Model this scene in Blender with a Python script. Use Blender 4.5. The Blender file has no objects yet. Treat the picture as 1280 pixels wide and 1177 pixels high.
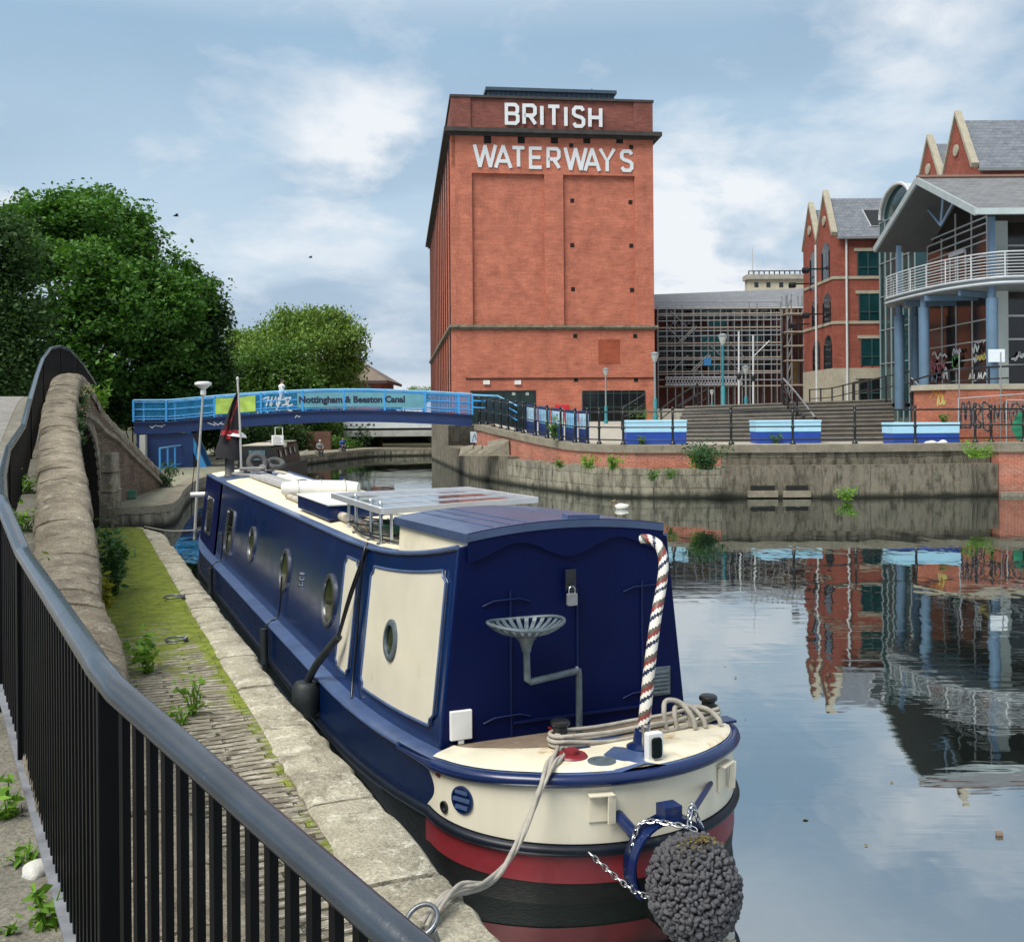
import bpy, math, random
import numpy as np
from mathutils import Vector, Matrix
R = random.Random(7)
rad = math.radians
sc = bpy.context.scene
COL = sc.collection
EYE = 2.85
F = 1300.0
HOR = 518.0
ROLL = 0.0078
CR, SR = math.cos(ROLL), math.sin(ROLL)

def D(px, py, Y):
    """world point seen at a photo pixel, at depth Y metres from the camera"""
    xr = (px-640)*Y/F; yu = (HOR-py)*Y/F
    return Vector((xr*CR+yu*SR, Y, EYE-xr*SR+yu*CR))
def G(px, py, z):
    a = (px-640)/F; b = (HOR-py)/F
    k = -a*SR+b*CR
    return D(px, py, (z-EYE)/k)

# ---------------------------------------------------------------- mesh builder
class MB:
    def __init__(s):
        s.v = []; s.f = []; s.m = []
    def add(s, vs, fs, mi=0):
        b = len(s.v)
        s.v.extend([tuple(p) for p in vs])
        for f in fs:
            s.f.append(tuple(b+i for i in f)); s.m.append(mi)
        return s
    def quad(s, a, b, c, d, mi=0):
        return s.add([a, b, c, d], [(0, 1, 2, 3)], mi)
    def box(s, x0, x1, y0, y1, z0, z1, mi=0):
        vs = [(x, y, z) for z in (z0, z1) for y in (y0, y1) for x in (x0, x1)]
        return s.add(vs, [(0, 2, 3, 1), (4, 5, 7, 6), (0, 1, 5, 4), (2, 6, 7, 3), (0, 4, 6, 2), (1, 3, 7, 5)], mi)
    def beam(s, p, q, w, h=None, mi=0, up=(0, 0, 1)):
        p = Vector(p); q = Vector(q); h = h or w
        d = (q-p).normalized(); u = Vector(up)
        if abs(d.dot(u)) > .98: u = Vector((0, 1, 0))
        a = d.cross(u).normalized()*w/2; b = a.cross(d).normalized()*h/2
        vs = [p-a-b, p+a-b, p+a+b, p-a+b, q-a-b, q+a-b, q+a+b, q-a+b]
        return s.add(vs, [(0, 1, 2, 3), (7, 6, 5, 4), (0, 4, 5, 1), (1, 5, 6, 2), (2, 6, 7, 3), (3, 7, 4, 0)], mi)
    def tube(s, pts, r, n=8, mi=0, cap=True, mis=None):
        pts = [Vector(p) for p in pts]; k = len(pts)
        rs = r if isinstance(r, (list, tuple)) else [r]*k
        vs = []; up = None
        for i, p in enumerate(pts):
            t = (pts[min(i+1, k-1)]-pts[max(i-1, 0)]).normalized()
            if up is None:
                up = Vector((0, 0, 1)) if abs(t.z) < .9 else Vector((1, 0, 0))
            a = t.cross(up)
            if a.length < 1e-6: a = t.orthogonal()
            a.normalize(); b = a.cross(t).normalized(); up = b
            for j in range(n):
                an = 2*math.pi*j/n
                vs.append(p+(a*math.cos(an)+b*math.sin(an))*rs[i])
        fs = []; ms = []
        base = len(s.v); s.v.extend([tuple(p) for p in vs])
        for i in range(k-1):
            for j in range(n):
                s.f.append((base+i*n+j, base+i*n+(j+1) % n, base+(i+1)*n+(j+1) % n, base+(i+1)*n+j))
                s.m.append(mis(i, j) if mis else mi)
        if cap:
            s.f.append(tuple(base+j for j in range(n))[::-1]); s.m.append(mi)
            s.f.append(tuple(base+(k-1)*n+j for j in range(n))); s.m.append(mi)
        return s
    def prism(s, poly, o, ux, uy, depth, mi=0):
        """polygon in the plane (o, ux, uy), extruded by depth along ux x uy"""
        o = Vector(o); ux = Vector(ux); uy = Vector(uy); n = ux.cross(uy).normalized()*depth
        k = len(poly)
        a = [o+ux*p[0]+uy*p[1] for p in poly]
        vs = a+[p+n for p in a]
        fs = [tuple(range(k))[::-1], tuple(range(k, 2*k))]
        fs += [(i, (i+1) % k, k+(i+1) % k, k+i) for i in range(k)]
        return s.add(vs, fs, mi)
    def lathe(s, prof, o=(0, 0, 0), ax=(0, 0, 1), n=20, mi=0, cap=True):
        o = Vector(o); ax = Vector(ax).normalized(); a = ax.orthogonal().normalized(); b = ax.cross(a)
        vs = []; fs = []
        for (r, z) in prof:
            for j in range(n):
                t = 2*math.pi*j/n
                vs.append(o+ax*z+(a*math.cos(t)+b*math.sin(t))*r)
        for i in range(len(prof)-1):
            for j in range(n):
                fs.append((i*n+j, i*n+(j+1) % n, (i+1)*n+(j+1) % n, (i+1)*n+j))
        if cap:
            fs.append(tuple(range(n))[::-1]); fs.append(tuple((len(prof)-1)*n+j for j in range(n)))
        return s.add(vs, fs, mi)
    def blob(s, c, rx, ry, rz, n=12, k=8, mi=0):
        c = Vector(c); vs = []; fs = []
        for i in range(k+1):
            ph = math.pi*i/k
            for j in range(n):
                t = 2*math.pi*j/n
                vs.append(c+Vector((rx*math.sin(ph)*math.cos(t), ry*math.sin(ph)*math.sin(t), -rz*math.cos(ph))))
        for i in range(k):
            for j in range(n):
                fs.append((i*n+j, i*n+(j+1) % n, (i+1)*n+(j+1) % n, (i+1)*n+j))
        return s.add(vs, fs, mi)
    def grid(s, rows, mi=0, close=False, mif=None):
        k = len(rows[0]); vs = [p for r in rows for p in r]; b = len(s.v)
        s.v.extend([tuple(p) for p in vs])
        for i in range(len(rows)-1):
            for j in range(k if close else k-1):
                j2 = (j+1) % k
                s.f.append((b+i*k+j, b+i*k+j2, b+(i+1)*k+j2, b+(i+1)*k+j)); s.m.append(mif(i, j) if mif else mi)
        return s
    def build(s, name, mats, parent=None, smooth=None, bevel=0, uv=True, loc=None, rz=None, seg=2):
        me = bpy.data.meshes.new(name)
        me.from_pydata(s.v, [], s.f)
        mats = mats if isinstance(mats, (list, tuple)) else [mats]
        for m in mats: me.materials.append(m)
        if len(mats) > 1: me.polygons.foreach_set('material_index', s.m)
        if uv and len(s.f):
            me.validate(); 
            ul = me.uv_layers.new(name='UVMap')
            nl = len(me.loops)
            vi = np.empty(nl, np.int32); me.loops.foreach_get('vertex_index', vi)
            co = np.empty(len(me.vertices)*3, np.float32); me.vertices.foreach_get('co', co); co = co.reshape(-1, 3)
            pn = np.empty(len(me.polygons)*3, np.float32); me.polygons.foreach_get('normal', pn); pn = pn.reshape(-1, 3)
            lt = np.empty(len(me.polygons), np.int32); me.polygons.foreach_get('loop_total', lt)
            nn = np.repeat(pn, lt, axis=0); p = co[vi]
            hor = np.abs(nn[:, 2]) > .7
            ln = np.maximum(np.hypot(nn[:, 0], nn[:, 1]), 1e-6)
            u = np.where(hor, p[:, 0], (-nn[:, 1]*p[:, 0]+nn[:, 0]*p[:, 1])/ln)
            w = np.where(hor, p[:, 1], p[:, 2])
            ul.data.foreach_set('uv', np.stack([u, w], 1).astype(np.float32).ravel())
        if smooth:
            me.polygons.foreach_set('use_smooth', [True]*len(me.polygons))
            me.set_sharp_from_angle(angle=rad(smooth))
        o = bpy.data.objects.new(name, me); COL.objects.link(o)
        if bevel:
            b = o.modifiers.new('bevel', 'BEVEL'); b.width = bevel; b.segments = seg; b.limit_method = 'ANGLE'; b.angle_limit = rad(40)
        if loc: o.location = loc
        if rz is not None: o.rotation_euler.z = rz
        if parent: o.parent = parent
        return o

def tag(o, label, cat, group=None):
    o['label'] = label; o['category'] = cat; o['kind'] = 'thing'
    if group: o['group'] = group
    return o
def thing(name, label, cat, loc=(0, 0, 0), rz=0, group=None):
    o = bpy.data.objects.new(name, None); COL.objects.link(o)
    o.empty_display_size = .2
    o.location = loc; o.rotation_euler.z = rz
    return tag(o, label, cat, group)
def struct(o):
    o['kind'] = 'structure'; return o
def copy_tree(o, parent=None):
    c = o.copy(); COL.objects.link(c); c.parent = parent
    for ch in list(o.children): copy_tree(ch, c)
    return c

# ---------------------------------------------------------------- materials
def srgb(r, g, b):
    f = lambda c: (c/255/12.92) if c/255 <= .04045 else ((c/255+.055)/1.055)**2.4
    return (f(r), f(g), f(b))
class NT:
    def __init__(s, name):
        s.mat = bpy.data.materials.new(name); s.mat.use_nodes = True
        s.nt = s.mat.node_tree; s.nt.nodes.clear()
        s.out = s.n('ShaderNodeOutputMaterial')
    def n(s, t, **kw):
        nd = s.nt.nodes.new(t)
        for k, v in kw.items():
            if k in nd.bl_rna.properties: setattr(nd, k, v)
            else: nd.inputs[k.replace('_', ' ')].default_value = v
        return nd
    def l(s, a, b): s.nt.links.new(a, b)
    def coord(s, kind='Object', scale=(1, 1, 1), rot=(0, 0, 0)):
        t = s.n('ShaderNodeTexCoord'); m = s.n('ShaderNodeMapping')
        m.inputs['Scale'].default_value = scale; m.inputs['Rotation'].default_value = rot
        s.l(t.outputs[kind], m.inputs['Vector']); return m.outputs[0]
    def noise(s, vec, scale, detail=5, rough=.6, dist=0):
        nd = s.n('ShaderNodeTexNoise'); nd.inputs['Scale'].default_value = scale; nd.inputs['Detail'].default_value = detail
        nd.inputs['Roughness'].default_value = rough; nd.inputs['Distortion'].default_value = dist
        if vec is not None: s.l(vec, nd.inputs['Vector'])
        return nd.outputs['Fac']
    def ramp(s, fac, stops):
        r = s.n('ShaderNodeValToRGB'); el = r.color_ramp.elements
        while len(el) < len(stops): el.new(.5)
        for e, (p, c) in zip(el, stops):
            e.position = p; e.color = (*c, 1) if isinstance(c, (tuple, list)) else (c, c, c, 1)
        s.l(fac, r.inputs[0]); return r.outputs[0]
    def mix(s, fac, a, b, mode='MIX'):
        m = s.n('ShaderNodeMix', data_type='RGBA', blend_type=mode)
        for inp, val in ((m.inputs[0], fac), (m.inputs[6], a), (m.inputs[7], b)):
            if hasattr(val, 'is_linked'): s.l(val, inp)
            elif isinstance(val, (tuple, list)): inp.default_value = (*val[:3], 1)
            else: inp.default_value = val
        return m.outputs[2]
    def math(s, op, a, b=None, clamp=False):
        m = s.n('ShaderNodeMath', operation=op, use_clamp=clamp)
        for inp, val in ((m.inputs[0], a), (m.inputs[1], b)):
            if val is None: continue
            if hasattr(val, 'is_linked'): s.l(val, inp)
            else: inp.default_value = val
        return m.outputs[0]
    def bump(s, h, strength=.5, dist=.01, normal=None):
        b = s.n('ShaderNodeBump'); b.inputs['Strength'].default_value = strength; b.inputs['Distance'].default_value = dist
        s.l(h, b.inputs['Height'])
        if normal is not None: s.l(normal, b.inputs['Normal'])
        return b.outputs[0]
    def finish(s, col, rough=.6, normal=None, metal=0, spec=.5, coat=0, **kw):
        p = s.n('ShaderNodeBsdfPrincipled')
        for k, val in (('Base Color', col), ('Roughness', rough), ('Metallic', metal), ('Specular IOR Level', spec), ('Coat Weight', coat)):
            if hasattr(val, 'is_linked'): s.l(val, p.inputs[k])
            elif isinstance(val, (tuple, list)): p.inputs[k].default_value = (*val[:3], 1)
            else: p.inputs[k].default_value = val
        if normal is not None: s.l(normal, p.inputs['Normal'])
        p.inputs['Coat Roughness'].default_value = .06
        for k, v in kw.items(): p.inputs[k.replace('_', ' ')].default_value = v
        s.l(p.outputs[0], s.out.inputs[0]); s.p = p
        return s.mat

def sc3(c, k): return tuple(min(1, x*k) for x in c)
def plain(name, col, rough=.5, var=.12, vs=2.5, bump=0, bs=30, metal=0, spec=.5, coat=0, dirt=None, stretch=(1, 1, 1)):
    t = NT(name); v = t.coord('Object', stretch)
    n = t.noise(v, vs, 6)
    c = t.mix(t.ramp(n, [(.3, 0.), (.7, 1.)]), sc3(col, 1-var), sc3(col, 1+var))
    if dirt:
        dc, lo, ds = dirt
        d = t.noise(v, ds, 8, .7)
        c = t.mix(t.ramp(d, [(lo, 0.), (lo+.12, 1.)]), c, dc)
    nm = t.bump(t.noise(v, bs, 4), .6, bump) if bump else None
    rr = t.math('ADD', t.math('MULTIPLY', t.noise(v, vs*3, 4), .25), rough-.12, True)
    return t.finish(c, rr, nm, metal, spec, coat)
def brick(name, c1, c2, mortar, bw=.225, bh=.075, ms=.010, stain=(.05, .04, .035), lo=.62, var=.35, bumpd=.006, hue=None):
    t = NT(name); uv = t.coord('UV')
    b = t.n('ShaderNodeTexBrick'); t.l(uv, b.inputs['Vector'])
    b.inputs['Scale'].default_value = 1; b.inputs['Brick Width'].default_value = bw; b.inputs['Row Height'].default_value = bh
    b.inputs['Mortar Size'].default_value = ms; b.inputs['Mortar Smooth'].default_value = .3; b.inputs['Bias'].default_value = -.1
    b.inputs['Color1'].default_value = (*c1, 1); b.inputs['Color2'].default_value = (*c2, 1); b.inputs['Mortar'].default_value = (*mortar, 1)
    c = b.outputs['Color']
    st = t.noise(t.coord('UV', (.6, 5, 1)), 1.6, 6, .65)
    c = t.mix(var, c, t.mix(t.ramp(st, [(.3, 0.), (.7, 1.)]), sc3(c1, .55), sc3(c2, 1.25)))
    n2 = t.noise(t.coord('UV'), .35, 8, .65)
    c = t.mix(t.ramp(n2, [(lo-.01, 0.), (lo+.2, .6)]), c, stain)
    n5 = t.noise(t.coord('UV'), .9, 6, .6)
    c = t.mix(.55, c, t.mix(t.ramp(n5, [(.36, 0.), (.64, 1.)]), (.72, .70, .70), (1.25, 1.27, 1.28)), 'MULTIPLY')
    if hue:
        n3 = t.noise(t.coord('UV', (1, 1, 1)), 1.1, 7, .7)
        c = t.mix(t.ramp(n3, [(.56, 0.), (.66, .8)]), c, hue)
    sp = t.noise(t.coord('UV', (2.2, 7, 1)), 4.5, 4, .8)
    c = t.mix(.85, c, t.mix(t.ramp(sp, [(.36, 0.), (.64, 1.)]), (.55, .55, .55), (1.45, 1.4, 1.35)), 'MULTIPLY')
    dk = t.noise(t.coord('UV', (1.6, .25, 1)), 1.0, 7, .75)
    c = t.mix(t.ramp(dk, [(.56, 0.), (.74, .38)]), c, sc3(stain, .8))
    h = t.math('SUBTRACT', 1.0, b.outputs['Fac'])
    return t.finish(c, .85, t.bump(h, .7, bumpd), spec=.25)
# ---------------------------------------------------------------- world, sun, camera
SUN_EL, SUN_ROT = rad(56), math.atan2(-.62, -.66)
w = bpy.data.worlds.new('World'); sc.world = w; w.use_nodes = True
nt = w.node_tree; nt.nodes.clear()
def wn(t, **k):
    n = nt.nodes.new(t)
    for a, b in k.items(): setattr(n, a, b)
    return n
def wm(op, a, b=None, clamp=False):
    m = wn('ShaderNodeMath', operation=op, use_clamp=clamp)
    for i, v in ((0, a), (1, b)):
        if v is None: continue
        if hasattr(v, 'is_linked'): nt.links.new(v, m.inputs[i])
        else: m.inputs[i].default_value = v
    return m.outputs[0]
def wramp(f, stops):
    r = wn('ShaderNodeValToRGB'); el = r.color_ramp.elements
    while len(el) < len(stops): el.new(.5)
    for e, (p, c) in zip(el, stops):
        e.position = p; e.color = (*c, 1) if isinstance(c, tuple) else (c, c, c, 1)
    nt.links.new(f, r.inputs[0]); return r.outputs[0]
def wmix(f, a, b):
    m = wn('ShaderNodeMix', data_type='RGBA')
    for i, v in ((0, f), (6, a), (7, b)):
        if hasattr(v, 'is_linked'): nt.links.new(v, m.inputs[i])
        else: m.inputs[i].default_value = v if isinstance(v, float) else (*v, 1)
    return m.outputs[2]
tc = wn('ShaderNodeTexCoord'); sep = wn('ShaderNodeSeparateXYZ'); nt.links.new(tc.outputs['Generated'], sep.inputs[0])
zz = wm('MAXIMUM', sep.outputs[2], 0.0)
den = wm('ADD', zz, .33)
cx = wm('DIVIDE', sep.outputs[0], den); cy = wm('DIVIDE', sep.outputs[1], den)
cmb = wn('ShaderNodeCombineXYZ'); nt.links.new(cx, cmb.inputs[0]); nt.links.new(cy, cmb.inputs[1])
def wnoise(scale, detail, rough, off, dist=0., stretch=(1, 1, 1)):
    mp = wn('ShaderNodeMapping'); mp.inputs['Location'].default_value = off; mp.inputs['Scale'].default_value = stretch
    nt.links.new(cmb.outputs[0], mp.inputs[0])
    n = wn('ShaderNodeTexNoise'); n.inputs['Scale'].default_value = scale; n.inputs['Detail'].default_value = detail
    n.inputs['Roughness'].default_value = rough; n.inputs['Distortion'].default_value = dist
    nt.links.new(mp.outputs[0], n.inputs['Vector']); return n.outputs['Fac']
def near_dir(px, py, sharp):
    """1 around one compass direction and height in the sky, falling to 0: where a bank of bright cloud stands"""
    d = (D(px, py, 100)-Vector((0, 0, EYE))).normalized()
    dp = wn('ShaderNodeVectorMath', operation='DOT_PRODUCT'); nt.links.new(tc.outputs['Generated'], dp.inputs[0]); dp.inputs[1].default_value = d
    a = wm('SUBTRACT', dp.outputs['Value'], 1.0)
    return wm('POWER', 2.718, wm('MULTIPLY', a, sharp))
sky = wn('ShaderNodeTexSky'); sky.sky_type = 'NISHITA'; sky.sun_disc = False; sky.sun_elevation = SUN_EL; sky.sun_rotation = SUN_ROT
sky.air_density = 1.0; sky.dust_density = 1.5; sky.ozone_density = 1.0
K = 8.9   # the background strength is 0.1
def kc(r, g, b): return tuple(c*K for c in srgb(r, g, b))
veil = wramp(zz, [(0., kc(214, 222, 230)), (.10, kc(200, 215, 228)), (.19, kc(180, 202, 220)), (.34, kc(154, 184, 209)), (.44, kc(218, 225, 232)), (.7, kc(228, 232, 236)), (1., kc(214, 220, 226))])
big = wnoise(.8, 6, .55, (3.1, 1.7, 0), .3)
cover = wramp(big, [(.30, .88), (.62, 1.)])
c = wmix(cover, sky.outputs[0], veil)
# darker grey-blue bellies
gb = wnoise(1.2, 5, .5, (8.2, -2.4, 0), .4, (1, 1.5, 1))
c = wmix(wm('MULTIPLY', wramp(gb, [(.42, 0.), (.62, 1.)]), .7), c, kc(146, 170, 194))
# bright broken cloud
br = wnoise(2.3, 10, .58, (1.3, 5.5, 0), .15)
lumps = wm('ADD', wm('ADD', near_dir(470, 195, 420), wm('MULTIPLY', near_dir(748, 72, 2500), .45)), wm('ADD', near_dir(880, 225, 420), wm('ADD', near_dir(900, 420, 90), wm('MULTIPLY', near_dir(1120, 25, 500), .9))))
lumps = wm('ADD', lumps, wm('ADD', wm('MULTIPLY', near_dir(250, 390, 60), .4), wm('MULTIPLY', near_dir(0, 250, 1200), .8)))
lumps = wm('MULTIPLY', lumps, wramp(br, [(.38, .25), (.58, 1.)]))
msk = wramp(wm('ADD', wm('MULTIPLY', br, .85), wm('MULTIPLY', lumps, .23)), [(.45, 0.), (.56, .45), (.68, 1.)])
c = wmix(wm('MULTIPLY', msk, .9), c, kc(232, 235, 239))
bg = wn('ShaderNodeBackground'); bg.inputs['Strength'].default_value = .1
nt.links.new(c, bg.inputs['Color'])
wo = wn('ShaderNodeOutputWorld'); nt.links.new(bg.outputs[0], wo.inputs[0])

sl = bpy.data.lights.new('sun', 'SUN'); sl.energy = 4.2; sl.angle = rad(35); sl.color = (1, .95, .87)
so = bpy.data.objects.new('sun', sl); COL.objects.link(so)
sd = Vector((math.sin(SUN_ROT)*math.cos(SUN_EL), math.cos(SUN_ROT)*math.cos(SUN_EL), math.sin(SUN_EL)))
so.rotation_euler = (-sd).to_track_quat('-Z', 'Y').to_euler(); so.location = (0, 0, 40)

cam = bpy.data.cameras.new('camera'); co = bpy.data.objects.new('camera', cam); COL.objects.link(co)
cam.sensor_width = 36; cam.sensor_fit = 'HORIZONTAL'; cam.lens = 36*F/1280
cam.shift_y = (HOR-588.5)/1280; cam.clip_start = .05; cam.clip_end = 4000
co.location = (0, 0, EYE); co.rotation_euler = (math.pi/2, ROLL, 0); sc.camera = co
sc.view_settings.view_transform = 'Standard'; sc.view_settings.look = 'None'
sc.view_settings.exposure = .35; sc.view_settings.gamma = 1
sc.cycles.max_bounces = 8; sc.cycles.transparent_max_bounces = 16
sc.cycles.use_adaptive_sampling = True
sc.cycles.use_denoising = True

# ---------------------------------------------------------------- shared materials
M = {}
M['navy'] = plain('navy_paint', (.0003, .0040, .040), .5, .2, 1.2, .0012, 3, spec=.12, dirt=((.006, .02, .07), .66, 5))
M['navy_line'] = plain('navy_line_paint', (.001, .0065, .046), .4, .15, 3, spec=.3)
M['hatch_blue'] = plain('hatch_blue_paint', (.035, .06, .13), .42, .2, 3, 0, coat=.15, dirt=((.10, .12, .16), .6, 5))
M['navy_side'] = plain('navy_side_paint', (.0010, .0145, .072), .17, .2, 1.0, .0015, 2, spec=.45, coat=.12, dirt=((.012, .04, .11), .68, 5))
M['blue_trim'] = plain('blue_trim_paint', (.05, .085, .185), .36, .25, 3, 0, coat=.2, dirt=((.09, .12, .2), .62, 9))
M['blue_rail'] = plain('blue_rail_paint', (.002, .0125, .068), .3, .2, 3, 0, coat=.2, dirt=((.03, .05, .12), .64, 9))
M['cream'] = plain('cream_paint', (.62, .585, .47), .35, .06, 2, 0, coat=.2, dirt=((.40, .32, .19), .64, 5))
M['stern_cream'] = plain('stern_cream_paint', (.62, .585, .47), .36, .06, 1, 0, coat=.2, dirt=((.38, .27, .13), .625, 2.2), stretch=(4, 4, .45))
M['hull_blue'] = plain('hull_side_paint', (.0010, .010, .05), .24, .2, 1.0, .0015, 2, spec=.4, coat=.08, dirt=((.04, .05, .07), .655, 1.6), stretch=(1, .35, 5))
M['cream_worn'] = plain('cream_worn_paint', (.58, .54, .42), .45, .12, 4, .002, coat=.1, dirt=((.38, .23, .085), .55, 3.2))
M['roof_cream'] = plain('roof_cream_paint', (.66, .60, .44), .5, .12, 3, .002, dirt=((.36, .28, .17), .62, 3))
M['hull_black'] = plain('hull_bitumen', (.005, .006, .006), .5, .4, 4, .004, spec=.25, dirt=((.02, .023, .016), .60, 5), stretch=(1, 1, 3))
M['strake'] = plain('strake_paint', (.004, .007, .014), .4, .3, 5, 0, spec=.3, dirt=((.04, .045, .045), .64, 9))
M['red'] = plain('red_band_paint', (.16, .014, .02), .4, .2, 4, 0, dirt=((.05, .015, .015), .62, 6))
M['chrome'] = plain('chrome', (.55, .56, .57), .22, .1, 6, metal=1)
M['porthole_metal'] = plain('porthole_metal', (.24, .25, .26), .3, .15, 6, metal=.9)
M['steel'] = plain('weathered_steel', (.10, .13, .15), .45, .3, 12, .002, metal=.3, dirt=((.22, .27, .28), .62, 18))
M['white'] = plain('white_plastic', (.66, .67, .66), .4, .08, 5, dirt=((.4, .4, .36), .68, 7))
M['black'] = plain('black_paint', (.007, .009, .011), .35, .25, 6, coat=.2)
M['rubber'] = plain('black_rubber', (.016, .022, .024), .55, .3, 8, .003, dirt=((.05, .06, .06), .62, 10))
M['glass'] = plain('window_glass', (.004, .007, .006), .05, .3, 2, spec=.25)
M['rope'] = plain('grey_rope', (.31, .29, .25), .9, .2, 14, .006, 60)
M['wood'] = plain('worn_wood', (.16, .12, .085), .75, .35, 5, .004, 40, dirt=((.3, .25, .2), .6, 6))
M['grey_metal'] = plain('grey_metal', (.24, .25, .26), .45, .15, 6, metal=.5)
M['dark_cloth'] = plain('dark_cloth', (.012, .012, .016), .9, .3, 6, .01, 20)

def water_mat():
    t = NT('canal_water')
    v = t.coord('Object')
    n1 = t.noise(t.coord('Object', (1, .55, 1), (0, 0, rad(12))), .9, 3, .5, .4)
    n2 = t.noise(t.coord('Object', (.5, 2.6, 1)), 1.5, 3, .5, .2)
    pat = t.ramp(t.noise(v, .085, 3, .5), [(.46, .12), (.62, 1.)])
    h = t.math('ADD', t.math('MULTIPLY', n1, .62), t.math('MULTIPLY', t.math('MULTIPLY', n2, pat), .22))
    nm = t.bump(h, 1.0, .012)
    dif = t.n('ShaderNodeBsdfDiffuse'); dif.inputs[0].default_value = (.010, .016, .014, 1); t.l(nm, dif.inputs['Normal'])
    gl = t.n('ShaderNodeBsdfGlossy'); gl.inputs['Color'].default_value = (.77, .81, .82, 1); gl.inputs['Roughness'].default_value = .015; t.l(nm, gl.inputs['Normal'])
    lw = t.n('ShaderNodeFresnel'); lw.inputs[0].default_value = 1.33; t.l(nm, lw.inputs['Normal'])
    fac = t.math('ADD', t.math('MULTIPLY', lw.outputs[0], .36), .64, True)
    ms = t.n('ShaderNodeMixShader'); t.l(fac, ms.inputs[0]); t.l(dif.outputs[0], ms.inputs[1]); t.l(gl.outputs[0], ms.inputs[2])
    t.l(ms.outputs[0], t.out.inputs[0]); return t.mat
M['water'] = water_mat()

def setts_mat():
    t = NT('mossy_setts'); uv = t.coord('Object')
    b = t.n('ShaderNodeTexBrick')
    wv = t.n('ShaderNodeTexNoise'); wv.inputs['Scale'].default_value = 2.2; wv.inputs['Detail'].default_value = 4; t.l(uv, wv.inputs['Vector'])
    wa = t.n('ShaderNodeVectorMath', operation='MULTIPLY_ADD'); t.l(wv.outputs['Color'], wa.inputs[0]); wa.inputs[1].default_value = (.12, .055, 0); t.l(uv, wa.inputs[2]); t.l(wa.outputs[0], b.inputs['Vector'])
    b.inputs['Scale'].default_value = 1; b.inputs['Brick Width'].default_value = .5; b.inputs['Row Height'].default_value = .092
    b.inputs['Mortar Size'].default_value = .016; b.inputs['Mortar Smooth'].default_value = .6
    b.inputs['Color1'].default_value = (.16, .14, .108, 1); b.inputs['Color2'].default_value = (.29, .262, .205, 1); b.inputs['Mortar'].default_value = (.05, .048, .03, 1)
    wob = t.noise(t.coord('Object', (1, 3, 1)), 9, 5, .7)
    c = t.mix(t.ramp(wob, [(.52, 0.), (.6, .8)]), b.outputs['Color'], (.50, .47, .39))
    # moss: more of it away from the camera end, and along the coping
    sx = t.n('ShaderNodeSeparateXYZ'); tcx = t.n('ShaderNodeTexCoord'); t.l(tcx.outputs['Object'], sx.inputs[0])
    far = t.n('ShaderNodeMapRange'); t.l(sx.outputs[1], far.inputs[0]); far.inputs[1].default_value = 6.5; far.inputs[2].default_value = 14; far.inputs[3].default_value = -.16; far.inputs[4].default_value = .30
    edge = t.n('ShaderNodeMapRange'); t.l(sx.outputs[0], edge.inputs[0]); edge.inputs[1].default_value = 1.08; edge.inputs[2].default_value = 1.22; edge.inputs[3].default_value = 0; edge.inputs[4].default_value = .22
    mn = t.noise(t.coord('Object', (1, 1.6, 1)), 2.6, 8, .72)
    mm = t.math('ADD', mn, t.math('ADD', far.outputs[0], edge.outputs[0]))
    joint = t.math('MULTIPLY', b.outputs['Fac'], .07)
    mm = t.ramp(t.math('ADD', mm, joint), [(.55, 0.), (.66, 1.)])
    moss = t.mix(t.ramp(t.noise(uv, 7, 6, .7), [(.35, 0.), (.7, 1.)]), (.095, .13, .014), (.25, .30, .03))
    c = t.mix(t.math('MULTIPLY', mm, .93), c, moss)
    h = t.math('ADD', t.math('MULTIPLY', b.outputs['Fac'], -1.0), t.math('MULTIPLY', wob, .8))
    h = t.math('ADD', h, t.math('MULTIPLY', t.noise(uv, 45, 4, .7), .35))
    return t.finish(c, .92, t.bump(h, .9, .022), spec=.2)
M['setts'] = setts_mat()

def stone_mat(name, c1, c2, moss=.0, lich=.58, bscale=11, bd=.02, stretch=(1, 1, 1), mosscol=(.10, .11, .02), lichcol=(.42, .40, .32), dark=.60):
    t = NT(name); v = t.coord('Object', stretch)
    n = t.noise(v, 2.2, 8, .65)
    c = t.mix(t.ramp(n, [(.3, 0.), (.7, 1.)]), c1, c2)
    c = t.mix(t.ramp(t.noise(v, 6.5, 8, .75), [(lich, 0.), (lich+.1, .8)]), c, lichcol)
    c = t.mix(t.ramp(t.noise(v, 3.7, 7, .7, .5), [(dark, 0.), (dark+.14, .75)]), c, sc3(c1, .35))
    c = t.mix(.8, c, t.mix(t.ramp(t.noise(v, bscale*4.5, 3, .75), [(.34, 0.), (.66, 1.)]), (.6, .6, .6), (1.4, 1.4, 1.38)), 'MULTIPLY')
    if moss: c = t.mix(t.ramp(t.noise(v, 1.3, 8, .75), [(.62-moss, 0.), (.74-moss, .9)]), c, mosscol)
    h = t.math('ADD', t.noise(v, bscale, 7, .7), t.math('MULTIPLY', t.noise(v, bscale*5, 4, .7), .4))
    return t.finish(c, .92, t.bump(h, .8, bd), spec=.2)
M['coping'] = stone_mat('quay_coping_stone', (.22, .20, .15), (.50, .47, .37), moss=.0, bd=.045, lich=.53, lichcol=(.62, .60, .50), dark=.56, mosscol=(.20, .19, .03))
M['parapet'] = stone_mat('parapet_stone', (.13, .11, .082), (.36, .315, .24), moss=-.02, lich=.55, bd=.06, lichcol=(.46, .43, .34), dark=.55)
M['path'] = stone_mat('path_asphalt', (.15, .148, .14), (.27, .26, .245), lich=.66, bd=.012, bscale=25)
M['near_path'] = stone_mat('near_path_paving', (.11, .105, .088), (.22, .21, .175), moss=.03, lich=.62, bd=.02)
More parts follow.
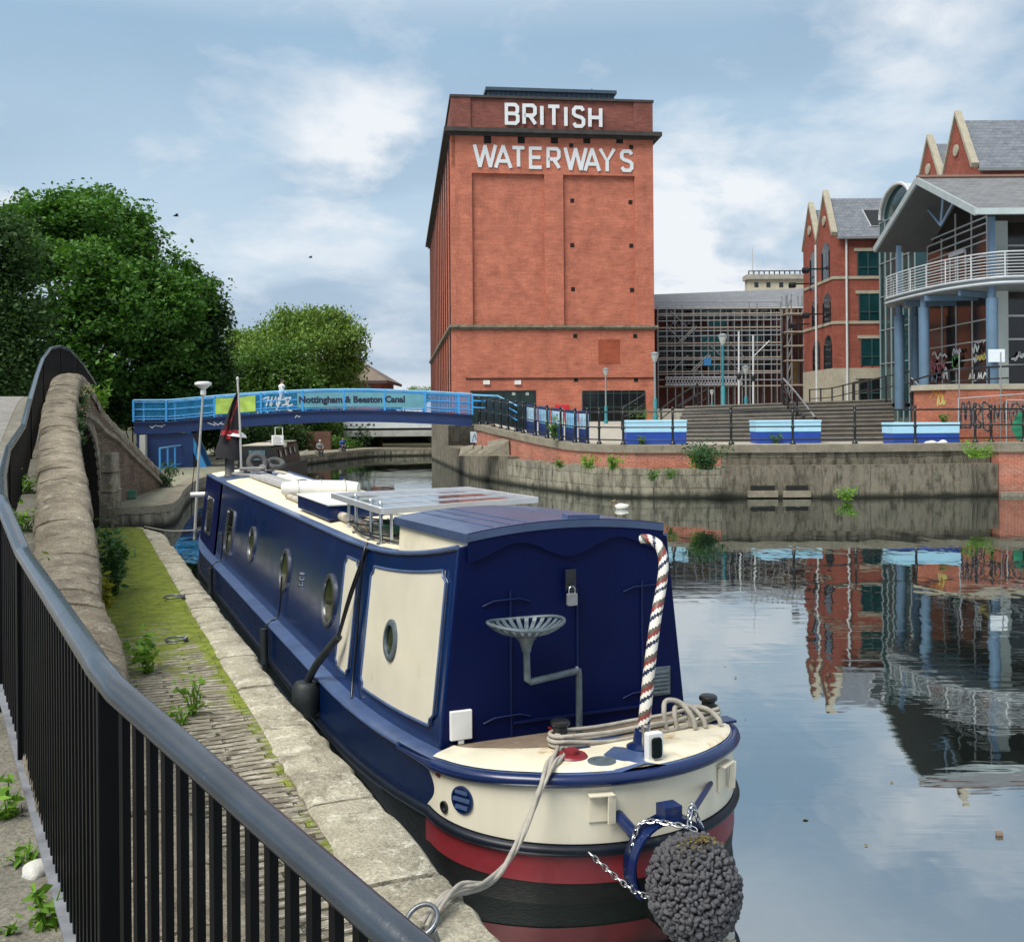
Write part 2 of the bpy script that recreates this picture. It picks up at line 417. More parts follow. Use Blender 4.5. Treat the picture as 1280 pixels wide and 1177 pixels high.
M['far_path'] = stone_mat('far_towpath', (.15, .15, .11), (.26, .25, .20), moss=.10, mosscol=(.16, .17, .05), lich=.6, bd=.01)
M['quay_stone'] = None
def rubble(name, c1, c2, bw, bh, wet=True):
    t = NT(name); uv = t.coord('UV')
    wv = t.noise(uv, 1.3, 3, .5)
    b = t.n('ShaderNodeTexBrick')
    add = t.n('ShaderNodeVectorMath', operation='ADD'); cm = t.n('ShaderNodeCombineXYZ')
    t.l(t.math('MULTIPLY', wv, .25), cm.inputs[0]); t.l(t.math('MULTIPLY', wv, .14), cm.inputs[1])
    t.l(uv, add.inputs[0]); t.l(cm.outputs[0], add.inputs[1]); t.l(add.outputs[0], b.inputs['Vector'])
    b.offset = .37; b.squash = 1.3; b.squash_frequency = 3
    b.inputs['Scale'].default_value = 1; b.inputs['Brick Width'].default_value = bw; b.inputs['Row Height'].default_value = bh
    b.inputs['Mortar Size'].default_value = .012; b.inputs['Mortar Smooth'].default_value = .5
    b.inputs['Color1'].default_value = (*c1, 1); b.inputs['Color2'].default_value = (*c2, 1); b.inputs['Mortar'].default_value = (*sc3(c1, .3), 1)
    c = t.mix(t.ramp(t.noise(uv, 2.5, 8, .7), [(.35, .0), (.7, .8)]), b.outputs['Color'], sc3(c2, 1.3))
    c = t.mix(t.ramp(t.noise(t.coord('UV', (2.2, .5, 1)), 2.0, 8, .75), [(.47, 0.), (.62, .85)]), c, sc3(c1, .35))
    c = t.mix(t.ramp(t.noise(uv, 1.0, 7, .7), [(.55, 0.), (.7, .55)]), c, (.06, .065, .03))
    if wet:
        tcx = t.n('ShaderNodeTexCoord'); sx = t.n('ShaderNodeSeparateXYZ'); t.l(tcx.outputs['UV'], sx.inputs[0])
        mr = t.n('ShaderNodeMapRange'); t.l(t.math('ADD', sx.outputs[1], t.math('MULTIPLY', wv, -.25)), mr.inputs[0])
        mr.inputs[1].default_value = -.10; mr.inputs[2].default_value = .10; mr.inputs[3].default_value = 1.1; mr.inputs[4].default_value = 0
        c = t.mix(mr.outputs[0], c, (.018, .02, .014))
    h = t.math('ADD', t.math('MULTIPLY', b.outputs['Fac'], -1.2), t.noise(uv, 5, 8, .7))
    return t.finish(c, .9, t.bump(h, .9, .05), spec=.2)
M['vault_shade'] = brick('shaded_vault_brick', (.012, .010, .008), (.022, .018, .014), (.01, .009, .008))  # brick taken near black: the shade inside the deep vault is put into its colour
M['rubble'] = rubble('rubble_quay_stone', (.115, .105, .082), (.215, .20, .155), .95, .42)
M['concrete'] = rubble('stained_concrete', (.095, .083, .064), (.15, .135, .105), 3.2, 1.4)
M['cop2'] = stone_mat('far_coping_stone', (.135, .12, .092), (.225, .205, .16), lich=.62, bd=.015)
M['brick_q'] = brick('quay_brick', (.30, .095, .062), (.40, .15, .10), (.33, .27, .22), lo=.56, stain=(.14, .11, .09))
M['brick_red'] = brick('red_brick', (.20, .05, .036), (.27, .076, .052), (.26, .13, .10), lo=.62, stain=(.12, .04, .03), ms=.008)
M['brick_old'] = brick('old_bridge_brick', (.11, .07, .05), (.27, .19, .14), (.06, .055, .045), lo=.50, stain=(.05, .05, .035), ms=.014, bumpd=.02, hue=(.10, .055, .04))
M['plaza'] = stone_mat('plaza_paving', (.25, .235, .20), (.38, .36, .31), lich=.66, bd=.006)
M['soil'] = stone_mat('dark_soil', (.035, .032, .02), (.07, .07, .035), moss=.1, bd=.05, mosscol=(.04, .06, .015))

# ---------------------------------------------------------------- setting: water, paths, quays
QYAW = rad(22.7)
CQ, SQ = math.cos(QYAW), math.sin(QYAW)
def Q(p, s, z=0): return Vector((CQ*p-SQ*s, SQ*p+CQ*s, z))   # across / along the near quay
mb = MB(); mb.quad((-90, -40, 0), (220, -40, 0), (220, 120, 0), (-90, 120, 0))
struct(mb.build('water', M['water']))
# the land beyond, to the horizon
mb = MB(); mb.quad((-2500, 74, .3), (2500, 74, .3), (2500, 3000, .3), (-2500, 3000, .3))
struct(mb.build('ground', M['soil']))
# canal bed, so that nothing shows through at the banks
def lerp(a, b, t): return a+(b-a)*t
# near towpath: setts laid across the quay
mb = MB()
nS = 60; rows = []
for i in range(nS+1):
    s = lerp(-3.5, 23.2, i/nS)
    rows.append([(p, s + (.9*(1.24-p)/2 if i == nS else 0), .535+.012*math.sin(s*2.1+p*3)) for p in (-1.1, -.6, -.1, .4, .8, 1.24)])
mb.grid(rows)
last = rows[-1]
for a, b in zip(last, last[1:]):
    mb.quad(a, b, (b[0], b[1], -.6), (a[0], a[1], -.6))
struct(mb.build('towpath', M['setts'], rz=QYAW))
# coping stones along the water: one kerb line, each stone cut apart
mb = MB(); s = -3.2
rr = random.Random(3)
while s < 22.9:
    L = rr.uniform(.85, 1.25); e = min(s+L, 23.1)
    def po(q): return 1.58+.12*max(0, min(1, (9-q)/4.5))-(.45*max(0, (q-21.6)/1.5)**2)
    z = .556+rr.uniform(-.008, .01); j = rr.uniform(-.02, .02); g = .011
    a0, a1 = po(s), po(e); tz = rr.uniform(-.012, .012)
    k = 9; rows = []
    for i in range(k+1):
        y = lerp(s+g, e-g, i/k); xo = lerp(a0, a1, i/k)+j+rr.uniform(-.018, .012)
        xi = 1.235+rr.uniform(-.012, .012)
        dz = -.012 if i in (0, k) else 0
        rows.append([(xi, y, -.4), (xi, y, z-.02+dz), (xi+.03, y, z+dz), (lerp(xi, xo, .5), y, z+.004+dz), (xo-.035, y, z+dz), (xo, y, z-.035+dz), (xo-.01, y, -.6)])
    mb.grid(rows)
    for r_ in (rows[0], rows[-1]): mb.add(r_, [tuple(range(7))])
    s = e
struct(mb.build('kerb', M['coping'], rz=QYAW, smooth=50))

# the path over the humpback bridge: parapet centre line (X, Y, coping z, road z)
WL = [(.55, 1.2, 1.14, .92), (-.1, 2.0, 1.16, .95), (-.78, 3.0, 1.2, .98), (-1.42, 4.0, 1.27, 1.02), (-2.3, 5.5, 1.38, 1.12), (-2.82, 6.7, 1.46, 1.22), (-3.55, 8.2, 1.56, 1.34), (-4.22, 9.8, 1.67, 1.48),
      (-5.5, 12.7, 2.2, 1.84), (-6.65, 15.3, 2.6, 2.12), (-7.75, 17.8, 2.99, 2.45), (-9.05, 21.0, 3.56, 3.02), (-9.75, 22.8, 3.80, 3.28), (-10.25, 24.3, 3.86, 3.33),
      (-10.55, 25.6, 3.56, 3.15), (-10.82, 26.9, 3.12, 2.8), (-11.2, 29.6, 2.34, 2.05), (-11.7, 33.0, 1.50, 1.25), (-12.2, 36.2, .68, .62)]
def smooth_line(pts, n):
    out = []
    P = [Vector(p) for p in pts] if len(pts[0]) == 3 else [np.array(p, float) for p in pts]
    for i in range(len(P)-1):
        p0 = P[max(i-1, 0)]; p1 = P[i]; p2 = P[i+1]; p3 = P[min(i+2, len(P)-1)]
        for k in range(n):
            t = k/n
            out.append(.5*((2*p1)+(p2-p0)*t+(2*p0-5*p1+4*p2-p3)*t*t+(3*p1-p0-3*p2+p3)*t**3))
    out.append(P[-1]); return out
WS = smooth_line(WL, 6)
def wnorm(i):
    a = WS[max(i-1, 0)]; b = WS[min(i+1, len(WS)-1)]
    d = np.array([b[0]-a[0], b[1]-a[1]]); d /= np.hypot(*d)
    return np.array([d[1], -d[0]])      # to the right, the canal side
# road
rows = []
for i, p in enumerate(WS):
    n = wnorm(i)
    rows.append([(p[0]-n[0]*o, p[1]-n[1]*o, p[3]-(.0 if o < 4 else .2*(o-4))) for o in (-.05, 1, 2.2, 4.0, 8)])
mb = MB(); mb.grid(rows)
mb.quad((.55, 1.2, .92), (-7.5, -.5, .9), (-8, -8, .9), (5, -8, .9)); mb.quad((.55, 1.2, .92), (5, -8, .9), (5, -1.5, .85), (1.6, .3, .9))
struct(mb.build('path', M['near_path']))
# road surface on the bridge (grey)
mb = MB(); rows = []
for i, p in enumerate(WS):
    if p[1] < 9: continue
    n = wnorm(i); rows.append([(p[0]-n[0]*o, p[1]-n[1]*o, p[3]+.006) for o in (.9, 2.2, 3.7)])
mb.grid(rows); struct(mb.build('road', M['path']))

# far towpath beyond the inlet
edge = [(-16, 26.5), (-10.9, 26.45), (-9.9, 26.5), (-9.15, 27.1), (-9.15, 28.2), (-9.8, 30.8), (-10.4, 33.0), (-11.6, 38.5), (-12.0, 44), (-12.3, 52), (-12.2, 60), (-11.0, 67), (-9.8, 71.5), (-7.7, 73.2), (-3, 74)]
ed = [Vector((x, y, 0)) for x, y in edge]
ed = smooth_line([tuple(v) for v in ed], 4)
def off_line(P, o):
    out = []
    for i, p in enumerate(P):
        a = P[max(i-1, 0)]; b = P[min(i+1, len(P)-1)]; d = (b-a).normalized()
        out.append(p+Vector((-d.y, d.x, 0))*o)
    return out
e1 = off_line(ed, .42)
mb = MB()
left = [Vector((-20, 26+ (78-26)*i/(len(ed)-1), 0)) for i in range(len(ed))]
mb.grid([[(a.x, a.y, .53), (lerp(a.x, b.x, .5), lerp(a.y, b.y, .5), .53), (b.x, b.y, .55), (b.x-60, b.y+5, .9)] for a, b in zip(e1, left)])
struct(mb.build('towpath', M['far_path']))
mb = MB()
mb.grid([[(b.x, b.y, .3), (b.x, b.y, .565), (a.x, a.y, .565), (a.x, a.y, .40), (a.x, a.y, -.5)] for a, b in zip(ed, e1)], mif=lambda i, j: 1 if j == 3 else 0)
struct(mb.build('kerb', [M['cop2'], M['rubble']], smooth=40))

# ------- far bank
def strip_wall(name, pts, z0, z1, th, mats, tops=None, bots=None, mi=0, bevel=0):
    """a wall along pts (to its left as seen walking), z1 may vary per point"""
    P = [Vector((x, y, 0)) for x, y in pts]; Bk = off_line(P, th)
    zt = tops or [z1]*len(P); zb = bots or [z0]*len(P)
    mb = MB()
    mb.grid([[(a.x, a.y, b0), (a.x, a.y, t), (b.x, b.y, t), (b.x, b.y, b0)] for a, b, t, b0 in zip(P, Bk, zt, zb)], mi)
    for k in (0, -1):
        a, b = P[k], Bk[k]
        mb.quad((a.x, a.y, zb[k]), (a.x, a.y, zt[k]), (b.x, b.y, zt[k]), (b.x, b.y, zb[k]), mi)
    return mb
BANK = [(-5.2, 67.6), (-3.0, 54.4), (-1.85, 47.6), (-.45, 43.6), (.75, 40.5), (2.2, 37.6), (3.5, 35.6), (7.0, 34.8), (10.6, 34.5), (16.3, 34.9)]
BN = [tuple(v[:2]) for v in smooth_line([(x, y, 0) for x, y in BANK], 5)]
iq = next(i for i, p in enumerate(BN) if p[0] > -.3)
ic = next(i for i, p in enumerate(BN) if p[0] > 6.6)
mb = strip_wall('', BN[:iq+1], -.6, 1.12, .9, None)
tag(mb.build('quay_wall', M['concrete']), 'stained grey concrete canal wall below the end of the blue footbridge', 'wall')
rr = random.Random(5)
tops = [1.0+rr.uniform(-.06, .05) for _ in BN[iq:ic+1]]
mb = strip_wall('', BN[iq:ic+1], -.6, 1.0, .62, None, tops=tops)
tag(mb.build('quay_wall', M['rubble']), 'weathered rubble stone canal wall with weeds growing along its ledge', 'wall')
mb = strip_wall('', BN[ic:], -.6, 1.08, .62, None)
ow = mb.build('quay_wall', M['concrete']); tag(ow, 'brown grey concrete canal wall with two dark outlet slots at the water', 'wall')
# upper wall and its coping
UP = off_line([Vector((x, y, 0)) for x, y in BN], .5)
UPx = [(p.x, p.y) for p in UP]
def up_top(y, x):
    return 1.50+max(0, min(1, (y-38.6)/9))*.62
isl = next(i for i, p in enumerate(UPx) if p[1] < 50.5)
tp = [up_top(p[1], p[0]) for p in UPx]
mb = strip_wall('', UPx[isl:ic+1], .7, 1.5, .35, None, tops=tp[isl:ic+1])
tag(mb.build('brick_wall', M['brick_q']), 'patchy red brick retaining wall under the plaza railing, ramping up to the footbridge', 'wall')
mb = strip_wall('', UPx[ic:], .7, 1.5, .35, None)
tag(mb.build('retaining_wall', M['concrete']), 'long plain concrete upper wall under the railing in front of the planters', 'wall')
CP = [(p.x, p.y) for p in off_line([Vector((x, y, 0)) for x, y in BN], .42)]
mb = strip_wall('', CP[isl:], 1.5, 1.77, .55, None, tops=[t+.27 for t in tp[isl:]], bots=[t+.002 for t in tp[isl:]])
struct(mb.build('kerb', M['cop2'], bevel=.02))
# flush brick wall at the right
mb = MB(); mb.box(16.32, 60, 34.85, 36.2, -.6, 1.46); br_ = mb.build('brick_wall', M['brick_q']); tag(br_, 'clean red brick canal wall meeting the concrete wall at its end', 'wall')
mb = MB(); mb.box(16.25, 60, 34.78, 36.4, 1.462, 1.78); struct(mb.build('kerb', M['cop2'], bevel=.02))
mb = MB(); mb.box(16.32, 60, 34.74, 34.846, -.6, .14); struct(mb.build('kerb', M['cop2']))
# outlet slots with stone lintels in the concrete wall
SLOT = plain('slot_dark', (.004, .004, .004), .9)
for a, b in ((934, 972), (978, 1013)):
    p = G(a, 622.5, .0); q = G(b, 622.5, .0)
    y = min(p.y, q.y)-.02
    mb = MB(); mb.box(p.x, q.x, y-.06, y+.3, .04, .26); mb.build('slot_sill', M['cop2'], ow)
    mb = MB(); mb.box(p.x+.1, q.x-.1, y-.035, y+.3, .262, .42); mb.build('outlet_slot', SLOT, ow)
# plaza
mb = MB(); rows = []
P2 = [Vector((x, y, 0)) for x, y in CP[isl:]]+[Vector((60, 36.0, 0))]
def pz(y): return 1.70+max(0, min(1, (y-42)/30))*.62
rows = []
for p in P2:
    r_ = []
    for t in (0, .06, .15, .3, .5, .75, 1):
        x = lerp(p.x, p.x*1.25+2, t); y = lerp(p.y+.15, 95, t); ramp = max(0, min(1, (p.y-39.5)/9))*.6*(1-min(1, t*4))
        r_.append((x, y, pz(y)+ramp))
    rows.append(r_)
mb.grid(rows); mb.quad((60, 36, 1.7), (400, 36, 1.7), (500, 95, 2.32), (75, 95, 2.32))
struct(mb.build('pavement', M['plaza']))
mb = MB(); mb.quad((-20, 94, 2.3), (600, 94, 2.3), (900, 2500, 2.4), (20, 2500, 2.4)); struct(mb.build('ground', M['plaza']))
# ---------------------------------------------------------------- the narrowboat (local: x across, y towards the bow, z up)
BO = Vector((.363, 7.112, 0))
def BL(x, y, z=0): return Vector((BO.x+CQ*x-SQ*y, BO.y+SQ*x+CQ*y, z))
boat = thing('narrowboat', 'long navy blue narrowboat with cream stern band moored at the mossy stone quay', 'narrowboat', BO, QYAW)
def S2(y): return (max(0, 3-y)/3)**2
def zg(y):
    b = .45+.22*S2(max(y, -.35))
    return b+(.03*min(1, (-.35-y)/.5) if y < -.35 else 0)+(.0 if y < 12 else .25*((y-12)/4.2)**2)
def zr(y): return 1.70+.28*S2(max(y, 0))+(0 if y < 9 else .04*((y-9)/5)**2)
def zs(y): return .06+.29*S2(max(y, -.2))*.93-(.055*min(1, (-.2-y)/.86) if y < -.2 else 0)+(.0 if y < 12 else .2*((y-12)/4.2)**2)
def hb(y):
    if y < -.2: return 1.05*math.sqrt(max(0, 1-((-.2-y)/.86)**2))
    if y > 12.6: return 1.05*math.sqrt(max(0, 1-((y-12.6)/3.7)**2))
    return 1.05
# outline: left side from the bow, round the stern, right side to the bow
OUT = []
ys = [16.3-.0, 16.2, 15.9, 15.4, 14.8, 14.0, 13.2, 12.6]+[12-.5*k for k in range(25)]
OUT += [(-hb(y), y) for y in ys]
NA = 40
OUT += [(-1.05*math.cos(math.pi*k/NA), -.2-.86*math.sin(math.pi*k/NA)) for k in range(NA+1)]
OUT += [(hb(y), y) for y in reversed(ys)]
def onrm(i):
    a = Vector(OUT[max(i-1, 0)]); b = Vector(OUT[min(i+1, len(OUT)-1)]); d = (b-a).normalized()
    return Vector((-d.y, d.x))*-1
def ring(off, zf, drop=0, y0=99):
    r = []
    for i, (x, y) in enumerate(OUT):
        n = onrm(i); r.append((x+n.x*off, y+n.y*off, zf(y)-drop))
    return r
mb = MB()
mb.grid([ring(0, zg), ring(.0, zg, .1), ring(.0, lambda y: lerp(zg(y), zs(y), .5)), ring(.0, zs), ring(0, lambda y: lerp(zs(y), -.1, .5)), ring(-.01, lambda y: .02), ring(-.06, lambda y: -.5)], mif=lambda i, j: 0 if i < 3 else 1)
hull = mb.build('hull', [M['hull_blue'], M['hull_black']], boat, smooth=50)
# gunwale / deck
mb = MB(); rows = []
for y in ys[1:]+[-.1, -.2]+[-.2-.86*math.sin(math.pi/2*k/10) for k in range(1, 10)]:
    h = hb(y); rows.append([(-h, y, zg(y)), (-h+.03, y, zg(y)+.006), (0, y, zg(y)+.03), (h-.03, y, zg(y)+.006), (h, y, zg(y))])
mb.grid(rows); mb.build('side_deck', M['blue_trim'], boat, smooth=40)
def band(name, z_top, z_bot, a0, a1, off, m, bulge=0, n=60, rows_=10, extra=None):
    """a painted plate wrapped round the stern between two angles (0 = left side, pi = right side)"""
    mb = MB(); rows = []
    for k in range(rows_+1):
        t = k/rows_; s0 = a0+bulge*math.sin(math.pi*t); s1 = a1-bulge*math.sin(math.pi*t); row = []
        for q in range(n+1):
            a = lerp(s0, s1, q/n)
            ca, sa = math.cos(a), math.sin(a)
            if a < 0: x, y, nx, ny = -1.05, -.2-a*.9, -1, 0
            elif a > math.pi: x, y, nx, ny = 1.05, -.2+(a-math.pi)*.9, 1, 0
            else:
                x, y = -1.05*ca, -.2-.86*sa; nn = Vector((-ca/1.05, -sa/.86)).normalized(); nx, ny = nn.x, nn.y
            z = lerp(z_top(y), z_bot(y), t)
            row.append((x+nx*off, y+ny*off, z))
        rows.append(row)
    mb.grid(rows); return mb.build(name, m, boat, smooth=40)
band('stern_panel', lambda y: zg(y)-.05, lambda y: zs(y)+.04, -.06, math.pi+.06, .005, M['stern_cream'], .15)
band('red_band', lambda y: zs(y)-.02, lambda y: zs(y)-.19, -.10, math.pi+.10, .005, M['red'], rows_=4)
# rails
def rail(name, zf, drop, r, m, i0, i1, off=0.0, sq=1.0):
    mb = MB(); pts = []
    R_ = ring(off, zf, drop)
    k_ = i1-i0; mb.tube([R_[i] for i in range(i0, i1)], [r*min(1, .25+.25*min(i, k_-1-i)) for i in range(k_)], 10); return mb.build(name, m, boat, smooth=50)
iL = next(i for i, (x, y) in enumerate(OUT) if y <= 0.01); iE = len(OUT)-iL
rail('rubbing_rail', zg, .032, .037, M['blue_rail'], iL-1, iE+1, .012)
rail('rubbing_strake', zs, 0, .034, M['strake'], 3, len(OUT)-3, .008)
mb = MB()
for a, b in ((2, iL-1), (iE, len(OUT)-2)):
    R_ = ring(.004, zg, .012); mb.tube([R_[i] for i in range(a, b+1)], .016, 8)
mb.build('gunwale_edge', M['blue_trim'], boat, smooth=50)
# lower hull plates along the side (the long narrow sheets below the gunwale)
mb = MB()
for s_, (y0, y1) in [(-1, (3.1, 5.6)), (-1, (5.75, 8.6)), (-1, (8.8, 11.6)), (-1, (.9, 2.9))]:
    rows = []
    for k in range(9):
        y = lerp(y0, y1, k/8); rows.append([(-1.062, y, zs(y)+.02), (-1.072, y, zs(y)-.02), (-1.066, y, zs(y)-.055)])
    mb.grid(rows)
mb.build('hull_guard', M['strake'], boat, smooth=40)
# stern deck
def deckpt(f, a): return (-1.05*f*math.cos(a), -.2-.86*f*math.sin(a)-.0, 0)
def ell(fx, fy, y0, n=32, a0=0, a1=math.pi):
    return [(-1.05*fx*math.cos(lerp(a0, a1, k/n)), y0-.86*fy*math.sin(lerp(a0, a1, k/n))) for k in range(n+1)]
mb = MB()
o_ = ell(.985, .985, -.2); i_ = ell(.80, .58, -.05)
mb.grid([[(a[0], a[1], zg(a[1])+.012), (a[0]*.97, lerp(a[1], -.1, .03), zg(a[1])+.028), (b[0], b[1], zg(b[1])+.034)] for a, b in zip(o_, i_)])
i2 = i_
mb.build('stern_deck', M['cream_worn'], boat, smooth=40)
mb = MB(); pts = [(b[0], b[1]) for b in i_]
mb.add([(p[0], p[1], zg(p[1])+.031) for p in pts]+[(.9, -.01, zg(0)+.031), (-.9, -.01, zg(0)+.031)], [tuple(range(len(pts)+2))])
mb.build('stern_floor', M['wood'], boat)
mb = MB(); z0 = zg(-.2)+.033
mb.box(-.165, -.15, -.42, -.02, z0, z0+.012); mb.box(-.02, .45, -.47, -.445, z0, z0+.02)
mb.build('floor_trim', M['red'], boat)
# cabin
WB, WT = .92, .78
L = 14.3
def wall(y, t, sgn=-1, off=0.0):
    """point on the cabin side: t 0 at the deck, 1 at the roof edge"""
    z0, z1 = zg(y)+.005, zr(y); x = lerp(WB, WT, t)+off
    return (sgn*x, y, lerp(z0, z1, t))
yl = [0, .2, .4, .7, 1, 1.4, 1.8, 2.2, 2.6, 3, 4, 6, 8, 10, 11.9]
mb = MB()
for sg in (-1, 1):
    mb.grid([[wall(y, t, sg) for t in (0, .25, .5, .75, 1)] for y in yl])
mb.build('cabin_side', M['navy_side'], boat, smooth=30)
mb = MB()
for sg in (-1, 1):
    mb.grid([[wall(y, t, sg, -.03) for t in (0, .5, 1)] for y in (11.9, 12.15)]); mb.grid([[wall(y, t, sg) for t in (0, .5, 1)] for y in (12.15, 13, 14.3)])
mb.quad(wall(14.3, 0, -1), wall(14.3, 1, -1), wall(14.3, 1, 1), wall(14.3, 0, 1))
mb.build('fore_cabin', M['navy'], boat, smooth=30)
def roofz(x, y): return zr(y)+.085*(1-(x/WT)**2)
mb = MB()
xs = [-WT, -.70, -.5, -.25, 0, .25, .5, .70, WT]
mb.grid([[(x, y, roofz(x, y)+.0) for x in xs] for y in [0, .2, .4, .7, 1, 1.4, 1.8, 2.2, 3, 5, 7, 9, 11, 12.2, 13.3, 14.3]], mif=lambda i, j: 1 if j in (0, 7) or i == 13 else 0)
mb.build('roof', [M['roof_cream'], M['blue_trim']], boat, smooth=40)
mb = MB()
for sg in (-1, 1):
    mb.tube([(sg*(WT+.006), y, zr(y)+.002) for y in [0, .2, .4, .7, 1, 1.4, 1.8, 2.2, 3, 5, 7, 9, 11, 13, 14.3]], .018, 8)
mb.build('roof_edge', M['blue_trim'], boat, smooth=50)
# bulkhead at the stern
mb = MB()
bz = zg(0)+.02
xt = [WT*math.cos(math.pi*k/12) for k in range(13)]
poly = [(-WB, bz), (WB, bz)]+[(x, roofz(x, 0)) for x in xt]
mb.prism(poly, (0, .0, 0), (1, 0, 0), (0, 0, 1), .03)
bulk = mb.build('bulkhead', M['navy'], boat, bevel=.006)
# corner posts between side and bulkhead
for sg in (-1, 1):
    mb = MB(); mb.tube([(sg*(WB-.005), .0, bz), (sg*(WT-.005), .0, zr(0)-.01)], .016, 8)
    mb.build('corner_trim', M['navy_side'], boat, smooth=50)
# door frame, doors and hinges on the bulkhead
mb = MB()
mb.box(-.44, -.425, -.042, -.03, bz+.02, 1.68); mb.box(.56, .575, -.042, -.03, bz+.02, 1.68); mb.box(.055, .068, -.042, -.03, bz+.06, 1.66)
mb.box(-.42, .05, -.05, -.03, bz+.105, bz+.12); mb.box(.075, .555, -.05, -.03, bz+.105, bz+.12)
mb.build('door_frame', M['navy_line'], bulk)
for cx_, zc in ((-.46, bz+.16), (.58, bz+.21), (-.46, 1.62), (.59, 1.64)):
    mb = MB(); mb.tube([(cx_-.17, -.036, zc-.03), (cx_-.09, -.042, zc), (cx_+.09, -.042, zc+.005), (cx_+.17, -.036, zc-.02)], .007, 6)
    mb.build('hinge', M['navy_line'], bulk, smooth=60)
mb = MB()   # louvred vent plate
mb.box(.60, .79, -.045, -.031, bz+.17, bz+.37)
for k in range(6): mb.beam((.615, -.05, bz+.195+k*.028), (.775, -.05, bz+.195+k*.028), .012, .018)
mb.build('vent', M['steel'], bulk, bevel=.003)
mb = MB(); mb.box(-.865, -.715, -.06, -.03, bz+.05, bz+.24); mb.box(-.81, -.77, -.055, -.03, bz+.02, bz+.05)
mb.build('junction_box', M['white'], bulk, bevel=.006)
# sliding hatch with its wavy flange
hz = lambda x, y: 2.015+.035*(1-y/1.66)+.06*(1-(x/.735)**2)
HX = .735
mb = MB()
xh = [lerp(-HX, HX, k/14) for k in range(15)]
yy = [-.06, .3, .7, 1.1, 1.66]
top = [[(x, y, hz(x, y)+.02) for x in xh] for y in yy]
mb.grid(top)
for row, in ((top[0],), (top[-1],)): mb.grid([row, [(p[0], p[1], p[2]-.05) for p in row]])
for e in (0, -1): mb.grid([[r[e] for r in top], [(r[e][0], r[e][1], r[e][2]-.06) for r in top]])
ht = mb.build('sliding_hatch', M['hatch_blue'], boat, smooth=30)
mb = MB()
for x in (-.52, -.40, -.28): mb.beam((x, .05, hz(x, .05)+.021), (x, 1.6, hz(x, 1.6)+.021), .014, .008)
mb.beam((.05, .12, hz(.05, .1)+.03), (.3, .12, hz(.3, .1)+.03), .09, .03)
mb.build('hatch_strip', M['blue_trim'], ht)
mb = MB()
for sg in (-1, 1): mb.grid([[(sg*.715, y, roofz(.715, y)-.02), (sg*.70, y, hz(.70, y)+.0)] for y in (.0, .4, .8, 1.2, 1.6)])
mb.grid([[(x, 1.6, roofz(x, 1.6)-.02), (x, 1.6, hz(x, 1.6))] for x in (-.7, -.35, 0, .35, .7)])
mb.build('hatch_runner', M['roof_cream'], boat)
mb = MB()
wave = lambda x: .23+.05*math.sin((x+.36)*2*math.pi/.95)*1.0
n = 36
poly = [(x, hz(x, -.06)+.025) for x in [lerp(-HX, HX, k/14) for k in range(15)]]
poly += [(lerp(HX, -HX, k/n), hz(0, -.06)-.02-(.15+.055*math.cos(lerp(HX, -HX, k/n)*2*math.pi/.74))) for k in range(n+1)]
mb.prism(poly, (0, -.044, 0), (1, 0, 0), (0, 0, 1), .010)
mb.build('hatch_flange', M['navy'], ht, bevel=.003)
# hasp
mb = MB(); mb.box(-.045, .035, -.082, -.07, 1.655, 1.80); mb.box(-.02, .01, -.1, -.08, 1.64, 1.70); mb.build('hasp', M['black'], bulk, bevel=.004)
# cream side panels with notched corners, on both sides of the cabin
def side_poly(name, y0, y1, t0, t1, off, m, notch=.05, parent=boat, n=10):
    def line(k):
        return None
    a = notch; tt = notch/1.2
    ring_ = []
    def seg(p, q, m_):
        for k in range(m_): ring_.append((lerp(p[0], q[0], k/m_), lerp(p[1], q[1], k/m_)))
    seg((y0+a, t0), (y1-a, t0), n)
    ring_.extend([(y1-a, t0), (y1-a*.9, t0+tt*.55), (y1-a*.35, t0+tt*.75), (y1, t0+tt)])
    seg((y1, t0+tt*1.05), (y1, t1-tt), 4)
    ring_.extend([(y1, t1-tt), (y1-a*.35, t1-tt*.75), (y1-a*.9, t1-tt*.55), (y1-a, t1)])
    seg((y1-a*1.05, t1), (y0+a, t1), n)
    ring_.extend([(y0+a, t1), (y0+a*.9, t1-tt*.55), (y0+a*.35, t1-tt*.75), (y0, t1-tt)])
    seg((y0, t1-tt*1.05), (y0, t0+tt), 4)
    ring_.extend([(y0, t0+tt), (y0+a*.35, t0+tt*.75), (y0+a*.9, t0+tt*.55)])
    pts = [Vector(wall(y, t, -1, off)) for y, t in ring_]
    c = sum(pts, Vector())/len(pts)
    # triangulated through a mid line so the panel follows the sheer
    mb = MB(); k = len(pts)
    mid = [Vector(wall(lerp(y0+.12, y1-.12, .5)+max(-(y1-y0)/2+.15, min((y1-y0)/2-.15, y-(y0+y1)/2)), lerp(t0, t1, .5), -1, off)) for y, t in ring_]
    for i in range(k):
        j = (i+1) % k
        mb.quad(pts[i], pts[j], mid[j], mid[i])
    mb2 = MB()
    rim = [Vector(wall(y, t, -1, 0)) for y, t in ring_]
    mb.grid([pts, rim], close=True)
    return mb.build(name, m, parent, smooth=20), pts
pA, ptsA = side_poly('side_panel', .15, 2.06, .10, .895, .012, M['cream'], .075)
pB, ptsB = side_poly('side_panel', 2.5, 2.98, .10, .895, .012, M['cream'], .06)
for pp, nm in ((ptsA, pA), (ptsB, pB)):
    mb = MB(); mb.tube([(p.x-.003, p.y, p.z) for p in pp]+[(pp[0].x-.003, pp[0].y, pp[0].z)], .011, 6); mb.build('panel_trim', M['blue_trim'], nm, smooth=50)
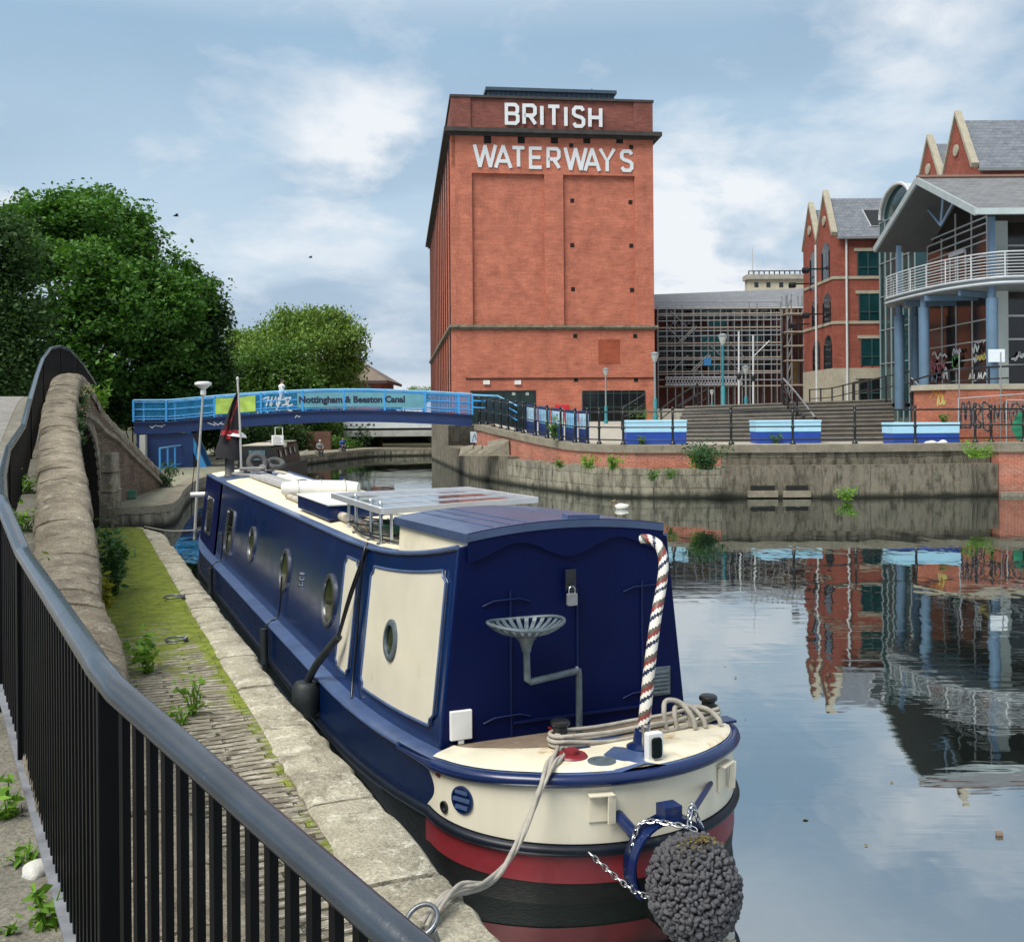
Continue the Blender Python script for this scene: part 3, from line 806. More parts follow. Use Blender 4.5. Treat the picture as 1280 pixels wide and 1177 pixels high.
# windows and portholes
def fr(y, t, sgn=-1):
    o = Vector(wall(y, t, sgn)); d = (Vector(wall(y, t+.1, sgn))-o).normalized(); u = Vector((0, 1, 0)); n = d.cross(u).normalized()
    if n.x*sgn < 0: n = -n
    return o, u, d, n
def rrect(w_, h_, r, n=5):
    out = []
    for cx_, cy_, a in ((w_/2-r, h_/2-r, 0), (-w_/2+r, h_/2-r, 90), (-w_/2+r, -h_/2+r, 180), (w_/2-r, -h_/2+r, 270)):
        for k in range(n+1):
            t = rad(a+90*k/n); out.append((cx_+r*math.cos(t), cy_+r*math.sin(t)))
    return out
for yc, tt, w_, h_ in ((10.55, .46, .78, .70), (13.25, .46, .82, .68)):
    o, u, d, n = fr(yc, tt)
    outl = rrect(w_, h_, .09); inn = rrect(w_-.07, h_-.07, .07)
    P = lambda q, k: o+u*q[0]+d*q[1]+n*k
    mb = MB(); mb.grid([[P(q, 0) for q in outl], [P(q, .02) for q in outl], [P(q, .024) for q in inn], [P(q, .004) for q in inn]], close=True)
    mb.grid([[P((-w_/2+.03, .07), .02), P((w_/2-.03, .07), .02)], [P((-w_/2+.03, .1), .02), P((w_/2-.03, .1), .02)]])
    f_ = mb.build('window', M['chrome'], boat, smooth=40)
    mb = MB(); mb.add([P(q, .008) for q in inn], [tuple(range(len(inn)))]); mb.build('pane', M['glass'], f_)
for yc, tt, r in ((3.50, .50, .255), (5.80, .48, .255), (8.30, .50, .25), (1.30, .475, .158)):
    o, u, d, n = fr(yc, tt)
    if r < .2: o = o+n*.012
    C = lambda rr_, k: [o+(u*math.cos(2*math.pi*q/36)+d*math.sin(2*math.pi*q/36))*rr_+n*k for q in range(36)]
    mb = MB(); mb.grid([C(r, 0), C(r, .018), C(r-.018, .028), C(r-.042, .026), C(r-.046, .003)], close=True)
    f_ = mb.build('porthole', M['steel'] if r < .2 else M['porthole_metal'], boat, smooth=40)
    mb = MB(); mb.add(C(r-.038, .008), [tuple(range(36))]); mb.build('pane', M['glass'], f_)
# filler fittings on the side
o, u, d, n = fr(4.85, .52)
mb = MB()
for dz in (.03, -.03, -.09): mb.lathe([(.03, 0), (.03, .02), (.018, .03), (.002, .032)], o+d*dz, n, 12)
mb.build('skin_fitting', M['chrome'], boat, smooth=40)
# louvred round vent and outlet on the stern band
def sternpt(a, z, off=.0):
    x, y = -1.05*math.cos(a), -.2-.86*math.sin(a); n = Vector((-math.cos(a)/1.05, -math.sin(a)/.86, 0)).normalized()
    return Vector((x, y, z))+n*off, n, Vector((0, 0, 1)).cross(n)
zc = (zg(-.3)+zs(-.3))/2
p, n, u = sternpt(rad(24), zc+.01, .006)
mb = MB()
mb.lathe([(.082, 0), (.082, .012), (.07, .014), (.068, .002), (.001, .002)], p, n, 28, cap=False)
vt = mb.build('hull_vent', M['navy_side'], boat, smooth=40)
mb = MB()
for k in range(-1, 2): 
    h = math.sqrt(max(.001, .066**2-(k*.045)**2))
    mb.beam(p+Vector((0, 0, k*.045))-u*h+n*.008, p+Vector((0, 0, k*.045))+u*h+n*.008, .018, .02)
mb.build('louvre', M['blue_trim'], vt)
p, n, u = sternpt(rad(13.5), zc-.075, .006)
mb = MB(); mb.lathe([(.036, 0), (.036, .012), (.028, .014), (.026, -.001), (.001, -.001)], p, n, 20, cap=False); mb.build('exhaust_outlet', M['black'], boat, smooth=40)
p, n, u = sternpt(rad(9), zc+.10, .008); mb = MB(); mb.beam(p-u*.022, p+u*.022, .016, .02); mb.build('marker', M['red'], boat, bevel=.004)
# tiller post and swan neck with its painted spiral
def spiral(i, j): return [0, 0, 1, 2, 2, 3][int((i*.85+j*1.0)) % 6 if False else int(((i/6.0+j/12.0) % 1)*6)]
tp0 = Vector((.15, -.76, zg(-.7)+.02))
tq = tp0+Vector((.14, .04, 0))
path = [tp0, tp0+Vector((.025, .0, .25)), tp0+Vector((.075, .02, .55)), tp0+Vector((.135, .05, .80)), tq+Vector((.065, .06, .98)), tq+Vector((.10, .09, 1.12)), tq+Vector((.10, .14, 1.225)), tq+Vector((.065, .21, 1.265)), tq+Vector((.03, .27, 1.262))]
sp = smooth_line([tuple(v) for v in path], 12)
M['w_'] = plain('tiller_white', (.62, .60, .54), .4, .1, 6)
M['r_'] = plain('tiller_red', (.20, .035, .03), .4, .2, 6)
M['b_'] = plain('tiller_blue', (.012, .02, .05), .4, .2, 6)
M['k_'] = plain('tiller_grey', (.09, .08, .065), .5, .3, 6)
# resample evenly
def resample(P, step):
    out = [P[0]]; acc = 0
    for a, b in zip(P, P[1:]):
        Ls = (b-a).length; t = step-acc
        while t <= Ls: out.append(a+(b-a)*(t/Ls)); t += step
        acc = (acc+Ls) % step
    return out
sp = resample(sp, .012)
mb = MB(); mb.tube(sp, [.040-.010*(i/len(sp)) for i in range(len(sp))], 24, mis=lambda i, j: [0, 0, 2, 0, 1, 3][int(((i/14.0+j/24.0) % 1)*6)] if True else 0)
til = mb.build('tiller', [M['w_'], M['r_'], M['b_'], M['k_']], boat, smooth=60)
mb = MB(); mb.lathe([(.10, 0), (.10, .03), (.06, .05), (.05, .12), (.048, .13)], tp0+Vector((0, 0, -.01)), (0, 0, 1), 20); mb.build('tiller_collar', M['blue_rail'], til, smooth=40)
# tail light, stub, filler caps, dollies
lz = zg(-.85)
e = Vector((.10, -.96, lz+.0))
mb = MB(); pr = rrect(.105, .17, .012); mb.prism(pr, e+Vector((0, 0, .10)), (1, 0, 0), (0, 0, 1), .05); li = mb.build('stern_light', M['white'], boat, bevel=.004)
mb = MB(); mb.prism(rrect(.07, .125, .02), e+Vector((0, -.052, .10)), (1, 0, 0), (0, 0, 1), .018); mb.build('lamp_lens', M['glass'], li, bevel=.008)
mb = MB(); mb.lathe([(.024, 0), (.024, .1), (.028, .1), (.028, .135), (.001, .14)], e+Vector((.0, .07, .06)), (0, 0, 1), 16); mb.build('vent_stub', M['chrome'], boat, smooth=40)
mb = MB(); mb.lathe([(.085, 0), (.085, .004), (.05, .006), (.05, .002), (.001, .002)], (-.21, -.905, lz+.028), (0, 0, 1), 24, cap=False); fc = mb.build('filler_cap', M['steel'], boat, smooth=30)
mb = MB(); mb.lathe([(.10, 0), (.09, .012), (.045, .014), (.045, .04), (.001, .042)], (-.33, -.74, lz+.026), (0, 0, 1), 24); mb.build('deck_cap', M['red'], boat, smooth=40)
for x, y in ((-.30, -.52), (.87, -.40)):
    z = zg(y)+.03; mb = MB()
    mb.lathe([(.075, 0), (.055, .02), (.045, .04), (.045, .13), (.062, .145), (.062, .165), (.05, .175), (.001, .18)], (x, y, z), (0, 0, 1), 20); dl = mb.build('mooring_dolly', M['black'], boat, smooth=40)
    mb = MB(); mb.box(x-.02, x+.16, y-.1, y+.02, z-.005, z+.012); mb.build('dolly_plate', M['blue_rail'], dl)
# pedestal seat
sx, sy = -.06, -.30; z0 = zg(sy)+.03
mb = MB(); mb.tube(smooth_line([(sx, sy, z0), (sx, sy, z0+.40), (sx-.02, sy-.005, z0+.425)], 4)+[Vector((sx-.37, sy-.06, z0+.405)), Vector((sx-.395, sy-.065, z0+.42)), Vector((sx-.40, sy-.065, z0+.63))], .022, 12)
post = mb.build('seat_post', M['steel'], boat, smooth=50)
sc_ = Vector((sx-.40, sy-.065, z0+.60))
mb = MB(); mb.lathe([(.03, 0), (.034, .03), (.05, .07), (.075, .10), (.08, .105)], sc_, (0, 0, 1), 20); mb.build('seat_bracket', M['steel'], post, smooth=40)
mb = MB()
for k in range(26):   # slotted pan: radial bars between a hub and a rim
    a = 2*math.pi*k/26; c_, s_ = math.cos(a), math.sin(a)
    q = [sc_+Vector((c_*r*1.0, s_*r*.85, h)) for r, h in ((.08, .105), (.155, .125), (.215, .155), (.245, .18))]
    for a_, b_ in zip(q, q[1:]): mb.beam(a_, b_, .026, .008)
mb.lathe([(.001, .10), (.08, .105), (.08, .112), (.001, .108)], sc_, (0, 0, 1), 24, cap=False)
rimp = [sc_+Vector((.25*math.cos(2*math.pi*k/40), .21*math.sin(2*math.pi*k/40), .183+.012*math.cos(2*math.pi*k/40*2))) for k in range(41)]
mb.tube(rimp, .011, 8, cap=False)
mb.build('seat', M['steel'], boat, smooth=40)
# stern brackets and fender bars
for a in (rad(74), rad(128)):
    p, n, u = sternpt(a, zc+.06, .005)
    mb = MB(); mb.beam(p-u*.075+Vector((0, 0, .05))+n*.03, p+u*.075+Vector((0, 0, .05))+n*.03, .06, .012); mb.beam(p+u*.06+Vector((0, 0, .05))+n*.05, p+u*.06+Vector((0, 0, -.12))+n*.04, .05, .012); mb.beam(p-u*.07+n*.006-Vector((0, 0, .04)), p+u*.07+n*.006-Vector((0, 0, .04)), .012, .15)
    mb.build('stern_bracket', M['cream_worn'], boat, bevel=.003)
# rudder arm: collar ring behind the fender, and its two blue bars
FC = Vector((-.03, -1.56, .33))
mb = MB()
q0, n, u = sternpt(rad(80), zc-.03); mb.tube([q0-n*.02, FC+Vector((-.14, .30, .12))], .036, 14)
mb.build('arm_bar', M['blue_rail'], boat, smooth=50); mb = MB()
q1, n1, u1 = sternpt(rad(120), zc+.02); mb.tube([q1, FC+Vector((.17, .25, .21))], .018, 10)
ra = mb.build('arm_stay', M['blue_rail'], boat, smooth=50)
mb = MB()
ang = [lerp(rad(-35), rad(215), k/22) for k in range(23)]
for ro, ri, y0, y1 in ((.265, .21, .19, .25), (.265, .25, .13, .25)):
    rows = [[FC+Vector((r*math.cos(a), yv, r*math.sin(a))) for r, yv in ((ro, y0), (ro, y1), (ri, y1), (ri, y0), (ro, y0))] for a in ang]
    mb.grid(rows)
mb.box(FC.x-.055, FC.x+.055, FC.y+.14, FC.y+.24, FC.z+.24, FC.z+.33)
mb.build('fender_collar', M['blue_rail'], ra, smooth=40)
mb = MB(); mb.box(-.02, .02, -1.5, -1.1, -.7, .1); mb.build('rudder', M['hull_black'], boat)
# ---------------------------------------------------------------- leaves
def leafmat(name, c1, c2, tr=.3):
    t = NT(name); g = t.n('ShaderNodeNewGeometry')
    c = t.mix(g.outputs['Random Per Island'], c1, c2)
    p = t.n('ShaderNodeBsdfPrincipled'); t.l(c, p.inputs['Base Color']); p.inputs['Roughness'].default_value = .6; p.inputs['Specular IOR Level'].default_value = .3
    tl = t.n('ShaderNodeBsdfTranslucent'); t.l(t.mix(1.0, c, (1.0, 1.0, .35), 'MULTIPLY'), tl.inputs[0])
    m = t.n('ShaderNodeMixShader'); m.inputs[0].default_value = tr
    t.l(p.outputs[0], m.inputs[1]); t.l(tl.outputs[0], m.inputs[2]); t.l(m.outputs[0], t.out.inputs[0]); return t.mat
LV = {}
LV['chestnut'] = leafmat('chestnut_leaf', (.032, .10, .018), (.095, .225, .033))
LV['dark'] = leafmat('dark_leaf', (.020, .052, .016), (.052, .115, .028))
LV['willow'] = leafmat('willow_leaf', (.075, .155, .032), (.18, .285, .055))
LV['mid'] = leafmat('mid_leaf', (.045, .11, .022), (.11, .21, .04))
LV['weed'] = leafmat('weed_leaf', (.08, .19, .02), (.19, .36, .045), .35)
LV['weed_dark'] = leafmat('weed_dark_leaf', (.018, .06, .022), (.05, .12, .04))
LV['nettle'] = leafmat('nettle_leaf', (.035, .10, .035), (.09, .2, .06))
LV['yellow'] = leafmat('yellow_leaf', (.32, .33, .03), (.42, .40, .06))
LV['pink'] = leafmat('pink_flower', (.20, .06, .08), (.34, .14, .15), .2)
LV['whiteflower'] = leafmat('white_flower', (.6, .6, .5), (.7, .7, .62), .2)
LV['bark'] = plain('bark', (.045, .035, .025), .95, .4, 3, .03, 8)
def leaf_mesh(pos, size, rng, mat, name, parent, aspect=1.7, droop=0., nrm=None):
    n = len(pos)
    a = rng.normal(size=(n, 3)); a[:, 2] = a[:, 2]*.45-droop-.15; a /= np.linalg.norm(a, axis=1, keepdims=True)
    b = rng.normal(size=(n, 3)); b[:, 2] *= .45; b -= a*np.sum(a*b, 1, keepdims=True); b /= np.linalg.norm(b, axis=1, keepdims=True)
    s = size*rng.uniform(.6, 1.3, (n, 1))
    v = np.empty((n, 4, 3)); v[:, 0] = pos-a*s*.5; v[:, 1] = pos+b*s*.5/aspect+a*s*.05; v[:, 2] = pos+a*s*.5; v[:, 3] = pos-b*s*.5/aspect+a*s*.05
    me = bpy.data.meshes.new(name); me.vertices.add(n*4); me.loops.add(n*4); me.polygons.add(n)
    me.vertices.foreach_set('co', v.ravel().astype(np.float32))
    me.loops.foreach_set('vertex_index', np.arange(n*4, dtype=np.int32))
    me.polygons.foreach_set('loop_start', np.arange(0, n*4, 4, dtype=np.int32))
    me.polygons.foreach_set('loop_total', np.full(n, 4, np.int32))
    me.update(calc_edges=True); me.validate(); me.materials.append(mat)
    o = bpy.data.objects.new(name, me); COL.objects.link(o); o.parent = parent; return o
def crown_points(blobs, n, rng, clump, per=38, fill=.25):
    vol = np.array([b[1][0]*b[1][1]*b[1][2] for b in blobs])**(2/3); vol /= vol.sum()
    out = []
    for (c, r), w_ in zip(blobs, vol):
        k = max(3, int(n*w_/per)); d = rng.normal(size=(k, 3)); d /= np.linalg.norm(d, axis=1, keepdims=True)
        q = rng.uniform(.0, 1, (k, 1)); rr_ = np.where(q < fill, rng.uniform(.2, .8, (k, 1)), rng.uniform(.78, 1.06, (k, 1)))
        cc = np.array(c)+d*rr_*np.array(r)
        g = np.clip(rng.normal(size=(k, per, 3)), -1.7, 1.7)*clump*np.array([1, 1, .6])*rng.uniform(.6, 1.3, (k, 1, 1))
        out.append((cc[:, None, :]+g).reshape(-1, 3))
    return np.concatenate(out)
def tree(name, label, base, blobs, n, size, mat, clump, cat='tree', seed=1, trunk_r=.35, droop=0., per=38, group=None, fork=None, fill=.14, zmin=None):
    rng = np.random.default_rng(seed); base = Vector(base)
    t = thing(name, label, cat, base, 0, group)
    bl = [((Vector(c)-base), r) for c, r in blobs]
    if cat == 'tree':
        ext = []
        for c, r in bl:
            for q in range(5):
                dd = Vector(rng.normal(size=3)); dd.z = abs(dd.z)*.8; dd.normalize(); k_ = rng.uniform(.3, .48)
                ext.append((c+Vector((dd.x*r[0], dd.y*r[1], dd.z*r[2]))*rng.uniform(.85, 1.05), tuple(v*k_ for v in r)))
        core = bl; bl = bl+ext
    else: core = bl
    pts = crown_points([(tuple(c), r) for c, r in bl], n, rng, clump, per, fill)
    if zmin is not None: pts = pts[pts[:, 2]+base.z > zmin]
    leaf_mesh(pts, size, rng, mat, 'crown', t, droop=droop)
    mb = MB(); top = max(c.z for c, r in bl); fk = fork or top*.45
    bl = core; cen = sum((c for c, r in bl), Vector())/len(bl)
    f_ = Vector((cen.x*.3, cen.y*.3, fk))
    mb.tube(smooth_line([(0, 0, -.3), (.05, 0, fk*.4), tuple(f_)], 4), [trunk_r*(1.25-.05*k) for k in range(9)], 9)
    for c, r in bl:
        mid = f_.lerp(c, .5)+Vector((0, 0, -.08*(c-f_).length))
        mb.tube(smooth_line([tuple(f_), tuple(mid), tuple(c+Vector((0, 0, r[2]*.3)))], 3), [trunk_r*(.6-.085*k) for k in range(7)], 6)
        for q in range(4):
            dd = Vector(rng.normal(size=3)); dd.normalize(); e = c+Vector((dd.x*r[0], dd.y*r[1], abs(dd.z)*r[2]))*.8
            mb.tube([c.lerp(f_, .25), c.lerp(e, .5), e], [trunk_r*.18, trunk_r*.11, trunk_r*.03], 5)
    mb.build('trunk', LV['bark'], t, smooth=60)
    return t
def weed(name, label, loc, h, r, n, size, mat, seed, cat='weed', stems=6, group=None, rz_=0., flowers=None, upright=1.):
    rng = np.random.default_rng(seed); t = thing(name, label, cat, loc, 0, group)
    mb = MB(); pos = []
    for k in range(stems):
        a = rng.uniform(0, 6.28); rr_ = r*rng.uniform(.2, 1); top = np.array([rr_*math.cos(a), rr_*math.sin(a), h*rng.uniform(.6, 1)])
        p0 = np.array([top[0]*.15, top[1]*.15, -.03]); m_ = (p0+top)/2+np.array([-top[0]*.2*upright, -top[1]*.2*upright, h*.08])
        mb.tube([tuple(p0), tuple(m_), tuple(top)], [.006, .005, .002] if h < 1 else [.012, .01, .004], 4)
        m2 = max(3, n//stems); tt = rng.uniform(.15, 1.05, (m2, 1))
        q = (1-tt)**2*p0+2*tt*(1-tt)*m_+tt**2*top
        pos.append(q+rng.normal(size=(m2, 3))*r*.16)
    mb.build('stem', mat, t)
    pos = np.concatenate(pos); pos[:, 2] = np.maximum(pos[:, 2], .01)
    leaf_mesh(pos, size, rng, mat, 'foliage', t, aspect=2.4)
    if flowers is not None:
        fp = pos[pos[:, 2] > h*.45]; fp = fp[rng.permutation(len(fp))[:max(6, len(fp)//4)]]
        leaf_mesh(fp+rng.normal(size=fp.shape)*r*.08, size*.55, rng, flowers, 'flower', t, aspect=1.1)
    return t

# ---------------------------------------------------------------- the humpback bridge
def WY(y):
    """parapet line at depth y: centre, coping z, road z, unit along, unit right"""
    for a, b in zip(WS, WS[1:]):
        if a[1] <= y <= b[1]:
            t = (y-a[1])/(b[1]-a[1]); p = a+(b-a)*t; d = np.array([b[0]-a[0], b[1]-a[1]]); d /= np.hypot(*d)
            return p, d, np.array([d[1], -d[0]])
    p = WS[0] if y < WS[0][1] else WS[-1]; a, b = (WS[0], WS[1]) if y < WS[0][1] else (WS[-2], WS[-1])
    d = np.array([b[0]-a[0], b[1]-a[1]]); d /= np.hypot(*d)
    return p, d, np.array([d[1], -d[0]])
hump = thing('stone_bridge', 'old humpback canal bridge of brown brick with rounded mossy stone parapet coping', 'bridge', (-10.2, 24, 0))
HB = Vector((-10.2, 24, 0))
def offs(pts): return [tuple(Vector(p)-HB) for p in pts]
mb = MB(); y = 1.25; rr = random.Random(11); y_end = 36.0
prof = [(-.27, -.19), (-.29, -.07), (-.26, .025), (-.14, .075), (0, .09), (.14, .075), (.26, .025), (.29, -.07), (.27, -.19)]
arc = [np.array(p) for p in WS]
cum = [0]
for a, b in zip(arc, arc[1:]): cum.append(cum[-1]+np.linalg.norm(b[:3]-a[:3]))
def at_len(s):
    for i in range(len(cum)-1):
        if cum[i] <= s <= cum[i+1]:
            t = (s-cum[i])/(cum[i+1]-cum[i]); return arc[i]+(arc[i+1]-arc[i])*t, wnorm(i)*(1-t)+wnorm(i+1)*t
    return arc[-1], wnorm(len(arc)-1)
s = .0
while s < cum[-1]-.3:
    Ls = rr.uniform(.42, .72); e = min(s+Ls, cum[-1]); k = 5; rows = []; dj = rr.uniform(-.012, .012); dz = rr.uniform(-.012, .012)
    for i in range(k+1):
        p, n = at_len(lerp(s+.006, e-.006, i/k)); sh = -.009 if i in (0, k) else 0
        rows.append([(p[0]+n[0]*(o+dj+rr.uniform(-.01, .01)), p[1]+n[1]*(o+dj), p[2]-.10+h*(1+sh*6)+dz+sh+rr.uniform(-.012, .012)) for o, h in prof])
    mb.grid([offs(r_) for r_ in rows])
    for r_ in (rows[0], rows[-1]): mb.add(offs(r_), [tuple(range(9))])
    s = e
mb.build('coping', M['parapet'], hump, smooth=60)
YC, HS = 24.3, 2.1
def arch_z(y):
    q = (y-YC)/HS
    return None if abs(q) >= 1 else .75+1.95*math.sqrt(1-q*q)
ysamp = sorted(set([1.25+.5*k for k in range(42)]+[22.0+.1*k for k in range(47)]+[27+.5*k for k in range(19)]))
mb = MB(); rt = []; lf = []
for y in ysamp:
    p, d, n = WY(y); az = arch_z(y); lo = az if az else -.5
    o1 = .22+(0 if y < 26.5 else .05)
    rt.append([(p[0]+n[0]*o1, p[1]+n[1]*o1, lerp(lo, p[2]-.2, t)) for t in (0, .5, 1)])
    lf.append([(p[0]-n[0]*.22, p[1]-n[1]*.22, lerp(max(lo, p[3]-.6), p[2]-.2, t)) for t in (0, .5, 1)])
mb.grid([offs(r_) for r_ in rt]); mb.grid([offs(r_) for r_ in lf])
mb.grid([offs([r_[-1], l_[-1]]) for r_, l_ in zip(rt, lf)])
mb.quad(*offs([rt[-1][0], rt[-1][-1], lf[-1][-1], lf[-1][0]]))
mb.build('parapet_wall', M['brick_old'], hump)
# string course under the parapet of the far flank
mb = MB(); rows = []
for y in [23.4+.35*k for k in range(40)]:
    p, d, n = WY(y); z = p[2]-lerp(.95, .5, max(0, min(1, (y-24.5)/3.5)))
    if z < .6: break
    rows.append(offs([(p[0]+n[0]*.22, p[1]+n[1]*.22, z-.06), (p[0]+n[0]*.36, p[1]+n[1]*.36, z-.05), (p[0]+n[0]*.36, p[1]+n[1]*.36, z+.06), (p[0]+n[0]*.22, p[1]+n[1]*.22, z+.10)]))
mb.grid(rows); mb.build('string_course', M['parapet'], hump)
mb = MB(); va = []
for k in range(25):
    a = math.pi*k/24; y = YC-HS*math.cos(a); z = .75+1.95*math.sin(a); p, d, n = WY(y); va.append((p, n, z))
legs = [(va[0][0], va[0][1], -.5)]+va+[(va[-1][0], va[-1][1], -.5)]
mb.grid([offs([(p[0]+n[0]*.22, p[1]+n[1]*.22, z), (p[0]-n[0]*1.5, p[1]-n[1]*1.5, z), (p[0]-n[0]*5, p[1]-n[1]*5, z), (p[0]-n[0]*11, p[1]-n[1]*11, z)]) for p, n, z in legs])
mb.build('arch_vault', M['vault_shade'], hump, smooth=60)
mb = MB(); n0 = 22
for k in range(n0):
    rows = []
    for kk in (k+.04, k+.96):
        a = math.pi*kk/n0; r_ = []
        for ro, o in ((0, .20), (0, .27), (.26, .27), (.26, .20)):
            y = YC-(HS+ro)*math.cos(a); z = .75+(1.95+ro)*math.sin(a); p, d, n = WY(y); r_.append((p[0]+n[0]*o, p[1]+n[1]*o, z))
        rows.append(offs(r_))
    mb.grid(rows, close=True)
mb.build('arch_ring', M['parapet'], hump)
for (y0, y1, z0, z1, m_) in ((26.42, 27.5, .3, .95, 'parapet'), (26.42, 27.4, .96, 1.45, 'parapet'), (26.42, 27.3, 1.46, 1.95, 'parapet')):
    p, d, n = WY(y0); q, d2, n2 = WY(y1); mb = MB()
    a0 = (p[0]+n[0]*.2, p[1]+n[1]*.2); a1 = (q[0]+n2[0]*.2, q[1]+n2[1]*.2); b0 = (p[0]+n[0]*.55, p[1]+n[1]*.55); b1 = (q[0]+n2[0]*.55, q[1]+n2[1]*.55)
    mb.add(offs([(*a0, z0), (*b0, z0), (*b1, z0), (*a1, z0), (*a0, z1), (*b0, z1), (*b1, z1), (*a1, z1)]), [(0, 1, 2, 3), (4, 5, 6, 7), (0, 1, 5, 4), (1, 2, 6, 5), (2, 3, 7, 6), (3, 0, 4, 7)])
    mb.build('pier_stone', M[m_], hump, bevel=.05)

# ---------------------------------------------------------------- the black railing beside the camera
rl = thing('railing', 'black steel railing with thick round handrail running from the camera up the hump', 'railing', (-1.16, 2.95, 0))
RB = Vector((-1.16, 2.95, 0))
HA = [(1.5, .35, 1.37), (.55, 1.27, 1.64), (-.225, 2.0, 1.845), (-1.10, 2.885, 2.09), (-1.22, 3.06, 2.11), (-2.45, 5.2, 2.175), (-2.86, 5.85, 2.34), (-3.0, 6.1, 2.37), (-3.93, 8, 2.41), (-5.34, 11, 2.52), (-6.35, 13.5, 2.74), (-7.42, 16, 3.12), (-8.35, 18.3, 3.62), (-9.02, 20, 3.98), (-9.75, 22, 4.32), (-10.42, 24.0, 4.50), (-11.25, 26.5, 4.58), (-12.15, 29.5, 4.36), (-13, 32.5, 3.9)]
HP = [Vector(p)-RB for p in HA]
mb = MB(); hp = []
for i, p in enumerate(HP):   # rounded bends
    if 0 < i < len(HP)-1:
        a, b = HP[i-1], HP[i+1]; hp += [p+(a-p).normalized()*min(.06, (a-p).length*.4), p, p+(b-p).normalized()*min(.06, (b-p).length*.4)]
    else: hp.append(p)
RAILM = plain('railing_paint', (.020, .029, .042), .26, .3, 5, .0015, 60, spec=.7, coat=.35, dirt=((.13, .15, .17), .66, 16))
RAILB = plain('railing_bar_paint', (.0025, .003, .004), .45, .2, 5, spec=.16, dirt=((.05, .055, .06), .76, 30))
mb.tube(hp, .0375, 18); mb.build('handrail', RAILM, rl, smooth=60)
def hpt(i, t): return HP[i].lerp(HP[i+1], t)
mb = MB(); lowp = [p+Vector((0, 0, -1.03)) for p in HP]
for a, b in zip(lowp, lowp[1:]): mb.beam(a, b, .085, .014)
mb.build('bottom_rail', plain('bottom_rail_paint', (.17, .18, .20), .4, .3, 8, dirt=((.3, .31, .32), .62, 12)), rl)
posts = [3.5, 5, 6.5, 7.5, 9, 11, 13, 15, 16.5, 1.6]
for q in posts:
    i = int(q); p = hpt(i, q-i); mb = MB()
    d = (HP[i+1]-HP[i]); d.z = 0; d.normalize()
    mb.beam(p+Vector((0, 0, -1.35)), p+Vector((0, 0, -.02)), .064, .03, up=tuple(d)); mb.build('post', RAILB, rl, bevel=.004)
for i in range(len(HP)-1):
    a, b = HP[i], HP[i+1]; L_ = (Vector((a.x, a.y))-Vector((b.x, b.y))).length; n = max(1, round(L_/.084)) if a.y+RB.y < 20 else max(1, round(L_/.1))
    if L_ < .25: n = 1
    mb = MB(); d = (b-a); d.z = 0; d.normalize()
    for k in range(n):
        p = a.lerp(b, (k+.5)/n); mb.beam(p+Vector((0, 0, -1.028)), p+Vector((0, 0, -.03)), .023, .023, up=tuple(d))
    mb.build('bar_panel', RAILB, rl)

# ---------------------------------------------------------------- weeds and small plants on the near side
def nearw(px, py, z, *a, **k): return weed('weed', a[0], G(px, py, z), *a[1:], **k)
nearw(10, 1030, 1.04, 'bright green weed at the railing foot, farthest of those on the near path', .20, .12, 60, .075, LV['weed'], 1)
nearw(33, 1085, 1.02, 'low weed beside the white stone at the foot of the railing', .10, .10, 40, .06, LV['weed'], 2)
nearw(60, 1165, 1.0, 'leafy bright weed at the railing foot, nearest of those on the near path', .16, .11, 60, .07, LV['weed'], 3)
nearw(6, 1172, 1.0, 'small weed sprig in the paving crack at the photo corner', .06, .07, 30, .045, LV['weed'], 4)
nearw(186, 838, .55, 'bright green leafy weed growing on the setts behind the handrail bend', .36, .26, 130, .10, LV['weed'], 5)
nearw(243, 892, .55, 'thin pale green weed on the setts next to the coping stones', .30, .15, 60, .075, LV['weed'], 6)
nearw(228, 902, .55, 'tiny flat weed on the setts just behind the handrail', .10, .12, 40, .06, LV['weed'], 7)
weed('nettle', 'tall dark green nettle clump growing against the parapet on the mossy quay', G(143, 742, .55), .9, .36, 480, .12, LV['nettle'], 8, cat='plant', stems=16)
weed('dry_plant', 'dead grey flower heads standing at the far end of the mossy quay', G(140, 660, .55), .85, .22, 90, .09, leafmat('dry_leaf', (.22, .2, .17), (.36, .34, .3)), 9, cat='plant', stems=9)
weed('yellow_plant', 'small plant with yellow leaves at the foot of the nettle clump', G(132, 757, .55), .42, .18, 26, .2, LV['yellow'], 10, cat='plant', stems=5)
for k, (yy_, side, h_, sd) in enumerate(((16.2, .31, .3, 11), (17.4, .31, .36, 12), (18.8, .31, .32, 13), (20.4, .32, .3, 14))):
    p, d, n = WY(yy_)
    weed('valerian', ['dusty pink flowering plant hanging lowest on the parapet side', 'dusty pink flowering plant second up the side of the parapet', 'dusty pink flowering plant third up the side of the parapet', 'pink flowering plant near the arch opening of the stone bridge'][k],
         (p[0]+n[0]*side, p[1]+n[1]*side, p[2]-.3), h_*.6, .2, 110, .08, LV['weed_dark'], sd, cat='plant', stems=9, flowers=LV['pink'], group='valerian on the bridge parapet')
p, d, n = WY(22.5); weed('daisy_clump', 'white flowering clump with pale leaves at the top of the hump', (p[0]+n[0]*.36, p[1]+n[1]*.36, p[2]-.75), .6, .3, 220, .09, leafmat('pale_leaf', (.16, .19, .07), (.3, .31, .14)), 20, cat='plant', stems=16, flowers=LV['whiteflower'])
p, d, n = WY(26.0); weed('fern', 'green weeds growing out of the far slope of the bridge parapet', (p[0]+n[0]*.05, p[1]+n[1]*.05+.8, p[2]-.45), .75, .4, 260, .12, LV['weed'], 21, cat='plant', stems=14)
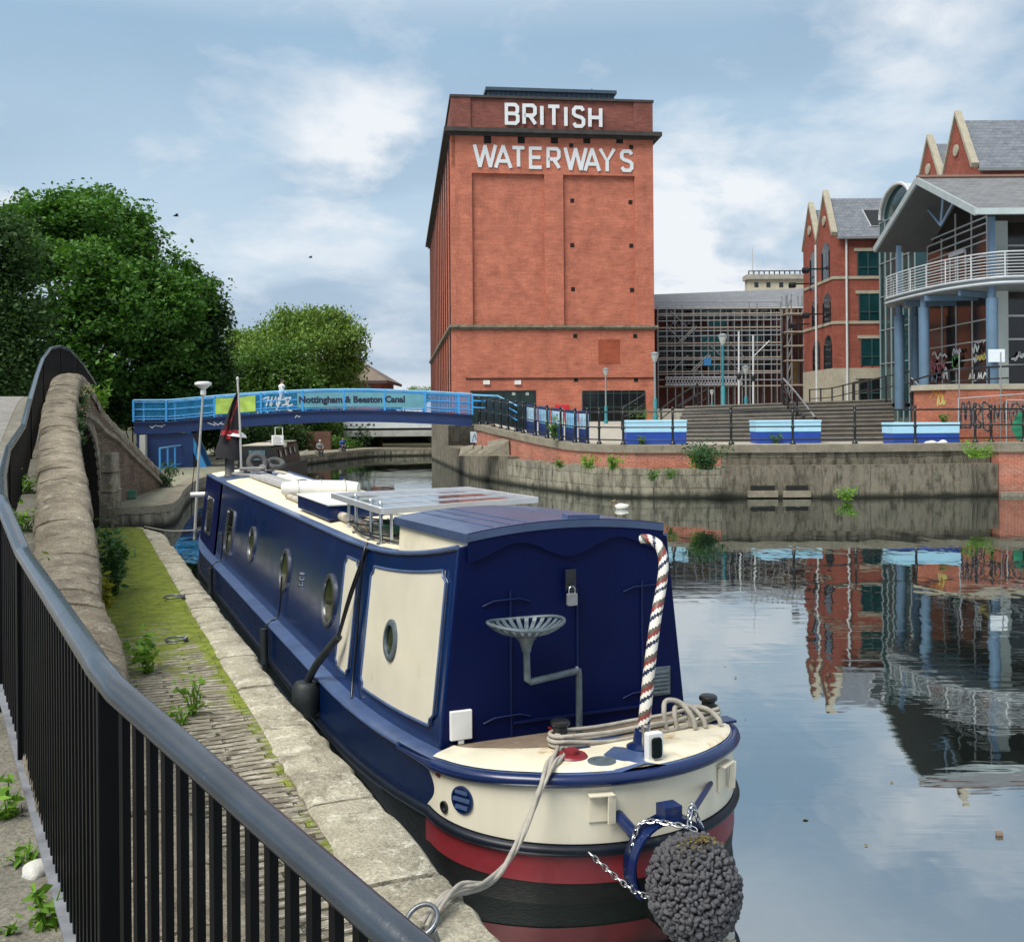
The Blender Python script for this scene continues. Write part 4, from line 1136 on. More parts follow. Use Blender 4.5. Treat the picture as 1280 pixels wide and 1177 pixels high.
p, d, n = WY(23.0); weed('ivy', 'bright green leaves growing at the near side of the bridge arch', (p[0]+n[0]*.30, p[1]+n[1]*.30-1.0, 1.75), .6, .2, 90, .10, LV['weed'], 22, cat='plant', stems=8)
p, d, n = WY(35.0); weed('bush', 'small dark bush at the bottom end of the sloping parapet', (p[0]+n[0]*.5, p[1]+n[1]*.5-.6, .5), .9, .5, 380, .13, LV['weed_dark'], 23, cat='bush', stems=14)
for k, (yy_, o) in enumerate(((9.2, .42), (11.2, .42), (13.3, .45), (7.4, .36))):
    p, d, n = WY(yy_); weed('moss_tuft', ['grass tuft in the gap behind the railing, second nearest', 'grass tuft in the gap behind the railing, third nearest', 'grass tuft behind the railing where the parapet starts to climb', 'grass tuft behind the railing just past the handrail bend'][k], (p[0]-n[0]*o, p[1]-n[1]*o, p[3]+.02), .2, .3, 120, .09, LV['weed'], 30+k, cat='plant', stems=10)
# white stone by the railing foot
mb = MB(); mb.blob((0, 0, .02), .055, .07, .045, 16, 10); mb.v = [(x*(1+.12*math.sin(9*y*9+z*40)), y*(1+.1*math.sin(x*70)), z) for x, y, z in mb.v]; rs = mb.build('stone', plain('white_stone', (.45, .45, .42), .9, .2, 9, .012), smooth=60, loc=G(46, 1095, 1.02)); tag(rs, 'white stone lying at the foot of the black railing', 'stone')
# mooring rings on the quay
IRON = plain('ring_iron', (.16, .18, .20), .4, .3, 12, metal=.7)
def moor_ring(px, py, z, r, label, tilt=0., rz_=0.):
    o = thing('mooring_ring', label, 'ring', G(px, py, z), rz_)
    mb = MB(); pts = [Vector((r*math.cos(a), r*math.sin(a)*math.cos(tilt), r*math.sin(a)*math.sin(tilt)+.015+(r*math.sin(tilt)))) for a in [2*math.pi*k/28 for k in range(29)]]
    mb.tube(pts, .011, 8, cap=False); mb.build('hoop', IRON, o, smooth=60)
    mb = MB(); mb.tube([(r*.85, 0, -.02), (r*.92, -.015, .03), (r*1.05, -.01, .04), (r*1.1, .01, -.02)], .013, 8); mb.build('staple', IRON, o, smooth=60)
    return o
moor_ring(220, 800, .56, .105, 'grey iron mooring ring lying on the setts')
moor_ring(217, 747, .57, .12, 'iron ring lying on the coping stones near the far end', 0, .4)
moor_ring(527, 1166, .57, .075, 'blue grey iron ring on the coping that holds the stern rope', rad(35), -.6)
mb = MB(); mb.box(-.14, .14, -.1, .1, 0, .22); mb.box(-.15, .15, -.11, .11, .2, .24); bx = mb.build('utility_box', plain('green_plastic', (.05, .17, .11), .5, .15, 5), loc=G(164, 623, .55), rz=.3, bevel=.02); tag(bx, 'small green box on the ground below the sloping brick wall', 'box')
# ---------------------------------------------------------------- things on and about the boat
def boat_thing(name, label, cat, x, y, z, group=None): return thing(name, label, cat, BL(x, y, z), QYAW, group)
# padlock
pk = boat_thing('padlock', 'small steel padlock hanging from the hasp of the stern bulkhead', 'padlock', -.005, -.095, 1.60)
mb = MB(); mb.prism(rrect(.075, .085, .012), (0, .012, 0), (1, 0, 0), (0, 0, 1), .026); mb.build('lock_body', M['grey_metal'], pk, bevel=.004)
mb = MB(); mb.tube([(-.022, 0, .04), (-.022, 0, .07), (-.012, 0, .086), (.012, 0, .086), (.022, 0, .07), (.022, 0, .04)], .006, 8); mb.build('shackle', M['chrome'], pk, smooth=60)
# stern button fender
fd = boat_thing('stern_fender', 'big round knotted grey rope fender chained behind the stern', 'fender', FC.x, FC.y-.06, FC.z-.04)
KT = NT('fender_rope'); kg = KT.n('ShaderNodeNewGeometry'); kn = KT.noise(KT.coord('Object'), 60, 4, .7)
KN = KT.finish(KT.mix(KT.math('MULTIPLY', kn, 1.0), KT.mix(kg.outputs['Random Per Island'], (.018, .019, .024), (.055, .058, .066)), (.12, .12, .13)), .95, KT.bump(kn, .9, .006), spec=.2)
rng = np.random.default_rng(4); mb = MB()
N_ = 1250
for k in range(N_):
    zz_ = 1-2*(k+.5)/N_; a = k*2.39996; r_ = math.sqrt(1-zz_*zz_)
    d = Vector((r_*math.cos(a), zz_, r_*math.sin(a)))
    c_ = Vector((d.x*.232, d.y*.25, d.z*.27))
    u_ = d.orthogonal().normalized(); v_ = d.cross(u_); th = (.75 if k % 2 else -.75)+rng.normal()*.45
    t_ = u_*math.cos(th)+v_*math.sin(th); w_ = d.cross(t_)
    s_ = rng.uniform(.8, 1.25); c_ = c_*(1+rng.normal()*.018)+Vector(rng.normal(size=3))*.006; b0 = len(mb.v); q = MB(); q.blob((0, 0, 0), 1, 1, 1, 7, 4)
    mb.add([c_+t_*(p[0]*.021*s_)+w_*(p[1]*.0125*s_)+d*(p[2]*.017*s_) for p in q.v], q.f)
mb.blob((0, 0, 0), .216, .234, .253, 18, 12)
mb.build('rope_ball', KN, fd, smooth=70)
MOSS = plain('dry_moss', (.12, .095, .03), .95, .5, 25, .01, 60)
nq = 260; rx_ = np.abs(rng.normal(size=nq))*.045; aa = rng.uniform(0, 6.28, nq)
leaf_mesh(np.stack([rx_*np.cos(aa)*1.5, -.06+rx_*np.sin(aa), .288-rx_**2*4+rng.uniform(-.01, .008, nq)], 1), .02, rng, MOSS, 'moss_leaves', fd)
def chain(name, pts, label, cat='chain', pitch=.04, r=.0055, wl=.026):
    P = resample([Vector(p) for p in pts], pitch); o = thing(name, label, cat, P[0]); mb = MB()
    for i, (a, b) in enumerate(zip(P, P[1:])):
        d = (b-a).normalized(); u = d.orthogonal().normalized(); v = d.cross(u); ax = u if i % 2 else v; c = (a+b)/2-P[0]
        lp = [c+d*(math.cos(t)*pitch*.68)+ax*(math.sin(t)*wl*.5) for t in [2*math.pi*k/12 for k in range(13)]]
        mb.tube(lp, r, 6, cap=False)
    mb.build('links', M['chrome'], o, smooth=60); return o
q2, n2_, u2 = sternpt(rad(70), zs(-1)+.0, .03)
p0 = BL(*q2); p1 = BL(FC.x-.16, FC.y-.16, FC.z-.07)
chain('fender_chain', smooth_line([tuple(p0), tuple((p0+p1)/2+Vector((0, 0, -.055))), tuple(p1)], 8), 'galvanised chain from the stern strake down to the round rope fender')
a0 = BL(FC.x-.24, FC.y+.2, FC.z+.10)
chain('collar_chain', smooth_line([tuple(a0), tuple(BL(FC.x-.17, FC.y+.2, FC.z+.25)), tuple(BL(FC.x-.02, FC.y+.06, FC.z+.26)), tuple(BL(FC.x+.10, FC.y+.02, FC.z+.22))], 8), 'short bright chain looped over the blue collar above the rope fender')
a0 = BL(FC.x+.04, FC.y+.05, FC.z+.25)
chain('loop_chain', smooth_line([tuple(a0), tuple(BL(FC.x+.13, FC.y+.16, FC.z+.32)), tuple(BL(FC.x+.2, FC.y+.2, FC.z+.20)), tuple(BL(FC.x+.23, FC.y+.14, FC.z+.08))], 8), 'dangling chain on the water side of the round rope fender')
# rope wound between the two dollies
ROPE = M['rope']
def rope_strands(mb, pts, r=.014, k=2, tw=.16):
    P = resample([Vector(p) for p in pts], .03)
    for s_ in range(k):
        q = []
        for i, p in enumerate(P):
            d = (P[min(i+1, len(P)-1)]-P[max(i-1, 0)]).normalized(); u = d.cross(Vector((0, 0, 1)));
            u = u.normalized() if u.length > .01 else Vector((1, 0, 0)); v = u.cross(d); a = i*.03/tw*2*math.pi+s_*2*math.pi/k
            q.append(p+(u*math.cos(a)+v*math.sin(a))*r*.55)
        mb.tube(q, r*.72, 7)
d0 = Vector((-.30, -.52)); d1 = Vector((.87, -.40))
rw = boat_thing('rope_winding', 'pale grey rope wound between the two black dollies on the stern deck', 'rope', 0, 0, 0)
mb = MB(); rr = random.Random(8)
for k in range(3):
    zz_ = zg(-.5)+.055+.03*k; r_ = .066+.008*(k % 2); d = (d1-d0).normalized(); n_ = Vector((-d.y, d.x)); pts = []
    sag = rr.uniform(.01, .04)
    for i in range(9): a = math.pi/2+math.pi*i/8; pts.append((d0.x+d.x*math.cos(a)*r_+n_.x*math.sin(a)*r_, d0.y+d.y*math.cos(a)*r_+n_.y*math.sin(a)*r_, zz_))
    for t in (.25, .5, .75): pts.append((lerp(d0.x, d1.x, t)-n_.x*(r_+.02), lerp(d0.y, d1.y, t)-n_.y*(r_+.02), zz_-sag))
    for i in range(9): a = -math.pi/2+math.pi*i/8; pts.append((d1.x+d.x*math.cos(a)*r_+n_.x*math.sin(a)*r_, d1.y+d.y*math.cos(a)*r_+n_.y*math.sin(a)*r_, zz_))
    for t in (.75, .5, .25): pts.append((lerp(d0.x, d1.x, t)+n_.x*(r_-.02), lerp(d0.y, d1.y, t)+n_.y*(r_-.02), zz_-sag))
    pts.append(pts[0]); mb.tube(smooth_line(pts, 4), .0135, 9)
mb.build('windings', ROPE, rw, smooth=60)
mb = MB()
for x_, h_ in ((.52, .17), (.60, .13), (.72, .10)):
    z = zg(-.5)+.05
    mb.tube(smooth_line([(x_-.06, -.53, z), (x_-.07, -.52, z+h_*.7), (x_-.02, -.47, z+h_), (x_+.07, -.50, z+h_*.9), (x_+.12, -.56, z+h_*.4), (x_+.13, -.58, z)], 5), .0165, 9)
mb.build('knot_loops', ROPE, rw, smooth=60)
# stern mooring line to the quay ring
ml = thing('mooring_line', 'pale doubled rope running from the stern dolly down to the quay ring', 'rope', BL(-.30, -.52, .8))
ctl = [BL(-.34, -.56, .86), D(699, 934, 6.45), D(687, 952, 6.10), D(676, 985, 5.90), D(664, 1016, 5.84), D(643, 1062, 5.65), D(620, 1094, 5.35), D(592, 1112, 5.05), D(562, 1117, 4.90), D(540, 1136, 4.72), D(522, 1156, 4.6)]
mb = MB(); O_ = BL(-.30, -.52, .8)
c2 = [Vector(p)-O_ for p in ctl]
rope_strands(mb, smooth_line([tuple(p) for p in c2], 6), .018, 2, .9)
ctl[-4:] = [D(600, 1104, 5.05), D(575, 1107, 4.93), D(552, 1128, 4.74), D(531, 1164, 4.58)]; ctl[1] = D(709, 936, 6.45); ctl[2] = D(694, 954, 6.10)
rope_strands(mb, smooth_line([tuple(Vector(p)-O_) for p in ctl], 6), .015, 2, .7)
mb.build('strands', ROPE, ml, smooth=60)
# side fenders
def side_fender(label, y, big):
    o = boat_thing('side_fender', label, 'fender', -1.15 if big else -1.10, y, .1, 'fenders hung along the boat side')
    mb = MB()
    if big:
        mb.lathe([(.001, 0), (.10, .01), (.125, .05), (.13, .16), (.125, .27), (.10, .31), (.03, .32)], (-.02, 0, .0), (0.05, 0, 1), 20); mb.build('fender_body', M['rubber'], o, smooth=50)
        mb = MB(); mb.tube(smooth_line([(.0, .0, .30), (.06, -.15, .5), (.19, -.46, .80)], 4), .036, 12); mb.build('sleeve', M['rubber'], o, smooth=60)
        mb = MB(); a = (.19, -.46, .80)
        for dx in (-.015, .02): mb.tube(smooth_line([(a[0], a[1]+dx, a[2]), (.26, -.64+dx*2, 1.2), (.36, -.84+dx, zr(y)-.1+.03)], 4), .011, 8)
        mb.build('cord', M['black'], o, smooth=60)
    else:
        mb.tube([(-.02, 0, -.08), (-.02, 0, .32)], .045, 12); mb.build('fender_body', M['rubber'], o, smooth=50)
        mb = MB(); mb.tube(smooth_line([(-.02, 0, .3), (.05, .0, .40), (.15, .02, .46), (.19, .02, .9)], 4), .010, 8); mb.build('cord', M['black'], o, smooth=60)
    return o
side_fender('fat black rubber fender on a sleeved cord hanging beside the cream side panels', 3.12, True)
side_fender('thin black fender hanging down the middle of the navy hull side', 5.68, False)
side_fender('thin black fender hanging below the window nearest the bow', 10.9, False)
o = boat_thing('cord', 'thin black cord trailing from the roof edge down between the cream panels', 'cord', -.8, 2.3, 1.7)
mb = MB(); mb.tube(smooth_line([(.02, .02, .06), (-.03, -.02, -.05), (-.055, .02, -.4), (-.08, .02, -.75), (-.12, .0, -1.05), (-.16, -.1, -1.22), (-.17, -.14, -1.21)], 5), .010, 8); mb.build('strand', M['black'], o, smooth=60)
# solar panels
SOL = None
def solar_mat():
    t = NT('solar_glass'); uv = t.coord('Object')
    b = t.n('ShaderNodeTexBrick'); t.l(uv, b.inputs['Vector']); b.offset = 0; b.inputs['Scale'].default_value = 1; b.inputs['Brick Width'].default_value = .16; b.inputs['Row Height'].default_value = .32; b.inputs['Mortar Size'].default_value = .006
    b.inputs['Color1'].default_value = (.02, .025, .045, 1); b.inputs['Color2'].default_value = (.03, .03, .05, 1); b.inputs['Mortar'].default_value = (.45, .47, .5, 1)
    return t.finish(b.outputs[0], .13, spec=.9, coat=.8)
SOL = solar_mat(); ALU = plain('aluminium', (.62, .64, .66), .35, .06, 5, metal=.6)
o = boat_thing('solar_panel', 'large framed solar panel standing on legs on the boat roof', 'solar panel', 0, 2.0, 2.04)
pts = [Vector(BL(0, 0)) for _ in range(0)]
def TP(x, y, z): return Vector((x, y, z))
c4 = [TP(-.70, .12, .0), TP(.66, -.02, .055), TP(.56, 1.50, .055), TP(-.68, 2.05, .0)]
mb = MB(); mb.add([p+Vector((0, 0, .004)) for p in c4], [(0, 1, 2, 3)]); mb.build('panel_glass', SOL, o)
mb = MB()
for i in range(4): mb.beam(c4[i], c4[(i+1) % 4], .045, .05)
for t in (.34, .67): mb.beam(c4[0].lerp(c4[3], t)+Vector((0, 0, .008)), c4[1].lerp(c4[2], t)+Vector((0, 0, .008)), .03, .012)
mb.build('panel_frame', ALU, o)
for x, y in ((-.6, .2), (.55, .1), (-.58, 1.8), (.48, 1.35)):
    mb = MB(); mb.tube([(x, y, -.02), (x, y, roofz(x, y+2)-2.04-.01)], .014, 8); mb.build('leg', ALU, o)
# roof box with white lid
o = boat_thing('roof_box', 'low navy box with a white lid on the boat roof before the solar panel', 'box', -.36, 5.0, roofz(-.36, 5)-.01)
mb = MB(); mb.box(-.30, .30, -.65, 1.0, 0, .15); mb.build('box_body', M['navy_side'], o, bevel=.008)
mb = MB(); mb.box(-.31, .31, -.67, 1.02, .152, .172); mb.build('lid', M['white'], o, bevel=.006)
# white padded roll
o = boat_thing('fender_roll', 'white padded fender roll lying on the boat roof', 'roll', -.10, 7.3, roofz(0, 7.3)+.10)
mb = MB(); mb.tube([(-.45, .25, 0), (-.3, .16, .0), (0, 0, 0), (.3, -.16, 0), (.45, -.25, 0)], [.085, .11, .115, .11, .085], 16); rl_ = mb.build('padding', plain('white_vinyl', (.62, .62, .60), .5, .12, 6, .004, 15), o, smooth=50)
mb = MB()
for t in (-.28, 0, .28): mb.tube([(t+.062*0+math.cos(a)*0, -t*.53+math.cos(a)*.118, math.sin(a)*.118) for a in [2*math.pi*k/20 for k in range(21)]], .008, 6, cap=False)
mb.build('tie', M['rope'], o)
# mottled pole and boat hook, gang plank
BIRCH = plain('birch_pole', (.40, .36, .30), .8, .25, 5, .003, dirt=((.05, .045, .04), .56, 9))
o = boat_thing('wooden_pole', 'mottled birch pole lying along the left roof edge', 'pole', -.52, 3.2, roofz(-.52, 4)+.05)
mb = MB(); mb.tube([(0, 0, .0), (.0, 2, -.0), (.03, 4.4, -.01)], [.05, .045, .035], 10); mb.build('pole_shaft', BIRCH, o, smooth=60)
o = boat_thing('boat_hook', 'dark wooden boat hook lying along the right roof edge', 'boat hook', .62, 4.0, roofz(.62, 5)+.04)
mb = MB(); mb.tube([(0, 0, 0), (0, 6.5, 0)], .03, 8); mb.build('pole_shaft', BIRCH, o, smooth=60)
mb = MB(); mb.tube([(0, 6.5, 0), (0, 6.7, 0), (.06, 6.74, .0), (.1, 6.68, 0)], .012, 6); mb.build('hook', M['steel'], o)
o = boat_thing('gang_plank', 'long grey ribbed gang plank lying along the middle of the boat roof', 'plank', -.16, 6.0, roofz(.0, 8)+.015)
mb = MB(); mb.box(-.16, .16, 2.0, 6.2, 0, .035)
for x in (-.15, -.07, .07, .15): mb.box(x-.012, x+.012, 2.0, 6.2, .035, .05)
mb.build('plank', plain('plank_grey', (.36, .36, .36), .6, .15, 4, dirt=((.2, .19, .17), .6, 4)), o)
o = boat_thing('cabin_plank', 'second grey plank lying beside the gang plank towards the water', 'plank', .26, 6.0, roofz(.26, 8)+.015)
mb = MB(); mb.box(-.11, .11, 1.4, 6.0, 0, .04); mb.box(-.09, -.05, 1.4, 6, .04, .05); mb.box(.05, .09, 1.4, 6, .04, .05); mb.build('plank', M['white'], o)
# chrome roof stanchions
for y, x, h in ((3.35, -.62, .36), (2.72, -.64, .36), (2.32, -.66, .36)):
    z = roofz(x, y); mb = MB(); mb.tube([(x, y, z-.01), (x, y, z+h-.02), (x, y+.015, z+h)], .016, 10); mb.lathe([(.04, 0), (.04, .012), (.02, .016)], (x, y, z), (0, 0, 1), 12); mb.build('stanchion', M['chrome'], boat, smooth=50)
o = boat_thing('roof_cable', 'tangle of dark cable lying on the cream roof around the chrome stanchions', 'cable', -.5, 2.6, roofz(-.5, 2.6)); rr = random.Random(2); mb = MB()
pts = [(rr.uniform(-.2, .3), rr.uniform(-.6, 1.2), .03+rr.uniform(0, .05)) for _ in range(16)]; mb.tube(smooth_line(pts, 6), .009, 6)
pts = [(-.15, -.9, .05), (-.1, -.5, .02), (-.18, .2, .02), (-.13, .8, .02)]; mb.tube(smooth_line(pts, 6), .012, 6); mb.build('strand', M['black'], o, smooth=60)
o = boat_thing('green_hose', 'coil of green hose lying under the solar panel', 'hose', -.28, 2.5, roofz(-.28, 2.5)+.02); mb = MB()
mb.tube([(math.cos(k*.5)*(.22+.002*k), math.sin(k*.5)*(.3+.002*k), .015+.0012*k) for k in range(60)], .013, 6); mb.build('coil', plain('green_rubber', (.02, .12, .07), .5, .2, 5), o, smooth=60)
# mushroom vents
for x, y in ((.05, 4.4), (.12, 9.6), (.1, 12.5)):
    z = roofz(x, y); mb = MB(); mb.lathe([(.05, 0), (.05, .05), (.10, .055), (.10, .07), (.05, .095), (.001, .10)], (x, y, z), (0, 0, 1), 18); mb.build('roof_vent', M['black'] if y > 9 else M['chrome'], boat, smooth=40)
# small blue ventilator on the hatch
# chimney with its bag cover
cxy = (-.54, 12.9); cz = roofz(*cxy)
mb = MB(); mb.lathe([(.10, 0), (.10, .02), (.085, .04), (.085, .62)], (*cxy, cz), (0, 0, 1), 18); mb.build('chimney', plain('chimney_grey', (.12, .12, .115), .6, .3, 8, .003), boat, smooth=40)
o = boat_thing('chimney_cover', 'ragged black bag with a white cap tied over the boat chimney', 'cover', *cxy, cz+.42); mb = MB(); rr = random.Random(4)
rows = []
for r_, z in ((.09, .50), (.15, .42), (.19, .25), (.23, .05), (.26, -.10)): rows.append([(r_*math.cos(a)*rr.uniform(.85, 1.15), r_*math.sin(a)*rr.uniform(.85, 1.15), z+rr.uniform(-.03, .03)) for a in [2*math.pi*k/16 for k in range(16)]])
mb.grid(rows, close=True); mb.build('bag', M['dark_cloth'], o, smooth=60)
mb = MB(); mb.lathe([(.24, .31), (.21, .36), (.10, .42), (.001, .44)], (0.03, 0, 0), (.15, 0, 1), 18); mb.build('cap', M['white'], o, smooth=50)
# flag on its pole
o = boat_thing('flag', 'black and red flag drooping from a pale pole on the boat roof', 'flag', -.36, 12.7, roofz(-.36, 12.7)); mb = MB()
mb.tube([(0, 0, 0), (-.02, 0, .9), (-.055, .0, 1.72)], [.022, .02, .018], 10); mb.lathe([(.02, 0), (.03, .02), (.02, .06), (.001, .07)], (-.055, 0, 1.71), (0, 0, 1), 10); mb.build('flag_pole', plain('pole_pale', (.42, .42, .40), .5, .1, 6), o, smooth=50)
FLAG = NT('flag_cloth'); tx = FLAG.coord('UV'); sx_ = FLAG.n('ShaderNodeSeparateXYZ'); FLAG.l(tx, sx_.inputs[0])
FB = plain('flag_black', (.008, .007, .009), .85, .2, 5); FR = plain('flag_red', (.30, .012, .02), .8, .15, 5)
bpy.data.materials.remove(FLAG.mat)
rows = []; nz = 22; nx = 12
for i in range(nz+1):
    t = i/nz; z = 1.58-.92*t; wd = .03+.30*t**.8
    rows.append([(-.045-wd*(j/nx)+.0, .035*math.sin(j*1.6+t*2)*(j/nx), z-.10*(j/nx)*(1-t)) for j in range(nx+1)])
def fm(i, j):
    t = i/nz; u = j/nx
    if .80 < t < .90: return 1
    if abs((t-.55)*1.2-(u-.5)*1.0) < .06 and t < .82: return 1
    if t > .9 and .35 < u < .6: return 1
    return 0
mb = MB(); mb.grid(rows, mif=fm); mb.build('cloth', [FB, FR], o, smooth=70)
# aerial on a pole at the bow
pp = D(243, 655, 20.6); p_top = D(254, 487, 20.6)
o = thing('aerial_pole', 'thin leaning pole with a white dish shaped aerial at the bow', 'aerial', pp); mb = MB(); v = p_top-pp
mb.tube([(0, 0, -.3), tuple(v*.5), tuple(v)], [.03, .024, .02], 10); mb.build('pole_shaft', plain('pole_grey', (.36, .36, .34), .5, .15, 6), o, smooth=60)
mb = MB(); mb.lathe([(.03, -.12), (.055, -.10), (.055, -.02), (.04, 0), (.10, .05), (.165, .10), (.165, .14), (.10, .16), (.001, .165)], v, (0, 0, 1), 24); mb.build('aerial_dish', M['white'], o, smooth=50)
mb = MB(); mb.tube(smooth_line([tuple(v*.95), tuple(v*.6+Vector((-.05, 0, 0))), tuple(v*.3+Vector((-.10, 0, -.1))), (-.06, 0, .1)], 4), .008, 6); mb.build('wire', M['black'], o)
# bow line to the quay
a = BL(-.95, 14.9, .62); b = G(181, 658, .58)
o = thing('bow_line', 'thin grey rope stretched from the bow to the end of the quay', 'rope', a); mb = MB(); mb.tube(smooth_line([(0, 0, 0), tuple((b-a)*.5+Vector((0, 0, -.05))), tuple(b-a)], 6), .014, 6); mb.build('strand', ROPE, o, smooth=60)
# bow fittings
mb = MB(); mb.tube([(-.55, 14.3, .95), (-.75, 14.6, .75), (-.9, 15.0, .62)], .03, 8); mb.build('bow_handrail', M['chrome'], boat, smooth=60)
mb = MB(); mb.lathe([(.001, -.25), (.05, -.24), (.055, 0), (.05, .24), (.001, .25)], (-.83, 14.45, 1.35), (1, -.2, 0), 12); mb.build('bow_lamp', M['white'], boat, smooth=50)
# tyre and ring on the fore roof
TY = plain('tyre_rubber', (.055, .058, .06), .75, .3, 6, .004)
for lab, (x, y, tl, r) in (('grey tyre standing on its edge at the front of the boat roof', (.06, 13.6, 1.1, .15)), ('grey tyre lying flat beside the standing tyre on the boat roof', (.42, 13.7, .5, .14))):
    o = boat_thing('tyre', lab, 'tyre', x, y, roofz(.3, 13.6)+.02+(r if tl > 1 else .12), 'tyres on the fore roof'); mb = MB()
    mb.tube([(r*math.cos(t), r*math.sin(t)*math.cos(tl), r*math.sin(t)*math.sin(tl)) for t in [2*math.pi*k/30 for k in range(31)]], .055, 12, cap=False); mb.build('tread', TY, o, smooth=60)
o = boat_thing('rope_heap', 'heap of folded grey rope and fittings before the chimney', 'rope', -.35, 12.2, roofz(-.35, 12.2)); mb = MB(); rr = random.Random(6)
mb.tube(smooth_line([(rr.uniform(-.2, .4), rr.uniform(-.4, .5), .03+.015*k) for k in range(12)], 6), .026, 8); mb.build('strand', plain('grey_cordage', (.2, .2, .21), .8, .25, 8, .004), o, smooth=60)

# ---------------------------------------------------------------- lettering
def stroke_mesh(mb, lines, w_, o, ux, uy, depth=.03, mi=0, cmin=.6, step=.004):
    """polylines drawn as flat bars with mitred corners, standing proud of a wall"""
    ux = Vector(ux); uy = Vector(uy); o = Vector(o)
    for ln in lines:
        P = [Vector((p[0], p[1])) for p in ln]; k = len(P); closed = (P[0]-P[-1]).length < 1e-6
        if closed: P = P[:-1]; k -= 1
        Lf, Rt = [], []
        for i in range(k):
            a = P[i-1] if (i > 0 or closed) else None; b = P[(i+1) % k] if (i < k-1 or closed) else None
            d1 = (P[i]-a).normalized() if a is not None else None; d2 = (b-P[i]).normalized() if b is not None else None
            if d1 is None: d1 = d2
            if d2 is None: d2 = d1
            t = d1+d2
            t = t.normalized() if t.length > .05 else d1
            n = Vector((-t.y, t.x)); c = max(cmin, n.dot(Vector((-d1.y, d1.x)))); h = w_/2/c
            Lf.append(P[i]+n*h); Rt.append(P[i]-n*h)
        nn = ux.cross(uy).normalized()*(depth+math.copysign(step, depth)*lines.index(ln))
        rng_ = range(k) if closed else range(k-1)
        for i in rng_:
            j = (i+1) % k; q = [o+ux*p.x+uy*p.y for p in (Lf[i], Rt[i], Rt[j], Lf[j])]; r_ = [p+nn for p in q]
            mb.add(q+r_, [(4, 5, 6, 7), (0, 1, 5, 4), (1, 2, 6, 5), (2, 3, 7, 6), (3, 0, 4, 7)], mi)
GL = {  # block letters on a unit height
 'B': (.62, [[(0, 0), (0, 1), (.48, 1), (.6, .88), (.6, .62), (.48, .52), (.62, .40), (.62, .12), (.5, 0), (0, 0)], [(0, .52), (.48, .52)]]),
 'R': (.62, [[(0, 0), (0, 1), (.48, 1), (.6, .88), (.6, .58), (.48, .46), (0, .46)], [(.3, .46), (.62, 0)]]),
 'I': (.0, [[(0, 0), (0, 1)]]),
 'T': (.62, [[(0, 1), (.62, 1)], [(.31, 1), (.31, 0)]]),
 'S': (.58, [[(.58, .84), (.46, 1), (.12, 1), (0, .88), (0, .66), (.12, .56), (.46, .46), (.58, .36), (.58, .12), (.46, 0), (.12, 0), (0, .16)]]),
 'H': (.6, [[(0, 0), (0, 1)], [(.6, 0), (.6, 1)], [(0, .5), (.6, .5)]]),
 'W': (.95, [[(0, 1), (.25, 0)], [(.23, 0), (.49, .98)], [(.46, .98), (.72, 0)], [(.70, 0), (.95, 1)]]),
 'A': (.74, [[(0, 0), (.385, 1)], [(.355, 1), (.74, 0)], [(.14, .3), (.6, .3)]]),
 'E': (.54, [[(.54, 1), (0, 1), (0, 0), (.54, 0)], [(0, .52), (.48, .52)]]),
 'Y': (.74, [[(0, 1), (.37, .45), (.74, 1)], [(.37, .45), (.37, 0)]]),
}
def text_mesh(name, txt, size, mat, parent, loc, ux, uy, bold=.0, depth=.01):
    cu = bpy.data.curves.new(name, 'FONT'); cu.body = txt; cu.size = size; cu.extrude = depth; cu.offset = bold; cu.resolution_u = 3
    o = bpy.data.objects.new(name, cu); COL.objects.link(o)
    dg = bpy.context.evaluated_depsgraph_get(); me = bpy.data.meshes.new_from_object(o.evaluated_get(dg)); bpy.data.objects.remove(o)
    me.name = name; me.materials.clear(); me.materials.append(mat)
    q = bpy.data.objects.new(name, me); COL.objects.link(q)
    ux = Vector(ux).normalized(); uy = Vector(uy).normalized(); n = ux.cross(uy)
    m = Matrix((ux, uy, n)).transposed().to_4x4(); m.translation = Vector(loc); q.matrix_basis = m; q.parent = parent
    return q

# ---------------------------------------------------------------- the blue footbridge
FL = plain('footbridge_light_blue', (.03, .25, .57), .45, .1, 4, coat=.1, dirt=((.12, .3, .45), .68, 5))
FDK = plain('footbridge_dark_blue', (.003, .022, .10), .5, .15, 3, coat=.1, dirt=((.02, .04, .10), .64, 3))
FW = plain('footbridge_pale_rail', (.17, .43, .68), .5, .1, 4)
B0 = Vector((-17.3, 47.6, 0)); B1 = Vector((-1.9, 49.6, 0)); BU = (B1-B0).normalized(); BV = Vector((BU.y, -BU.x, 0)); LB = (B1-B0).length  # BV towards the camera
fb = thing('footbridge', 'arched blue steel footbridge spanning the canal beside the brick warehouse', 'footbridge', B0)
def FBp(s, v, z): return BU*s+BV*v+Vector((0, 0, z))
def zt(s):   # top of girder
    t = s/LB
    return 2.66 if s < 1.6 else lerp(2.66, 3.12, math.sin(min(1, (s-1.6)/(LB*.62-1.6))*math.pi/2)) if t < .62 else 3.12-.26*((t-.62)/.38)**1.7
ss = [LB*k/40 for k in range(41)]
